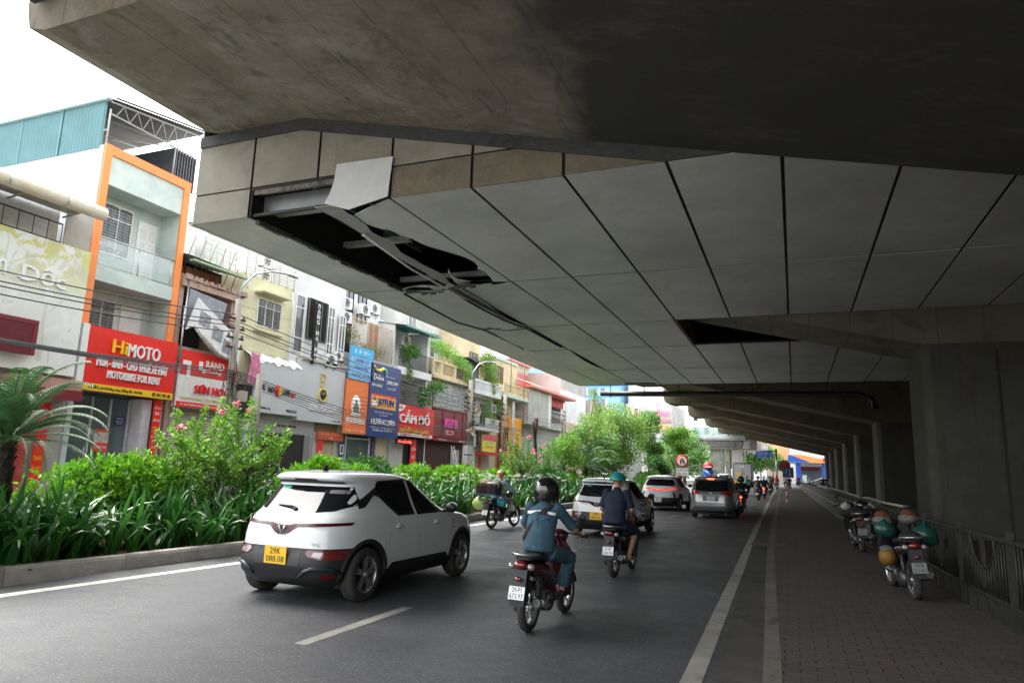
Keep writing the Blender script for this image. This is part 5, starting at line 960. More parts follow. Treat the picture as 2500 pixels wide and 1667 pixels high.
class Car:
    def __init__(s,T,ax,wr,paint,L,plate,pcol,loc,rz,label,belt,wheelw=.2,group=None,blackz=.6,sill=.34,ne=NE,beam=None,skirt=True,bsl=None,ring=True):
        s.T=T; s.ne=ne; s.t=thing('car',label,'car',loc,rz,group); t=s.t; s.ax=ax; s.wr=wr
        # body: stacked plan outlines
        zt=T[-1][0]; zs=[]; z=T[0][0]
        K=[r[0] for r in T]
        zz=set()
        for a,b in zip(K,K[1:]):
            m_=max(2,int((b-a)/.035)) if b-a>.02 else 2
            for k in range(m_): zz.add(round(a+(b-a)*k/m_,4))
        zz.add(K[-1]); zz|={blackz,sill}; zs=sorted(zz); n=96; q=MB(); tt=[]
        for k in range(n):
            a=2*math.pi*k/n; ca,sa=math.cos(a),math.sin(a); e=2/ne; tt.append((math.copysign(abs(ca)**e,ca),math.copysign(abs(sa)**e,sa)))
        for z in zs:
            yr,yf,W=smooth_tab(T,z); yc=(yr+yf)/2; Lh=(yf-yr)/2
            for (u,v) in tt: q.v.append((u*W,yc+v*Lh,z))
        for i in range(len(zs)-1):
            zm=(zs[i]+zs[i+1])/2
            for k in range(n):
                u=(tt[k][1]+tt[(k+1)%n][1])/2; rear=u<-.80; front=u>.86
                blk=zm<sill or (rear and zm<blackz) or (front and zm<blackz-.12)
                q.f.append((i*n+k,i*n+(k+1)%n,(i+1)*n+(k+1)%n,(i+1)*n+k)); q.mi.append(1 if blk else 0); q.sm.append(True)
        q.f.append(tuple(range(n-1,-1,-1))); q.f.append(tuple((len(zs)-1)*n+k for k in range(n))); q.mi+=[1,0]; q.sm+=[False,True]
        body=q.build('body',[paint,clad_,black],t); fixn(body)
        # wheel arches cut out
        c=MB()
        for y in ax:
            for sgn in(-1,1): c.cyl((sgn*.42,y,wr),(sgn*1.3,y,wr),wr+.045,n=40)
        co=c.build('cut',black); fixn(co); co.parent=t; m_=body.modifiers.new('b','BOOLEAN'); m_.object=co; m_.operation='DIFFERENCE'; m_.solver='EXACT'
        dg=bpy.context.evaluated_depsgraph_get(); co.data.materials.clear(); co.data.materials.append(black)
        me=bpy.data.meshes.new_from_object(body.evaluated_get(dg)); body.modifiers.clear(); body.data=me; me.name='body'; bpy.data.objects.remove(co)
        # under tray
        MB().box(-.6,.6,.5,L-.4,.16,.3).build('under_tray',black,t)
        for y in ax:
            for sgn in(-1,1): s.wheel(y,sgn,wheelw)
        if ring:
            for y in ax:
                for sgn in(-1,1):
                    q=MB(); N=30; rr_=[(wr+.044,.0),(wr+.05,.014),(wr+.085,.016),(wr+.1,.0)]
                    for k in range(N+1):
                        a=math.pi*(-.12+1.24*k/N)
                        for (r_,o_) in rr_:
                            yy=y+r_*math.cos(a); z2=wr+r_*math.sin(a); z2=max(z2,T[0][0]); q.v.append((sgn*(s.hx(yy,z2)+o_),yy,z2))
                    for k in range(N):
                        for j in range(3): a=k*4+j; q.f.append((a,a+1,a+5,a+4)); q.mi.append(0); q.sm.append(True)
                    q.build('arch_trim',clad_,t)
        s.L=L
    def hx(s,y,z):
        yr,yf,W=smooth_tab(s.T,z); yc=(yr+yf)/2; Lh=(yf-yr)/2; u=min(1,abs((y-yc)/Lh)); return W*(1-u**s.ne)**(1/s.ne)
    def ry(s,x,z,front=False):
        yr,yf,W=smooth_tab(s.T,z); yc=(yr+yf)/2; Lh=(yf-yr)/2; u=min(.9999,abs(x/W)); o=Lh*(1-u**s.ne)**(1/s.ne); return yc+o if front else yc-o
    def patch(s,pts,where,name,m,off=.004,parent=None,step=.06,th=0):
        # polygon drawn on the side (y,z) or on the rear/front (x,z), laid on the body surface
        bm=bmesh.new(); vs=[bm.verts.new((p[0],p[1],0)) for p in pts]; bm.faces.new(vs)
        x0=min(p[0] for p in pts);x1=max(p[0] for p in pts);z0=min(p[1] for p in pts);z1=max(p[1] for p in pts)
        for ax_,(a,b) in((0,(x0,x1)),(1,(z0,z1))):
            k=a+step
            while k<b-.005:
                no=[0,0,0]; no[ax_]=1; co=[0,0,0]; co[ax_]=k
                bmesh.ops.bisect_plane(bm,geom=bm.verts[:]+bm.edges[:]+bm.faces[:],plane_co=co,plane_no=no); k+=step
        q=MB(); bm.verts.index_update()
        for v in bm.verts:
            a,z=v.co.x,v.co.y
            if where in('R','L'): sg=1 if where=='R' else -1; q.v.append((sg*(s.hx(a,z)+off),a,z))
            else: fr=where=='F'; q.v.append((a,s.ry(a,z,fr)+(off if fr else -off),z))
        for f in bm.faces: q.f.append(tuple(v.index for v in f.verts)); q.mi.append(0); q.sm.append(True)
        bm.free(); o=q.build(name,m,parent or s.t)
        if th: md=o.modifiers.new('s','SOLIDIFY'); md.thickness=th; md.offset=0
        return o
    def wheel(s,y,sg,ww,yaw=0):
        wr=s.wr; X=sg*(s.T[3][3]-.02); wt=bpy.data.objects.new('wheel',None); sc.collection.objects.link(wt); wt.parent=s.t; wt.location=(X,y,wr); wt.rotation_euler=(0,0,yaw)
        r=wr; q=MB(); q.rev([(r*.66,-ww),(r*.9,-ww-.0),(r*.985,-ww+.03),(r,-ww+.06),(r,-.05),(r*.985,-.02),(r*.93,.0),(r*.69,.004),(r*.66,-.01)],(0,0,0),'x',40)
        if sg<0: q.v=[(-a,b,c) for a,b,c in q.v]
        q.build('tyre',tyre,wt); q=MB(); q.rev([(r*.66,-ww+.01),(r*.64,-.02),(r*.67,-.004),(r*.69,-.002)],(0,0,0),'x',36)
        q.rev([(0,.004),(r*.1,.0),(r*.13,-.02),(r*.13,-.06)],(0,0,0),'x',14)
        for k in range(5):
            for d in(-.13,.13):
                a=k*2*math.pi/5+d+.3; a2=a-d*.35; p=[(r*.1,a2),(r*.655,a)]; w_=r*.045
                P=[]; 
                for (rr_,an) in p:
                    for e in(-1,1): P.append((rr_*math.cos(an)-e*w_*math.sin(an),rr_*math.sin(an)+e*w_*math.cos(an)))
                A,B_,C,D=P[0],P[1],P[3],P[2]; q.prism([A,B_,C,D],'x',-.05,-.012)
        if sg<0: q.v=[(-a,b,c) for a,b,c in q.v]
        q.build('rim',rimm,wt); q=MB().rev([(r*.62,-.09),(0,-.09)],(0,0,0),'x',20)
        if sg<0: q.v=[(-a,b,c) for a,b,c in q.v]
        q.build('brake_disc',mat('brake_dark',(.035,.033,.03),.6,.4),wt)
    def plate(s,z,l1,l2,m,w=.33,h=.2,x=0,off=.02):
        y=s.ry(x,z)-off; p=MB().box(x-w/2,x+w/2,y-.006,y,z-h/2,z+h/2).build('licence_plate',m,s.t)
        if l2: MB().text(l1,(x,y-.0065,z+h*.24),h*.36,w*.5,'y',.002,bold=.01).text(l2,(x,y-.0065,z-h*.22),h*.36,w*.82,'y',.002,bold=.01).build('lettering',lk,p)
        else: MB().text(l1,(x,y-.0065,z),h*.6,w*.85,'y',.002,bold=.01).build('lettering',lk,p)
VF5=[(.20,.22,3.70,.76),(.27,.08,3.86,.82),(.36,.02,3.93,.85),(.46,.0,3.965,.862),(.56,.015,3.965,.865),(.66,.05,3.94,.865),(.76,.06,3.90,.862),(.86,.08,3.84,.852),(.93,.12,3.66,.842),(.98,.17,3.3,.83),(1.02,.22,2.98,.815),(1.06,.27,2.86,.79),(1.16,.36,2.66,.75),(1.28,.46,2.44,.71),(1.38,.54,2.26,.675),(1.42,.53,2.20,.662),(1.44,.45,2.17,.657),(1.47,.42,2.08,.64),(1.50,.43,1.98,.615),(1.53,.47,1.82,.565),(1.553,.64,1.62,.47),(1.568,.85,1.4,.33),(1.573,1.0,1.25,.2)]
def hatch(loc,rz,label,l1,l2,detail=True):
    c=Car(VF5,(.70,3.215),.325,paintw,3.965,'','',loc,rz,label,1.0,group='two small white hatchbacks of the same kind',blackz=.66,sill=.33); t=c.t
    for sg in('R','L'):
        c.patch([(.98,1.335),(1.02,1.42),(1.06,1.435),(1.72,1.46),(1.80,1.0),(1.42,1.0)],sg,'window',cglass)
        c.patch([(1.78,1.46),(2.06,1.425),(2.78,1.03),(2.74,.995),(1.86,.995)],sg,'window',cglass)
        c.patch([(.62,1.20),(1.03,1.395),(.98,1.335),(1.42,1.0),(1.36,1.0),(1.02,1.25),(.92,1.27),(.72,1.13),(.60,1.11)],sg,'pillar_trim',black,.005)
        c.patch([(1.06,1.435),(1.72,1.462),(2.07,1.428),(2.09,1.44),(1.72,1.478),(1.05,1.452)],sg,'window_frame',black,.0045)
        c.patch([(1.12,.33),(1.22,.42),(2.66,.42),(2.80,.33)],sg,'sill_trim',clad_,.008)
        s_=1 if sg=='R' else -1
        for y in(1.36,2.35): MB().ell((s_*(c.hx(y,.86)+.018),y,.86),(.018,.10,.02),10,6).ell((s_*(c.hx(y,.86)-.002),y+.02,.86),(.012,.07,.045),10,6).build('door_handle',paintw,t)
        if detail:
            for pts in ([(1.80,.99),(1.88,.72),(1.86,.43)],[(1.12,1.1),(1.16,.8),(1.13,.62)],[(2.76,.98),(2.80,.72),(2.68,.43)]):
                MB().tube([(s_*(c.hx(y,z)+.001),y,z) for y,z in pts],.003,4).build('panel_gap',mat('gap_grey',(.12,.12,.12),.7),t)
        m=MB().ell((s_*.93,2.66,1.06),(.10,.06,.075),12,8).tube([(s_*.79,2.68,1.0),(s_*.86,2.66,1.03)],[.03,.03],6); mo=m.build('mirror',black,t); MB().ell((s_*.935,2.68,1.09),(.095,.055,.05),12,8).build('mirror_cap',paintw,mo)
    if not detail: t.scale=(.94,)*3
    c.patch([(-.60,1.375),(.60,1.375),(.70,1.20),(.705,1.15),(.56,1.085),(.3,1.06),(-.3,1.06),(-.56,1.085),(-.705,1.15),(-.70,1.20)],'B','rear_window',cglass,.006)
    c.patch([(-.52,1.437),(.52,1.437),(.54,1.405),(-.54,1.405)],'B','spoiler_shadow',black,.003)
    c.patch([(-.17,1.462),(.17,1.462),(.19,1.44),(-.19,1.44)],'B','brake_light',lens,.006)
    c.patch([(-.77,.925),(-.21,.90),(-.09,.815),(-.06,.815),(-.03,.88),(.03,.88),(.06,.815),(.09,.815),(.21,.90),(.77,.925),(.775,.96),(.19,.94),(.07,.91),(-.07,.91),(-.19,.94),(-.775,.96)],'B','light_bar',lens,.012)
    c.patch([(-.13,.915),(.13,.915),(.06,.80),(-.06,.80)],'B','emblem_base',black,.0055)
    y=c.ry(0,.86)-.012; MB().tube([(-.05,y,.905),(0,y+.0,.81)],[.012,.007],5).tube([(.05,y,.905),(0,y,.81)],[.012,.007],5).build('emblem',steel,t)
    c.patch([(.44,.65),(.80,.635),(.77,.53),(.60,.54),(.46,.57),(.41,.61)],'B','tail_light',lensr,.010); c.patch([(-.44,.65),(-.80,.635),(-.77,.53),(-.60,.54),(-.46,.57),(-.41,.61)],'B','tail_light',lensr,.010)
    for s_ in(-1,1):
        c.patch([(s_*.52,.625),(s_*.62,.62),(s_*.60,.56),(s_*.50,.58)],'B','reversing_light',refl,.013)
        c.patch([(s_*.40,.66),(s_*.82,.655),(s_*.82,.645),(s_*.40,.645)],'B','light_edge',black,.0115)
        MB().tube([(s_*x,c.ry(x,z)-.012,z) for x,z in((.34,.33),(.43,.40),(.52,.435),(.70,.435),(.76,.38))],[.02,.026,.028,.026,.015],8).build('bumper_bar',mat('bumper_dark',(.02,.022,.026),.5),t)
        c.patch([(s_*.60,.36),(s_*.72,.365),(s_*.70,.315),(s_*.60,.31)],'B','fog_light',lensr,.01)
    c.patch([(-.40,.44),(.40,.44),(.34,.30),(-.34,.30)],'B','bumper_grille',black,.006)
    c.patch([(-.36,.60),(.36,.60),(.34,.46),(-.34,.46)],'B','plate_recess',black,.003)
    c.plate(.565,l1,l2,ply,off=.022)
    MB().text('VF5',(.50,c.ry(.5,.705)-.004,.705),.035,.13,'y',.004,bold=.0).build('badge',steel,t)
    q=MB(); q.tube([(.0,c.ry(0,1.10)-.02,1.10),(-.12,c.ry(-.12,1.12)-.025,1.125),(-.30,c.ry(-.3,1.13)-.02,1.13)],[.02,.014,.006],6).ell((.0,c.ry(0,1.09)-.015,1.095),(.035,.02,.02)); q.build('wiper',black,t)
    MB().ell((0,.82,1.578),(.02,.06,.035),8,6).tube([(0,.84,1.59),(0,.79,1.635)],[.02,.005],6,flat=2).build('antenna',black,t)
    c.patch([(.36,1.335),(.60,1.335),(.60,1.29),(.36,1.29)],'B','window_sticker',refl,.008); c.patch([(-.42,1.36),(-.28,1.36),(-.28,1.33),(-.42,1.33)],'B','window_sticker',mat('sticker_green',(.02,.4,.2)),.008)
    c.patch([(2.80,.84),(2.94,.84),(2.94,.80),(2.80,.80)],'R','door_sticker',lb,.004) if not detail else MB().text('a',(c.hx(2.88,.84)+.004,2.88,.84),.07,.06,'x',.001).text('•••••',(c.hx(2.88,.77)+.003,2.88,.77),.02,.11,'x',.001).build('door_sticker',lb,t)
    MB().box(-.3,.3,2.0,2.9,.9,.92).build('dashboard',black,t)
    # nose
    c.patch([(-.7,.72),(.7,.72),(.72,.66),(-.72,.66)],'F','light_bar',white,.008); c.patch([(-.52,1.36),(.52,1.36),(.70,1.06),(-.70,1.06)],'F','windscreen',cglass,.006); c.plate(.5,l1,l2,ply) if 0 else None
    return c
hatch((-5.83,6.98,0),R(-1.6),'nearest white hatchback with yellow plate 29K 088.08 on the left lane','29K','088.08')
hatch((-4.72,17.55,0),R(-1.5),'second white hatchback with yellow plate 29K 085.03 partly behind the teal helmet rider','29K','085.03',False)
SUV=[(.24,.25,4.2,.82),(.32,.1,4.4,.90),(.42,.03,4.48,.93),(.55,.0,4.5,.94),(.7,.03,4.48,.94),(.85,.07,4.42,.935),(.95,.1,4.3,.93),(1.02,.16,3.9,.91),(1.07,.22,3.45,.88),(1.12,.28,3.3,.85),(1.25,.42,3.05,.80),(1.4,.58,2.8,.745),(1.47,.62,2.7,.72),(1.485,.46,2.66,.715),(1.53,.42,2.5,.69),(1.58,.55,2.3,.63),(1.61,.8,2.05,.5),(1.63,1.1,1.8,.3)]
c=Car(SUV,(.85,3.7),.36,paintw,4.5,'','',(-5.6,31.2,0),R(-1),'white sport utility car with a full width red light bar behind the silver van',1.05,blackz=.62,sill=.4); t=c.t; t.scale=(.93,)*3
for sg in('R','L'):
    c.patch([(1.0,1.30),(1.3,1.48),(2.0,1.5),(2.1,1.08),(1.5,1.08)],sg,'window',cglass); c.patch([(2.08,1.5),(2.5,1.46),(3.3,1.12),(3.2,1.08),(2.2,1.08)],sg,'window',cglass)
    s_=1 if sg=='R' else -1; m=MB().ell((s_*1.02,3.1,1.13),(.10,.07,.08)).build('mirror',black,t); MB().tube([(s_*.62,.9,1.63),(s_*.64,2.6,1.6)],.016,6).build('roof_rail',black,t)
    c.patch([(.15,.9),(.25,.75),(.2,.55),(.12,.6)],sg,'air_slot',black,.006)
c.patch([(-.58,1.455),(.58,1.455),(.68,1.30),(.70,1.17),(.6,1.14),(-.6,1.14),(-.70,1.17),(-.68,1.30)],'B','rear_window',cglass,.006)
c.patch([(-.90,1.00),(-.25,.97),(-.08,.92),(.08,.92),(.25,.97),(.90,1.00),(.90,1.05),(.2,1.01),(.05,.97),(-.05,.97),(-.2,1.01),(-.90,1.05)],'B','light_bar',mat('tail_lens_bright',(.85,.03,.02),.2,emit=.35),.008)
c.patch([(.55,.45),(.8,.45),(.8,.40),(.55,.40)],'B','reflector',lensr,.01); c.patch([(-.55,.45),(-.8,.45),(-.8,.40),(-.55,.40)],'B','reflector',lensr,.01); c.plate(.50,'29F-','190.62',plw); MB().ell((0,1.0,1.64),(.02,.06,.04)).build('antenna',black,t)
VAN=[(.28,.2,4.4,.80),(.36,.06,4.6,.88),(.5,.0,4.7,.91),(.7,.0,4.73,.915),(.9,.03,4.6,.91),(1.02,.05,4.35,.905),(1.08,.08,3.95,.90),(1.13,.1,3.7,.885),(1.3,.16,3.4,.845),(1.5,.24,3.05,.785),(1.6,.28,2.9,.755),(1.63,.18,2.82,.745),(1.69,.17,2.6,.72),(1.735,.24,2.4,.66),(1.77,.5,2.1,.52),(1.79,.9,1.8,.35)]
c=Car(VAN,(.9,3.65),.34,silver,4.73,'','',(-2.98,27.6,0),R(-.5),'silver people carrier with its brake lights glowing in the middle lane',1.1,blackz=.30,sill=.3,ring=False,ne=7); t=c.t; t.scale=(.88,)*3
for sg in('R','L'):
    for P in ([(.55,1.14),(.55,1.5),(1.3,1.57),(1.35,1.14)],[(1.42,1.14),(1.38,1.57),(2.2,1.59),(2.3,1.14)],[(2.38,1.14),(2.28,1.59),(2.75,1.55),(3.5,1.2),(3.45,1.14)]): c.patch(P,sg,'window',cglass)
    s_=1 if sg=='R' else -1; MB().ell((s_*1.0,3.3,1.15),(.12,.07,.09)).build('mirror',silver,t)
    c.patch([(s_*.42,1.13),(s_*.86,1.16),(s_*.875,1.0),(s_*.86,.94),(s_*.42,1.06)],'B','tail_light',mat('tail_lens_van',(.42,.012,.012),.15,var=0,coat=1),.01)
    c.patch([(s_*.66,1.6),(s_*.745,1.55),(s_*.86,1.17),(s_*.74,1.16)],'B','corner_glass',mat('corner_blue',(.10,.13,.2),.15),.005)
    c.patch([(s_*.6,.46),(s_*.85,.47),(s_*.85,.44),(s_*.6,.43)],'B','reflector',lensr,.008); MB().box(s_*.6-.02,s_*.6+.02,.12,.3,.2,.34).build('tow_bracket',black,t)
c.patch([(-.66,1.60),(.66,1.60),(.75,1.3),(.76,1.17),(.3,1.13),(-.3,1.13),(-.76,1.17),(-.75,1.3)],'B','rear_window',cglass,.006)
c.patch([(-.15,1.685),(.15,1.685),(.15,1.64),(-.15,1.64)],'B','brake_light',lit,.006); c.patch([(-.34,.97),(.34,.97),(.32,.73),(-.32,.73)],'B','plate_recess',mat('recess_grey',(.16,.17,.17),.4),.004); c.plate(.83,'30E','516.24',plw,w=.33,h=.19); MB().ell((0,c.ry(0,1.06)-.01,1.065),(.06,.01,.035)).build('emblem',steel,t)
MB().tube([(x,c.ry(x,z)-.004,z) for x,z in((-.74,1.1),(-.70,.8),(-.62,.66),(0,.62),(.62,.66),(.70,.8),(.74,1.1))],.006,4).build('tailgate_gap',black,t)
MB().tube([(-.45,.3,.3),(-.1,.3,.2),(.2,.3,.22),(.5,.3,.3)],.05,6).build('exhaust',black,t)
def simplecar(loc,rz,label,T,paint,L,ax,wr):
    c=Car(T,ax,wr,paint,L,'','',loc,rz,label,1,ring=False,blackz=.36,sill=.3); t=c.t; top=T[-1][0]
    for sg in('R','L'): c.patch([(.8,1.0),(1.1,top-.17),(2.3,top-.17),(3.0,1.02)],sg,'window',cglass,.006,step=.2)
    c.patch([(-.5,top-.2),(.5,top-.2),(.62,1.02),(-.62,1.02)],'B','rear_window',cglass,.006,step=.2)
    for s_ in(-1,1): c.patch([(s_*.5,.9),(s_*.8,.92),(s_*.8,.78),(s_*.5,.78)],'B','tail_light',lensr,.01,step=.2)
    c.plate(.6,'30A','',plw); return c
SED=[(.2,.2,4.2,.78),(.35,.03,4.38,.84),(.6,0,4.4,.86),(.8,.05,4.3,.85),(.95,.15,3.7,.83),(1.02,.6,3.2,.79),(1.2,1.0,2.8,.72),(1.35,1.3,2.4,.64),(1.42,1.6,2.2,.5),(1.45,1.8,2.0,.3)]
simplecar((-7.6,84,0),0,'distant white car ahead of the silver people carrier',SUV,paintw,4.5,(.85,3.7),.36)
simplecar((-15.3,58,0),0,'white car on the side street behind the no turning sign',SED,paintw,4.4,(.8,3.5),.32)
simplecar((6,118,0),R(90),'white car crossing the bright junction beyond the sign pole',SED,paintw,4.4,(.8,3.5),.32)
# box truck
t=thing('box_truck','grey box truck with double rear doors and a yellow sticker, far ahead','truck',(-6.1,93,0),R(-1)); MB().box(-1.05,1.05,0,4.2,.95,2.95).build('cargo_box',mat('truck_grey',(.30,.30,.31),.4,.3),t)
for s_ in(-1,1): d=MB().box(s_*.53-.5,s_*.53+.5,-.02,-.001,1.0,2.9).build('rear_door',mat('truck_door',(.42,.42,.43),.4,.3),t); MB().cyl((s_*.12,-.04,1.0),(s_*.12,-.04,2.9),.018,n=6).build('lock_bar',steel,d)
MB().box(-.72,-.22,-.03,-.021,1.35,1.85).build('sticker',mat('sticker_ochre',(.75,.45,.08)),t); MB().box(-1.05,1.05,-.05,0,2.93,3.02).box(-1.06,-1.0,-.05,0,.95,2.95).box(1.0,1.06,-.05,0,.95,2.95).build('frame',dsteel,t); MB().box(-.9,.9,4.3,5.6,.7,2.1).build('cab',paintw,t); MB().box(-1.0,1.0,.1,.2,.55,.8).build('bumper',yel,t)
for y in(.9,4.9):
    for s_ in(-1,1): MB().rev([(0,-.12),(.38,-.12),(.42,-.05),(.42,.05),(.38,.12),(0,.12)],(s_*.85,y,.42),'x',20).build('wheel',rubber,t)
# ---------------------------------------------------------------- motorbikes
skin=mat('skin',(.42,.22,.14),.5,var=.08,vs=20); chrome=mat('chrome',(.6,.6,.6),.15,.95,var=0); engine=mat('engine_grey',(.10,.10,.10),.45,.7,var=.3,vs=20); seatm=mat('seat_vinyl',(.02,.02,.022),.4,bump=.2,bs=80)
_fc={}
def cached(k,fn):
    if k not in _fc: _fc[k]=fn()
    s=_fc[k]; q=MB(); q.v=list(s.v); q.f=list(s.f); q.mi=list(s.mi); q.sm=list(s.sm); return q
def bikewheel(t,y,r,spoked,far):
    wt=bpy.data.objects.new('wheel',None); sc.collection.objects.link(wt); wt.parent=t; wt.location=(0,y,r)
    h=.05 if not spoked else .04
    MB().rev([(r-.075,-h*.8),(r-.04,-h),(r-.012,-h*.75),(r,-h*.25),(r,h*.25),(r-.012,h*.75),(r-.04,h),(r-.075,h*.8)],(0,0,0),'x',32 if not far else 16).build('tyre',tyre,wt)
    q=MB().rev([(r-.072,-h*.8),(r-.09,-h*.5),(r-.09,h*.5),(r-.072,h*.8)],(0,0,0),'x',28 if not far else 14)
    q.rev([(0,-.06),(.035,-.06),(.05,-.03),(.05,.03),(.035,.06),(0,.06)],(0,0,0),'x',12)
    if spoked:
        for k in range(18): a=k*.349; q.tube([(.03*(-1)**k,.04*math.cos(a),.04*math.sin(a)),(0,(r-.085)*math.cos(a+.3),(r-.085)*math.sin(a+.3))],.003,3)
    else:
        for k in range(5):
            a=k*1.2566; q.tube([(0,.03*math.cos(a),.03*math.sin(a)),(0,(r-.08)*math.cos(a+.25),(r-.08)*math.sin(a+.25))],[.018,.013],6)
    q.build('rim',chrome if spoked else rimm,wt)
def scooter(label,loc,rz,col,plate=None,kind='scooter',far=False,lit_=False,group=None,lean=0,rail_=True,tint=None,pm_=None):
    t=thing('motorbike',label,'motorbike',loc,rz,group); t.scale=(.92,)*3; t.rotation_euler=(0,lean,rz); pm=col
    u=kind=='underbone'; wb=1.24; r=.27 if not u else .31
    bikewheel(t,0,r,u,far); bikewheel(t,wb,r,u,far); z=.04 if u else 0
    def bodyf():
        q=MB(); q.tube([(0,-.33,.76+z),(0,-.24,.74+z),(0,-.05,.70+z),(0,.25,.64+z),(0,.48,.52+z),(0,.56,.38+z)],[(.045,.03),(.10,.055),(.15,.085),(.16,.11),(.14,.12),(.12,.08)],16)
        if not u: q.box(-.14,.14,.5,.98,.27,.34)
        else: q.tube([(0,.45,.5),(0,.8,.55),(0,1.0,.8)],[.07,.06,.07],10)
        return fuse(q,.03 if far else .016,5)
    cached(('body',u,far),bodyf).build('body',pm,t)
    def apron():
        q=MB(); q.tube([(0,.98,.30),(0,1.0,.45),(0,.97,.65),(0,.93,.85),(0,.90,.96)],[(.12,.05),(.19,.045),(.22,.045),(.17,.05),(.08,.05)],16); q.ell((0,.93,1.0),(.13,.10,.085)).ell((0,1.05,.72),(.12,.10,.16)); return fuse(q,.03 if far else .016,5)
    cached(('apron',far),apron).build('front_shield',pm,t)
    cached(('seat',u),lambda:fuse(MB().tube([(0,-.26,.82),(0,-.1,.825),(0,.12,.81),(0,.3,.775),(0,.5,.775),(0,.6,.74)],[(.10,.02),(.135,.045),(.14,.05),(.13,.05),(.10,.045),(.05,.03)],14),.02,4)).build('seat',seatm,t)
    q=MB().tube([(0,1.0,1.02),(-.14,.97,1.035),(-.33,.88,1.02)],.016,6).tube([(0,1.0,1.02),(.14,.97,1.035),(.33,.88,1.02)],.016,6).tube([(0,.95,1.0),(0,wb,.42),(0,wb,r)],.03,7)
    q.tube([(.05,wb-.03,.55),(.065,wb,r)],.02,6).tube([(-.05,wb-.03,.55),(-.065,wb,r)],.02,6); q.build('handlebar',dsteel,t)
    for s_ in(-1,1):
        MB().tube([(s_*.27,.905,1.025),(s_*.39,.875,1.015)],.021,8).build('grip',rubber,t)
        MB().tube([(s_*.25,.95,1.06),(s_*.36,.99,1.045)],.008,5).build('brake_lever',chrome,t)
        if not far or kind=='mir': MB().tube([(s_*.20,.96,1.04),(s_*.26,.95,1.2)],.007,5).ell((s_*.29,.95,1.235),(.065,.02,.042)).build('mirror',black,t)
    q=MB()
    N=10
    for (cy,a0,a1,w_) in((0,.5,2.5,.06),(wb,.3,2.6,.062)):
        o=len(q.v)
        for k in range(N+1):
            a=a0+(a1-a0)*k/N
            for x in(-w_,-w_*.5,w_*.5,w_): q.v.append((x,cy+(r+.03-abs(x)*.3)*math.cos(a),r+(r+.03-abs(x)*.3)*math.sin(a)))
        for k in range(N):
            for j in range(3): a=o+k*4+j; q.f.append((a,a+1,a+5,a+4)); q.mi.append(0); q.sm.append(True)
    q.build('mudguard',black if not u else dsteel,t)
    # rear fender with plate
    q=MB().prism([(-.30,.72+z),(-.20,.66+z),(-.24,.50),(-.33,.33),(-.37,.33),(-.36,.50)],'x',-.085,.085); q.build('rear_fender',clad_,t)
    if plate is not None:
        p=MB(); p.M=Matrix.Translation((0,-.385,.475))@Matrix.Rotation(R(-14),4,'X'); p.box(-.095,.095,-.004,.0,-.07,.07); po=p.build('licence_plate',pm_ or plw,t)
        if plate[0]: p=MB(); p.M=Matrix.Translation((0,-.385,.475))@Matrix.Rotation(R(-14),4,'X'); p.text(plate[0],(0,-.0045,.035),.05,.115,'y',.001,bold=.01).text(plate[1],(0,-.0045,-.032),.05,.16,'y',.001,bold=.01); p.build('lettering',lk,po)
    q=MB().ell((0,-.31,.765+z),(.085,.045,.045),14,8); q.build('tail_light',lit if lit_ else lensr,t)
    for s_ in(-1,1): MB().ell((s_*.115,-.27,.745+z),(.05,.05,.038),10,6).build('turn_signal',refl,t)
    MB().ell((0,-.36,.62+z),(.045,.02,.025)).build('reflector',lit if lit_ else lensr,t)
    if rail_: MB().tube([(.10,.02,.83+z),(.135,-.12,.865+z),(.12,-.26,.875+z),(.05,-.33,.88+z),(-.05,-.33,.88+z),(-.12,-.26,.875+z),(-.135,-.12,.865+z),(-.10,.02,.83+z)],.015,8).build('grab_rail',mat('rail_silver',(.42,.42,.42),.3,.8),t)
    q=MB().tube([(.13,.42,.30),(.16,.2,.27),(.165,-.02,.32),(.165,-.2,.36)],[.025,.055,.065,.05],12); q.build('muffler',engine,t); MB().tube([(.19,.12,.29),(.205,-.03,.33),(.2,-.14,.36)],[.03,.05,.03],10,flat=1.1).build('muffler_guard',mat('guard_silver',(.4,.4,.4),.3,.8),t)
    q=MB().box(-.15,-.07,-.06,.45,.22,.36).rev([(0,-.17),(.1,-.165),(.11,-.12)],(0,.38,.31),'x',14).rev([(0,-.17),(.09,-.165),(.1,-.12)],(0,0,.29),'x',14).box(-.09,.11,.22,.5,.2,.4).rev([(0,.16),(.07,.155),(.085,.1)],(0,.36,.32),'x',14).tube([(-.06,.3,.25),(-.16,.18,.06),(-.2,.12,.03)],.012,5); q.build('engine',engine,t)
    q=MB().tube([(.10,-.02,.27),(.1,.02,.62)],.03,8).tube([(-.11,-.02,.27),(-.11,.02,.62)],.03,8); q.build('shock_absorber',lensr if kind=='redshock' else dsteel,t)
    if u:
        MB().tube([(-.11,0,.31),(0.0,.4,.35)],.02,6).tube([(.11,0,.31),(0.0,.4,.35)],.02,6).tube([(-.2,.45,.28),(.2,.45,.28)],.015,6).build('swing_arm',dsteel,t)
    return t
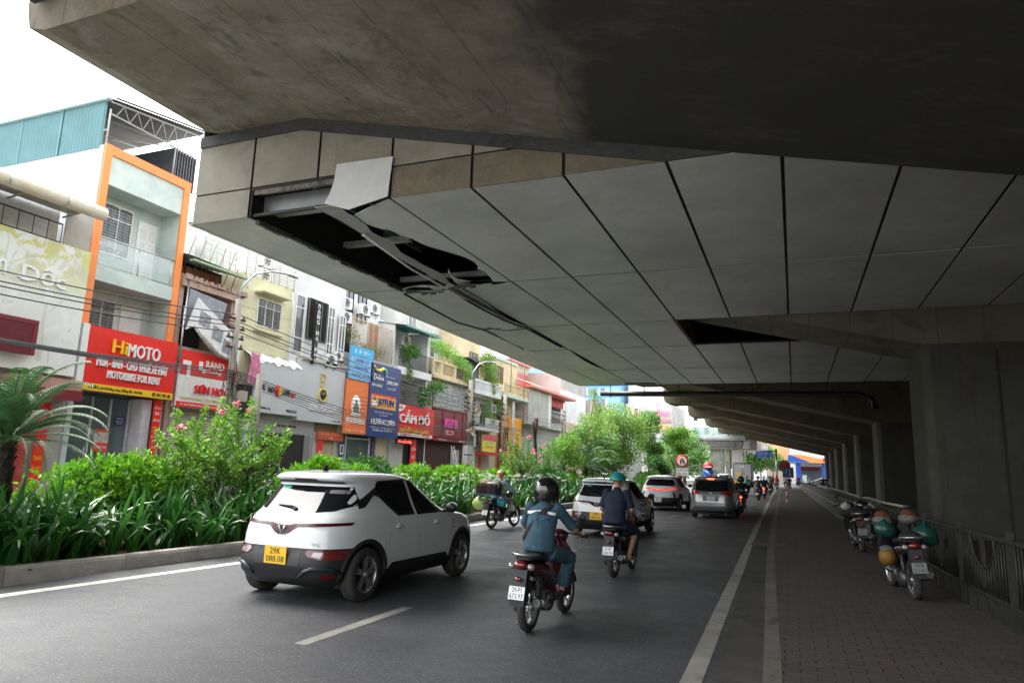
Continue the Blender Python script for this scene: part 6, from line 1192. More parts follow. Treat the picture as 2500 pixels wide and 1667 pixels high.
# ---------------------------------------------------------------- people
def limb(q,P,rs,n=12): return q.tube(P,rs,n)
def rider(label,loc,rz,shirt,pants,helm,far=False,back=0,shorts=False,long_=False,helmkind='open',group=None,scale=1.0,lean=0,shoe=None,hands=True,arms='grips',strap=False,stripe=False,headturn=0,extra=None,slim=0):
    vx=.03 if far else .013; by=-back
    S=1-slim
    P=dict(hip=(0,.26+by,.90),waist=(0,.27+by,1.02),chest=(0,.33+by,1.22),neck=(0,.39+by,1.42),head=(0,.43+by,1.575))
    sh=[(s_*.175,.37+by,1.365) for s_ in(-1,1)]
    if arms=='grips': el=[(s_*.33,.56,1.12) for s_ in(-1,1)]; wr=[(s_*.325,.80,1.035) for s_ in(-1,1)]
    else: el=[(s_*.26,.36+by,1.10) for s_ in(-1,1)]; wr=[(s_*.20,.58+by,.95) for s_ in(-1,1)]
    hj=[(s_*.10,.28+by,.86) for s_ in(-1,1)]; kn=[(s_*.235,.70+by*.9,.77) for s_ in(-1,1)]
    an=[(s_*.165,.64+by*.75,.40) for s_ in(-1,1)]; to=[(s_*.185,.80+by*.75,.355) for s_ in(-1,1)]
    if back: kn=[(s_*.25,.62+by*.8,.72) for s_ in(-1,1)]; an=[(s_*.20,.42+by*.8,.36) for s_ in(-1,1)]; to=[(s_*.215,.56+by*.8,.30) for s_ in(-1,1)]
    def bodyf():
        q=MB(); q.tube([P['hip'],P['waist'],P['chest'],(0,.37+by,1.34),(0,.385+by,1.40)],[(.15,.11),(.125,.095),(.15,.105),(.14,.085),(.06,.055)],16)
        q.tube([(0,.385+by,1.38),P['neck'],(0,.42+by,1.50)],[.06,.052,.052],12)
        hx,hy,hz=P['head']; q.ell((hx,hy,hz+.01),(.076,.095,.108),16,12).ell((hx,hy+.035,hz-.06),(.055,.06,.05)).ell((hx,hy+.10,hz-.015),(.014,.02,.026)).ell((hx,hy+.092,hz-.062),(.025,.012,.01))
        for s_ in(-1,1): q.ell((s_*.078,hy-.0,hz-.012),(.012,.02,.03),8,6); q.ell((s_*.03,hy+.09,hz+.018),(.014,.008,.008),8,6)
        for i in(0,1):
            limb(q,[sh[i],el[i]],[.048,.04]); limb(q,[el[i],wr[i]],[.042,.027])
            limb(q,[hj[i],kn[i]],[.085,.058]); limb(q,[kn[i],an[i]],[.056,.036]); q.tube([(an[i][0],an[i][1]-.05,an[i][2]-.06),(to[i][0],to[i][1],to[i][2]-.015)],[(.035,.035),(.045,.02)],10); q.ell(kn[i],.06).ell(el[i],.041).ell(sh[i],.058)
            q.tube([an[i],(an[i][0],an[i][1]-.03,an[i][2]-.06)],[.038,.036],10)
            w_=Vector(wr[i]); s_=-1 if i==0 else 1
            q.tube([w_,w_+Vector((0,.035,-.005)),w_+Vector((0,.075,-.004))],[(.026,.018),(.038,.017),(.040,.014)],12)
        b=fuse(q,vx if far else .010,3)
        for i in(0,1):            # four fingers curled round the grip and a thumb below
            w_=Vector(wr[i])+Vector((0,.075,-.004)); s_=-1 if i==0 else 1
            for k,(dx,L) in enumerate(((-.030,.9),(-.010,1.05),(.011,1.0),(.031,.8))):
                c=Vector((w_.x+dx,w_.y+.012,w_.z-.022)); r_=.030
                b.tube([c+Vector((0,r_*math.sin(a)*1.0,r_*math.cos(a))) for a in (-.3,.5,1.3,2.1*L,2.8*L)],[.0095,.0098,.0092,.0085,.006],7)
            b.tube([w_+Vector((-s_*.036,-.035,-.01)),w_+Vector((-s_*.058,-.012,-.022)),w_+Vector((-s_*.055,.012,-.04))],[.012,.0105,.007],7)
        return b
    key=(by,arms,far)
    b=cached(('pb',)+key,bodyf); o=b.build('person',skin); o.location=loc; o.rotation_euler=(0,lean,rz); o.scale=(scale*.92,)*3; tag(o,label,'person',group)
    def shirtf():
        q=MB(); q.tube([(0,.25+by,.87),(0,.25+by,.97),(0,.265+by,1.08),(0,.325+by,1.22),(0,.36+by,1.34),(0,.385+by,1.405)],[(.20,.15),(.19,.145),(.182,.14),(.19,.135),(.17,.105),(.075,.068)],20)
        q.tube([(0,.375+by,1.39),(0,.40+by,1.45)],[.075,.068],12)
        for i in(0,1):
            e=Vector(el[i]); s0=Vector(sh[i]); q.ell(sh[i],(.075,.08,.07)).tube([s0,s0.lerp(e,.5),s0.lerp(e,.92 if not long_ else 1)],[.074,.066,.068],14)
            if long_: q.ell(el[i],.06).tube([el[i],Vector(el[i]).lerp(Vector(wr[i]),.5),wr[i]],[.06,.05,.04],12)
        if not far:
            rr_=random.Random(4)
            for k in range(16): # soft folds
                a=rr_.uniform(-1,1); z0=rr_.uniform(.93,1.25); q.tube([(a*.13,.14+by+abs(a)*.05+.02*(z0-.9)*3,z0),(a*.13+rr_.uniform(-.05,.05),.15+by+abs(a)*.05+.05*(z0-.9),z0+rr_.uniform(-.02,.03)),(a*.13+rr_.uniform(-.12,.12),.16+by+abs(a)*.05+.05*(z0-.9),z0+rr_.uniform(-.05,.06))],[.008,.014,.006],6)
            q.tube([(-.17,.22+by,.90),(-.1,.13+by,.905),(0,.112+by,.90),(.1,.13+by,.905),(.17,.22+by,.90)],.022,8)
        return fuse(q,vx,4 if not far else 3)
    cached(('sh',long_)+key,shirtf).build('shirt',shirt,o)
    def pantsf():
        q=MB(); q.tube([(0,.22+by,.84),(0,.25+by,.90),(0,.26+by,.98)],[(.17,.13),(.175,.14),(.15,.12)],16)
        for i in(0,1):
            a_=Vector(an[i]); k_=Vector(kn[i])
            q.tube([hj[i],Vector(hj[i]).lerp(k_,.5),k_],[.115,.10,.085],14).ell(kn[i],.083)
            if not shorts: q.tube([k_,k_.lerp(a_,.55),a_+Vector((0,-.01,.03))],[.083,.078,.082],14)
        return fuse(q,vx,4)
    cached(('pa',shorts)+key,pantsf).build('trousers',pants,o)
    q=MB()
    for i in(0,1): a=Vector(an[i]); b_=Vector(to[i]); q.tube([a+Vector((0,-.07,-.055)),a+Vector((0,.0,-.05)),b_+Vector((0,.0,-.02)),b_+Vector((0,.05,-.02))],[(.042,.045),(.05,.05),(.052,.035),(.03,.02)],12)
    build_each(q,'shoe',shoe or black,o)
    hx,hy,hz=P['head']
    if helmkind:
        q=MB(); big=1.12 if helmkind=='open' else 1.0; Rr=.145*big; N,Mv=24,12
        for i in range(Mv+1):
            th=(math.pi*.5+ (.62 if helmkind=='open' else .05))*i/Mv
            for j in range(N):
                ph=2*math.pi*j/N; fr=math.sin(ph)   # +y = face
                t_=th*(1-(.36 if helmkind=='open' else .1)*max(0,fr)); t_=min(t_,math.pi*.5+.5*(t_-math.pi*.5)) if t_>math.pi*.5 else t_ 
                q.v.append((.132*big*math.sin(t_)*math.cos(ph)*(1 if i<Mv else .97),hy-.005+Rr*math.sin(t_)*math.sin(ph),hz+.0+.135*big*math.cos(t_)-(.07*(th-1.57)/.62 if th>1.57 and helmkind=='open' and fr<.3 else 0)))
        for i in range(Mv):
            for j in range(N): q.f.append((i*N+j,(i+1)*N+j,(i+1)*N+(j+1)%N,i*N+(j+1)%N)); q.mi.append(1 if (isinstance(helm,(list,tuple)) and i>=Mv*.62 ) else 0); q.sm.append(True)
        q.m=0; h_=q.build('helmet',list(helm) if isinstance(helm,(list,tuple)) else helm,o)
        md=h_.modifiers.new('s','SOLIDIFY'); md.thickness=.012; md.offset=1
        MB().tube([(s_*.125*.9,hy+.05*k-.0,hz+.02-.05*k) for s_,k in((1,0),(1,.9))],.006,4).tube([(.11,hy+.02,hz-.04),(.05,hy+.06,hz-.115),(-.05,hy+.06,hz-.115),(-.11,hy+.02,hz-.04)],.006,4).build('helmet_strap',black,h_)
        if helmkind!='cap': MB().ell((0,hy+.135,hz+.045),(.09,.045,.012),12,6).build('visor',black,o)
    if strap:
        q=MB(); P_=[(.155,.42,1.40),(.12,.315,1.405),(.06,.245,1.35),(-.02,.20,1.24),(-.10,.155,1.12),(-.165,.17,1.0),(-.185,.27,.94)]
        for a,b_ in zip(P_,P_[1:]):
            d=(Vector(b_)-Vector(a)).normalized(); nrm=Vector((0,-1,.15)) if a[2]<1.39 else Vector((0,-.5,1)); sd_=d.cross(nrm).normalized()*.028; oo=nrm.normalized()*.006; q.add([Vector(a)-sd_+oo,Vector(a)+sd_+oo,Vector(b_)+sd_*1.1+oo,Vector(b_)-sd_*1.1+oo,Vector(a)-sd_-oo,Vector(a)+sd_-oo,Vector(b_)+sd_*1.1-oo,Vector(b_)-sd_*1.1-oo],[(0,1,2,3),(7,6,5,4),(0,3,7,4),(1,5,6,2)])
        q.box(.02,.075,.215,.235,1.285,1.335); q.build('bag_strap',mat('webbing',(.012,.012,.014),.8),o)
    if stripe:
        q=MB(); N=16
        for k in range(N+1):
            a=-1+2*k/N; x=a*.185; y=.243+by+.055*abs(a)**2.5+.0; z=1.325-.02*abs(a)
            q.v+= [(x,y-.004,z+.014),(x,y-.013,z-.02)]
        for k in range(N): 
            if 9<=k<=11 and strap: continue
            a=k*2; q.f.append((a,a+1,a+3,a+2)); q.mi.append(0); q.sm.append(True)
        st_=q.build('reflective_stripe',mat('reflective',(.8,.82,.82),.4,emit=0),o); md=st_.modifiers.new('s','SOLIDIFY'); md.thickness=.012
    return o
def cloth(nm,c,rough=.85): return mat(nm,c,rough,var=.28,vs=7,bump=1.0,bs=9)
denimblue=cloth('uniform_blue',(.028,.075,.108)); navyc=cloth('navy_cloth',(.006,.012,.033)); blackc=cloth('black_cloth',(.012,.012,.014)); jean=cloth('jean',(.06,.09,.14)); lblue=cloth('light_blue_cloth',(.30,.38,.44)); greyc=cloth('grey_cloth',(.22,.22,.21)); tealc=cloth('teal_cloth',(.02,.22,.20)); brownc=cloth('brown_cloth',(.07,.05,.03)); redc=cloth('red_cloth',(.4,.03,.03))
helmb=mat('helmet_black',(.008,.008,.009),.08,var=0,coat=1); helmt=mat('helmet_teal',(.005,.20,.21),.35,var=.05); helmw=mat('helmet_white',(.62,.60,.57),.3,var=.08); helmo=mat('helmet_orange',(.62,.17,.03),.3,var=.1); helmr=mat('helmet_red',(.4,.03,.03),.3)
mrd=mat('bike_dark_red',(.05,.006,.008),.22,var=.1,coat=1); mbk=mat('bike_black',(.010,.010,.012),.25,var=.1,coat=1); mwh=mat('bike_white',(.6,.6,.6),.25,coat=1); mgrey=mat('bike_grey',(.09,.09,.1),.3,coat=.5); mred=mat('bike_red',(.4,.02,.02),.25,coat=1); mblue=mat('bike_blue',(.03,.08,.25),.25,coat=1)
A=(-2.66,7.22,0); scooter('dark red scooter with white plate 29-P1 673.97 under the rider in blue uniform',A,R(-2),mrd,('29-P1','673.97'),lean=R(1))
rider('person in blue uniform with black helmet and a black sling strap riding',A,R(-2),denimblue,denimblue,helmb,strap=True,stripe=True,lean=R(1))
A=(-2.76,11.42,0); scooter('black scooter carrying two people with white plate 37-AY 250.95',A,R(-2),mbk,('37-AY','250.95'))
rider('person in navy polo, shorts and teal helmet on the pillion seat',A,R(-2),navyc,navyc,helmt,back=.22,shorts=True,arms='lap',helmkind='cap',shoe=mat('sandal_tan',(.3,.22,.12)),scale=1.05)
rider('person in light blue shirt and jeans in front of the navy polo pillion',A,R(-2),lblue,jean,helmw,long_=True,slim=.1,scale=.94)
A=(-7.80,18.05,0); t3=scooter('old black motorbike with spoked wheels carrying a crate and plastic bags',A,R(-11),mbk,('29-X1','248.1'),kind='underbone',rail_=False)
rider('person in light blue jacket with white and orange helmet on the crate motorbike',(-7.80,18.05,0),R(-11),lblue,greyc,(helmw,helmo),long_=True,helmkind='cap')
M3=Matrix.Translation(A)@Matrix.Rotation(R(-11),4,'Z')@Matrix.Scale(.92,4)
def on3(nm,label,cat,p,group=None):
    q=M3@Vector(p); o=thing(nm,label,cat,q,R(-11),group); o.scale=(.92,)*3; return o
t=on3('rack_board','flat blue board strapped across the back of the old motorbike','board',(0,-.12,.98)); MB().box(-.44,.44,-.32,.12,0,.03).build('board',mat('board_blue',(.02,.06,.16),.6),t)
t=on3('crate','black plastic crate packed on the back of the old motorbike','crate',(0,-.12,1.01)); q=MB(); q.box(-.34,.34,-.26,.10,0,.015).box(-.34,.34,-.26,-.25,.26,.30).box(-.34,.34,.09,.10,.26,.30).box(-.34,-.33,-.25,.09,.26,.3).box(.33,.34,-.25,.09,.26,.3)
for k in range(17): x=-.34+k*.0415; q.box(x,x+.016,-.26,-.25,.015,.26); q.box(x,x+.016,.09,.1,.015,.26)
for k in range(9): y=-.25+k*.04; q.box(-.34,-.33,y,y+.016,.015,.26); q.box(.33,.34,y,y+.016,.015,.26)
q.build('basket',mat('crate_black',(.02,.022,.024),.5),t); MB().box(-.32,.32,-.24,.08,.02,.25).build('lining',darkin,t); MB().tube([(.1,-.27,-.02),(.1,-.27,.3),(.1,.1,.33)],.006,4).tube([(-.2,-.27,-.02),(-.2,-.27,.3),(-.2,.1,.33)],.006,4).build('strap',lr,t)
t=on3('sack','tan cloth sack lying on the left of the black crate','sack',(-.16,-.08,1.31)); fuse(MB().ell((0,0,.04),(.17,.14,.09)).ell((-.1,0,.03),(.09,.1,.06)),.02).build('sack',cloth('sack_tan',(.35,.27,.2)),t)
t=on3('sack','white cloth bundle lying in the middle of the black crate','sack',(.02,-.14,1.30)); fuse(MB().ell((0,0,.03),(.17,.1,.045)).ell((.1,.02,.02),(.1,.08,.03)),.02).build('sack',cloth('sack_white',(.6,.58,.52)),t)
t=on3('sack','knotted khaki bag at the right end of the black crate','sack',(.26,-.1,1.30)); fuse(MB().ell((0,0,.03),(.1,.13,.08)).tube([(-.04,0,.05),(-.07,0,.14),(-.03,0,.17)],[.05,.02,.03],8).tube([(0.08,-.1,.0),(.1,-.16,-.12)],[.05,.02],8),.02).build('sack',cloth('sack_khaki',(.22,.19,.13)),t)
def bag(label,p,c,r,nm='plastic_bag',m=None,par=on3):
    t=par(nm,label,'plastic bag',p); m=m or mat(nm+label[:6],c,.3,var=.35,vs=7,bump=.8,bs=9,spec=.6)
    fuse(MB().ell((0,0,-r*.9),(r,r*.7,r*.8)).tube([(0,0,-r*.3),(0,0,0),(.02,0,.06)],[r*.55,r*.15,r*.1],10).ell((r*.3,0,-r*1.2),(r*.7,r*.6,r*.55)),.018).build('bag',m,t); return t
bag('pale green plastic bag of vegetables hanging left of the crate motorbike',(-.38,-.14,.93),(.32,.42,.12),.24); bag('blue green plastic bag hanging right of the crate motorbike',(.30,.05,.93),(.03,.25,.30),.17); bag('small clear plastic bag hanging by the rider of the crate motorbike',(.34,.55,.72),(.5,.55,.45),.13)
# farther traffic
def duo(n_,bl,rl_,loc,rz,col,sh,pa,he,**k):
    scooter(bl,loc,R(rz),col,('',''),far=True,lit_=k.get('lit',False),group='distant motorbikes in the traffic'); rider(rl_,loc,R(rz),sh,pa,he,far=True,helmkind='cap',group='distant riders in the traffic',long_=True)
scooter('dark motorbike with a glowing tail light right of the silver people carrier',(-2.22,32.2,0),0,mbk,('',''),far=True,lit_=True)
rider('person in dark navy jacket and shorts riding right of the silver people carrier',(-2.22,32.2,0),0,navyc,brownc,helmb,far=True,long_=True,shorts=True)
scooter('white rounded scooter carrying two people ahead of the navy jacket rider',(-2.33,49.5,0),R(-3),mwh,('',''),far=True)
rider('person in dark brown jacket with red helmet riding the white rounded scooter',(-2.33,49.5,0),R(-3),brownc,blackc,helmr,far=True,long_=True,helmkind='cap')
duo(0,'dark scooter with orange tail light just past the white rounded scooter','person in navy top with white bag riding just past the white rounded scooter',(-2.1,53.6,0),0,mbk,navyc,jean,helmw,lit=True)
duo(0,'motorbike under the teal jacket rider behind the box truck','person in teal jacket with orange helmet behind the box truck',(-3.55,58,0),0,mgrey,tealc,blackc,helmo)
duo(0,'reddish motorbike under the rider in a grey jacket','person in grey jacket alone past the white rounded scooter',(-2.04,64.6,0),0,mred,greyc,greyc,helmb)
for i,(x,y,rz,c,s_,he,d) in enumerate(((-2.6,78,4,mblue,lblue,helmt,'blue scooter left of the grey jacket rider'),(-1.9,85,8,mred,redc,helmr,'red scooter near the end of the walkway'),(-.6,90,10,mbk,blackc,helmb,'black scooter turning just past the sign pole'),(-1.2,100,0,mbk,greyc,helmw,'dark scooter at the start of the bright junction'),(1.6,100,-30,mwh,lblue,helmw,'white scooter turning right at the junction'),(3.4,108,-60,mred,navyc,helmr,'red scooter far right in the junction'),(.6,118,20,mblue,redc,helmb,'blue scooter in the middle of the junction'),(-3.2,112,0,mgrey,brownc,helmo,'grey scooter beyond the box truck'))):
    duo(0,d,'rider on the '+d,(x,y,0),rz,c,s_,jean,he)
# parked on the walkway
scooter('dark parked motorbike leaning by the low wall, farther of the two on the walkway',(1.28,16.9,.15),R(4),mbk,('29H1','455.25'),lean=R(-5),pm_=mat('plate_shaded',(.22,.22,.21),.8)); rc=thing('raincoat','black raincoat and helmet heaped on the farther parked motorbike','raincoat',(1.25,17.1,.95)); fuse(MB().ell((0,0,0),(.26,.3,.13)).ell((-.2,.1,-.03),(.2,.15,.08)).ell((.25,.3,.02),(.2,.2,.08)),.02).build('raincoat',blackc,rc)  # plate colour darkened to stand for the shade on the walkway
th=thing('helmet','glossy black helmet on top of the black raincoat','helmet',(1.3,17.0,1.06)); MB().ell((0,0,.05),(.14,.16,.13),18,12).build('shell',helmb,th); MB().ell((0,.1,.07),(.1,.1,.05)).build('visor',glassd,th)
for s_,nn in((-1,'left'),(1,'right')): bag('grey plastic bag on the '+nn+' handlebar of the farther parked motorbike',(1.28+s_*.25,17.65,1.14),(.3,.3,.3),.11,par=lambda nm,l,c,p:thing(nm,l,c,p))
scooter('near parked black motorbike on the walkway loaded with teal bags',(1.42,10.85,.15),R(7),mbk,('30H8','2141'),lean=R(-4),pm_=mat('plate_shaded',(0,0,0)))
for (p,r_,nn) in (((1.14,11.3,1.12),.14,'left'),((1.62,11.25,1.10),.17,'right')): bag('teal plastic bag on the '+nn+' side of the near parked motorbike',p,(.01,.28,.20),r_,par=lambda nm,l,c,p:thing(nm,l,c,p),m=mat('teal_bag',(.004,.05,.036),.35,var=.35,vs=7,bump=.7,bs=9))
for (p,nn) in(((1.15,11.65,1.1),'left'),((1.48,11.6,1.14),'right')): t=thing('cloth_bundle','orange and white cloth bundle, '+nn+' of the two on the near parked motorbike','cloth bundle',p); fuse(MB().ell((0,0,0),(.13,.14,.08)),.02).build('white_cloth',cloth('cloth_white',(.12,.115,.11)),t); fuse(MB().ell((0,0,.07),(.1,.11,.07)).ell((.07,0,.05),(.06,.08,.05)),.02).build('orange_cloth',cloth('cloth_orange',(.10,.028,.01)),t)
th=thing('helmet','yellow helmet hanging low on the left of the near parked motorbike','helmet',(1.13,11.05,.6)); MB().ell((0,0,.05),(.11,.13,.12),18,12).build('shell',mat('helmet_yellow',(.18,.09,.01),.6),th); MB().ell((0,.02,.15),(.09,.1,.05)).build('lining',cloth('cloth_white',(0,0,0)),th)
th=thing('helmet','black cap like helmet on the seat of the near parked motorbike','helmet',(1.42,11.0,.86)); MB().ell((0,0,.03),(.15,.17,.13),18,12).build('shell',blackc,th)
# motorbikes parked on the shop side
for i,(y,c,d) in enumerate(((10.9,mbk,'beside the bluish shutter'),(13.6,mgrey,'before the mural house'),(15.0,mwh,'before the glass shopfront'),(15.9,mblue,'right of the glass shopfront door'),(18.6,mwh,'before the tan roller shutter'),(20.2,mred,'by the leaning white poster'),(21.8,mbk,'under the grey clinic sign'),(23.2,mwh,'before the dark doorway'))):
    scooter('parked scooter '+d+', mostly behind the median plants',(-17.6,y,.13),R(80+i*3),c,('',''),far=True,group='scooters parked before the shops')
# ---------------------------------------------------------------- poles, wires, signs, footbridge, far end
pc=weathered('pole_concrete',(.34,.31,.27),(.2,.18,.15),(.12,.1,.08),(3,3,.4),scale=2); XP=-17.0
def lamp_arm(t,h,L=1.6,dy=1):
    MB().tube([(0,0,h-.3),(.05,0,h+.4),(.25,.35*dy,h+.95),(.4,L*.6*dy,h+1.2),(.5,L*dy,h+1.28)],.035,8).build('arm',mat('lamp_arm',(.35,.40,.42),.4,.6),t)
    MB().ell((.52,(L+.3)*dy,h+1.28),(.11,.34,.06),12,6).build('lamp_head',mat('lamp_head',(.5,.5,.5),.4),t)
def upole(label,px,py,x,h=None,r=.15,lamp=False,z0=.13):
    p=at(px,py,x=x); H=p.z-z0; t=thing('utility_pole',label,'utility pole',(x,p.y,z0)); MB().tube([(0,0,0),(0,0,H)],[r,r*.72],12).build('pole',pc,t)
    q=MB(); 
    for k in range(4): q.box(-.05,.05,-.35,.35,H-.7-k*.32,H-.65-k*.32)
    q.build('crossarm',dsteel,t)
    for k in range(4):
        for s_ in(-1,1): MB().rev([(.02,0),(.045,.03),(.03,.06),(.045,.09),(.015,.12)],(0,s_*.3,H-.65-k*.32),'z',8).build('insulator',mat('insulator',(.3,.12,.06),.3),t)
    if lamp: lamp_arm(t,H)
    rr_=random.Random(int(px)); q=MB()
    for k in range(16): a=rr_.uniform(0,6.28); z=rr_.uniform(H*.25,H*.7); q.tube([(.17*math.cos(a),.17*math.sin(a),z+.9),(.25*math.cos(a+.3),.25*math.sin(a+.3),z+.3),(.17*math.cos(a+.2),.17*math.sin(a+.2),z-.6)],.014,4)
    for k in range(5): c=Vector((.2,rr_.uniform(-.4,.4),H*.58+rr_.uniform(-.3,.3))); q.tube([c+Vector((0,.22*math.cos(a*.7),.22*math.sin(a*.7))) for a in range(10)],.012,4)
    q.build('cable_tangle',black,t); return t,p.y,H
t1,y1_,h1=upole('concrete utility pole with a curved lamp arm before the pale yellow house',584,731,XP,lamp=True); MB().box(-.1,.15,-.5,-.22,h1*.33,h1*.33+.6).build('meter_box',mat('meter_box',(.5,.45,.38)),t1); MB().box(.1,.3,.18,.5,h1*.5,h1*.5+.35).build('meter_box',mat('meter_box',(0,0,0)),t1)
p=at(635,913,x=-15.5); t=thing('short_pole','short bare concrete post before the grey clinic sign','post',(-15.5,p.y,.13)); MB().tube([(0,0,0),(0,0,p.z-.13)],[.11,.1],10).build('post',pc,t)
t3_,y3_,h3=upole('dark cluttered utility pole with loudspeaker and lamp arm near the maroon sign',1151,928,XP,lamp=True,r=.17)
for i in range(4): MB().box(.05,.28,-.75+.38*(i%2),-.40+.38*(i%2),1.6+.55*(i//2),2.08+.55*(i//2)).build('meter_box',mat('meter_white',(.55,.55,.53)),t3_)
MB().box(.05,.25,.1,.4,2.6,3.3).box(.05,.22,.1,.38,1.5,2.3).build('junction_box',mat('meter_white',(0,0,0)),t3_)
for k,(yy,zz) in enumerate(((.35,h3-1.75),(-.35,h3-2.9))):
    t=thing('loudspeaker','horn loudspeaker on the cluttered pole, '+('upper one facing the road' if k==0 else 'lower one facing left'),'loudspeaker',(XP+.1,y3_+yy,.13+zz)); MB().rev([(.05,-.25),(.07,-.1),(.14,.08),(.27,.2),(.28,.2),(.15,.07),(0.06,-.1)],(0.1,0,0),'x',18).build('horn',mat('horn_beige',(.55,.45,.32),.5),t); MB().ell((.02,0,0),(.12,.06,.06)).build('driver',rust,t)
t=thing('notice','small white notice board tied low on the cluttered pole','notice',(XP+.25,y3_-.05,1.6)); MB().box(0,.02,-.3,.3,-.3,.3).build('panel',white,t); MB().text('BÁN NHÀ',(.021,0,.08),.12,.45,'x',.002).text('0912 345',(.021,0,-.12),.1,.45,'x',.002).build('lettering',lr,t)
t4_,y4_,h4=upole('pole wrapped in wires before the mint trimmed balcony',1234,962,XP,r=.15); t5_,y5_,h5=upole('leaning grey pole before the grey rendered house',1379,985,XP+.5); t6_,y6_,h6=upole('thin dark pole right of the large trees',1585,1068,-14,r=.12)
dt=thing('dead_trunk','dark bare cut trunk standing between the flowering trees','tree trunk',(-13.5,at(1305,1100,x=-13.5).y,.1)); MB().tube([(0,0,0),(.05,.1,2),(0,0,3.3),(0,.1,4.3)],[.11,.09,.1,.16],8).tube([(0,0,3.2),(0,-.35,4.1)],[.06,.05],6).tube([(0,0,3.4),(0,.4,4.3)],[.06,.05],6).build('trunk',mat('bark_dark',(.04,.03,.025),.9),dt)
# cables
def cable(label,pts,r,sag=.25,x=XP,loops=0):
    W=[at(a,b,x=x) for a,b in pts]; P=[]
    for a,b in zip(W,W[1:]):
        L=(b-a).length
        for k in range(12): u=k/12; v=a.lerp(b,u); v.z-=sag*4*u*(1-u)*L/18; P.append(v)
    P.append(W[-1]); o=MB().tube(P,r,5).build('overhead_cable',black); tag(o,label,'cable','overhead cables along the street'); return P
ya=-40
for k,(a,b,c,d) in enumerate(((650,762,978,1030),(676,780,987,1036),(688,790,992,1040),(708,805,1000,1045))):
    cable(('highest','second','third','lowest')[k]+' of the four thin cables crossing the red rental sign building',[(-150,a-38),(0,a+10),(584,b+6),(1151,c),(1234,d-35),(1379,d),(1585,d+62)],.017,.22)
for k in range(6):
    cable(('thickest strand','second strand','third strand','fourth strand','fifth strand','last strand')[k]+' of the sagging black cable bundle across the shop signs',[(-150,800+k*3),(0,826+k*2),(220,862+k*2),(575,905+k*5),(800,985+k*6),(1000,1046+k*4),(1150,1030+k*4),(1234,1042+k*3),(1379,1058+k*4)],.017 if k<3 else .011,.05,x=XP+.1+.03*k)
for k in range(5): cable(('first','second','third','fourth','fifth')[k]+' slack cable near the cluttered pole',[(860,968+k*9),(1151,960+k*13),(1234,1000+k*8)],.013,.3,x=XP-.2)
# traffic signs
def pole_sign(label,px,py,y,x,H,stripe=True,r=.04):
    t=thing('traffic_sign',label,'traffic sign',(x,y,.1)); n_=10
    for k in range(n_): MB().cyl((0,0,H*k/n_),(0,0,H*(k+1)/n_),r,n=10).build('pole',lr if k%2 else lw_,t)
    return t
ysg=58; xsg=at(1666,1187,y=ysg).x; zs_=at(1668,1125,y=ysg).z; t=pole_sign('round no turning sign above a white hours plate on a striped pole',0,0,ysg,xsg,zs_-.5)
c=(0,-.06,zs_-.1)
MB().rev([(.36,0),(.50,-.015),(.50,.02)],c,'y',28).build('ring',lr,t); MB().rev([(0,-.01),(.38,-.01)],c,'y',28).build('disc',lw_,t); q=MB().tube([(-.12,-.09,zs_-.33),(-.12,-.09,zs_+.03),(-.02,-.09,zs_+.13),(.1,-.09,zs_+.03),(.1,-.09,zs_-.12)],.04,6).prism([(.0,zs_-.1),(.2,zs_-.1),(.1,zs_-.26)],'y',-.1,-.08); q.build('arrow',lk,t); MB().tube([(-.26,-.11,zs_+.18),(.26,-.11,zs_-.38)],.04,6).build('slash',lr,t)
p=MB().box(-.5,.5,-.08,-.05,zs_-1.25,zs_-.68).build('hours_plate',lw_,t); MB().text('6h-9h',(-.22,-.081,zs_-.83),.16,.42,'y',.003).text('6h-9h',(.25,-.081,zs_-.83),.16,.42,'y',.003).text('16h-20h',(0,-.081,zs_-1.1),.16,.8,'y',.003).build('lettering',lk,p)
p=at(1729,1139,y=78); t=pole_sign('red no entry disc above a blue disc on a far pole',0,0,78,p.x,p.z); MB().rev([(0,-.02),(.5,-.02),(.5,.02)],(0,-.06,p.z-.1),'y',26).build('no_entry_disc',lr,t); MB().box(-.34,.34,-.10,-.085,p.z-.18,p.z-.03).build('bar',lw_,t); z_=at(1729,1153,y=78).z; MB().rev([(0,-.02),(.52,-.02),(.52,.02)],(0,-.06,z_-.1),'y',26).build('blue_disc',mat('sign_blue',(.02,.12,.62),.4),t); MB().tube([(-.25,-.1,z_+.1),(.25,-.1,z_-.35)],.05,6).build('arrow',lw_,t)
y_=43.9; x_=-.48; zt_=at(1917,1128,y=y_).z; zb=at(1917,1152,y=y_).z; t=pole_sign('blue square u turn sign before a round sign on the walkway kerb',0,0,y_,x_,zt_-.2)
MB().rev([(.22,0),(.34,-.01),(.34,.02)],(-.08,.02,zt_-.32),'y',26).rev([(0,.02),(.33,.02)],(-.08,.02,zt_-.32),'y',26).build('round_sign',mat('sign_dark_red',(.35,.02,.03),.4),t)
s1=MB().box(-.18,.42,-.07,-.05,zt_-.98,zt_-.38).build('square_sign',mat('sign_blue_dark',(.01,.07,.26),.4),t); q=MB().tube([(.02,-.08,zt_-.75),(.02,-.08,zt_-.52),(.22,-.08,zt_-.52),(.22,-.08,zt_-.8)],.026,4,sm=False).prism([(.14,zt_-.78),(.30,zt_-.78),(.22,zt_-.9)],'y',-.09,-.07); q.build('u_turn_arrow',mat('arrow_grey',(.55,.6,.6)),s1); MB().box(-.08,.08,-.02,.02,zt_-.2,zt_+.02).build('top_plate',lr,t); MB().box(-.25,.25,-.2,.2,.02,.07).build('foot',rust,t)
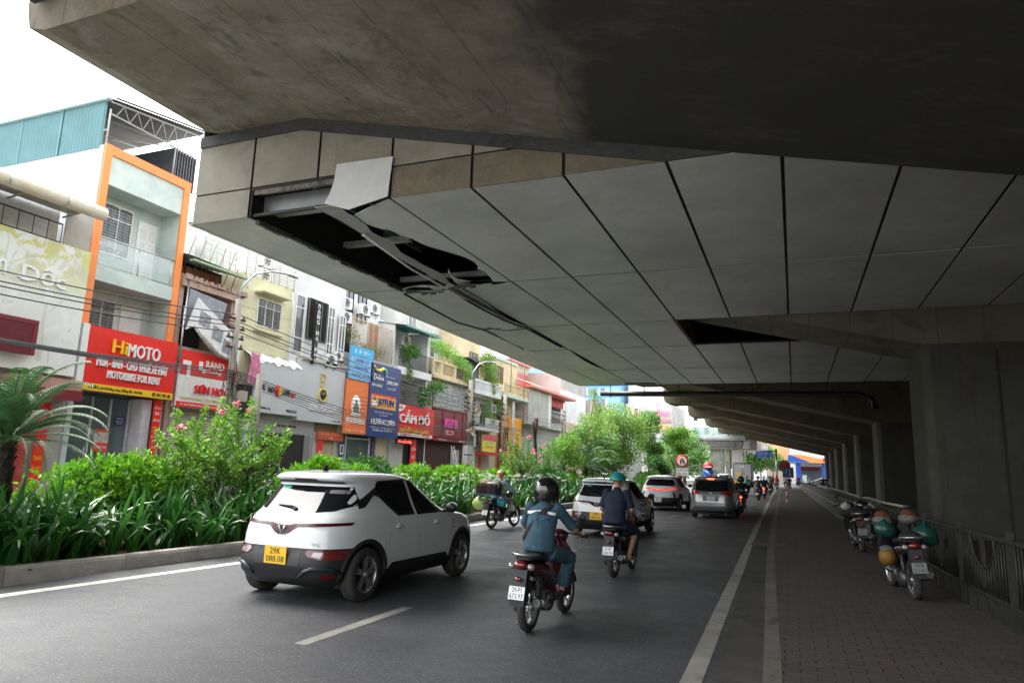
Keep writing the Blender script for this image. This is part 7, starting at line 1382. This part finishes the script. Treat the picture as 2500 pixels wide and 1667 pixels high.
# overhead direction sign
yg=105; a=at(1846,1100,y=yg); b=at(1886,1118,y=yg); t=thing('direction_sign','blue overhead direction sign with white lettering under the last crossbeams','road sign',(a.x,yg,0)); W_=b.x-a.x
for k in range(3):
    zz=a.z-(a.z-b.z)*(k/3); z2=a.z-(a.z-b.z)*((k+.92)/3); p=MB().box(0,W_,-.05,0,z2,zz).build('panel',mat('sign_blue',(0,0,0)),t); MB().text(('TRẦN DUY HƯNG','NGUYỄN CHÍ THANH','CẦU GIẤY')[k],(W_*.4,-.051,(zz+z2)/2),.28,W_*.6,'y',.004).text('→',(W_*.87,-.051,(zz+z2)/2),.22,.35,'y',.004).build('lettering',lw_,p)
MB().cyl((W_+.5,0,0),(W_+.5,0,a.z+.3),.12,n=10).cyl((W_+.5,0,a.z),(0,.05,a.z),.08,n=8).build('gantry',steel,t)
# footbridge and its pier
wc=plaster('bridge_white',(.66,.67,.68),.9); bc=weathered('bridge_concrete',(.48,.45,.42),(.2,.18,.16),(.16,.14,.12),(1,1,.2),scale=.8)
t=thing('footbridge','white station footbridge with glass rails crossing behind the trees','footbridge',(-15,110,0))
bp(t,MB().box(-26,-12.7,109,111,4.65,5.25).box(-26,-12.7,108.9,109,4.6,5.6).box(-14.3,-6.6,108,112,6.5,7.1).box(-14.4,-6.6,107.85,108,6.75,7.15),'deck',wc)
q=MB(); 
for k in range(9): x=-14.2+k*.95; q.box(x,x+.06,107.8,107.86,6.1,6.75)
bp(t,q,'rib',mat('rib_grey',(.5,.5,.52))); bp(t,MB().box(-26,-13,108.92,108.95,5.6,6.5).box(-14.3,-6.6,107.9,107.93,7.1,8.4),'glass_rail',mat('rail_glass',(.35,.5,.48),.1,alpha=.45)); q=MB()
for k in range(14): x=-26+k; q.box(x,x+.05,108.88,108.92,5.5,6.55)
for k in range(8): x=-14.3+k*1.05; q.box(x,x+.05,107.86,107.9,7.1,8.45)
q.tube([(-14.3,108,8.5),(-11,108,9.8),(-6.6,108,9.9)],.05,5); bp(t,q,'rail_post',steel)
t=thing('footbridge_pier','pale concrete pier with paired columns under the white footbridge','bridge pier',(-11,110,0)); bp(t,MB().prism([(-15,6.35),(-15,5.6),(-13.8,5.2),(-8.2,5.2),(-7.2,5.5),(-7.0,6.35)],'y',108.5,111.5),'crosshead',bc); bp(t,B(-12,-8,108.3,108.49,5.5,6.2),'box_panel',mat('pier_dark',(.2,.18,.17)))
for (a,b) in((-11.7,-9.8),(-9.5,-8.9)): bp(t,B(a,b,109,110.6,0,5.19),'column',bc)
t=thing('footbridge_pier','second pale pier just behind the paired footbridge columns','bridge pier',(-8,118,0)); bp(t,B(-9.3,-7.6,118,119.6,0,5.6),'column',bc); bp(t,B(-10.3,-6.5,117.6,120,5.6,6.9),'crosshead',bc)
t=thing('link_viaduct','pale receding beam row running from the footbridge pier','viaduct',(-8,140,0)); q=MB()
for k in range(8): y=122+k*8; q.box(-8.4+k*.22,-5.6+k*.30,y,y+1.6,5.6,7.3)
build_each(q,'beam',bc,t,lambda r,n_,m_:bp(t,r,n_,m_)); bp(t,MB().box(-8.2,-6.2,121,186,7.31,8.1),'deck',wc)
# far junction
can=thing('fuel_station','fuel station with white canopy, orange and blue stripes and blue columns','fuel station',(6,135,0)); A_=at(1925,1140,y=135); C_=at(2015,1140,y=135)
bp(can,B(A_.x,C_.x+8,133,148,3.9,5.4),'canopy',lw_); q=MB().prism([(A_.x,4.0),(A_.x+3.6,4.0),(A_.x,5.3)],'y',132.9,132.98); bp(can,q,'blue_wedge',mat('stripe_blue',(.03,.10,.5))); bp(can,MB().prism([(A_.x+.2,5.3),(A_.x+2.2,5.3),(A_.x+9,3.9),(A_.x+3.8,3.9)],'y',132.86,132.96),'orange_wedge',mat('stripe_orange',(.85,.33,.1)))
for x in(A_.x+1.2,A_.x+5.4): bp(can,B(x,x+.8,133.4,134.2,0,3.9),'column',mat('stripe_blue',(0,0,0)))
bp(can,B(A_.x+2,A_.x+6,136,142,.1,3.6),'kiosk',mat('kiosk_grey',(.18,.2,.22))); bp(can,B(A_.x+2,A_.x+5.2,135.9,135.99,2.6,3.3),'kiosk_sign',mat('kiosk_maroon',(.25,.04,.05))); bp(can,B(A_.x+1.8,A_.x+5.3,135.8,135.88,3.3,3.8),'fascia',lw_); bp(can,B(A_.x+5.6,A_.x+6.1,132.7,132.84,4.2,4.8),'square_mark',lr)
bp(can,MB().box(A_.x+2.2,A_.x+2.9,131,131.6,.1,1.8),'fuel_pump',mat('pump_mint',(.5,.62,.58)))
hb=house('building','long pale cream building behind the fuel station',0,1,1,pw); bpy.data.objects.remove(hb.children[0]); hb.location=(12,165,0)
bp(hb,B(-1,45,160,175,0,11.5),'wall',plaster('cream_far',(.66,.62,.57),.92)); 
for k in range(7): f=bp(hb,B(1+k*4.2,2.6+k*4.2,159.9,159.98,7.2,8.6),'window',framew); bp(hb,B(1.1+k*4.2,2.5+k*4.2,159.86,159.9,7.3,8.5),'pane',glassd,f)
hb=thing('building','brown brick building with a plain orange panel beyond the junction','building',(-2,170,0)); bp(hb,B(-6,-.5,172,180,0,8),'wall',plaster('brown_far',(.45,.38,.32))); bp(hb,B(-5.2,-1.2,171.8,171.95,5.0,9.2),'orange_panel',mat('panel_salmon',(.72,.30,.18))); bp(hb,B(-9.5,-6,172,180,0,6),'side_wing',pw); bp(hb,MB().text('OH',(-3.2,171.79,7.0),2,2.6,'y',.05),'lettering',mat('faded_gold',(.6,.35,.12)))
hb=thing('billboard','white billboard with green and red shapes beside the salmon panel','billboard',(-7,160,0)); bp(hb,B(-8.4,-5.0,160,160.2,5.2,9.0),'panel',lw_); bp(hb,MB().ell((-6.4,159.9,6.4),(1,.05,.7)),'green_shape',mat('bb_green',(.05,.45,.25))); bp(hb,MB().ell((-6,159.9,8.2),(.6,.05,.4)),'red_shape',lr); bp(hb,B(-6.9,-6.6,160,160.3,0,5.2),'post',steel)
for i,(x,y,w_,z,c) in enumerate(((-30,205,22,14,(.6,.6,.58)),(-8,215,16,12,(.62,.55,.5)),(9,215,18,16,(.6,.62,.64)),(28,205,25,13,(.55,.5,.45)))):
    hb=thing('building','pale distant block number side '+('left','middle','right','far right')[i]+' of the closing row','building',(x,y,0)); hb['label']='pale distant building, '+('leftmost','second','third','rightmost')[i]+' of the row closing the far end'; bp(hb,B(x,x+w_,y,y+10,0,z),'wall',plaster('far%d'%i,c))
    for k in range(int(w_/3.5)):
        for j in range(int(z/3)): bp(hb,B(x+1+k*3.5,x+2.4+k*3.5,y-.08,y-.01,1+j*3,2.6+j*3),'window',glassb)
tree('street_tree','green tree right of the fuel station sign in the distance',(-4,150,0),[[(0,0,0),(0,0,3)]],cl(51,8,2,3,3,6,1,1.5),mid,1500,.45,51,tr=.15)
for i,(x,y,z_) in enumerate(((9.4,60,0),)):
    pass
st_=thing('street_lamp','grey street lamp post beyond the truck','street lamp',(-8.3,135,0)); MB().tube([(0,0,0),(0,0,7),(.3,0,7.6),(1.6,0,7.8)],.08,8).build('pole',steel,st_)
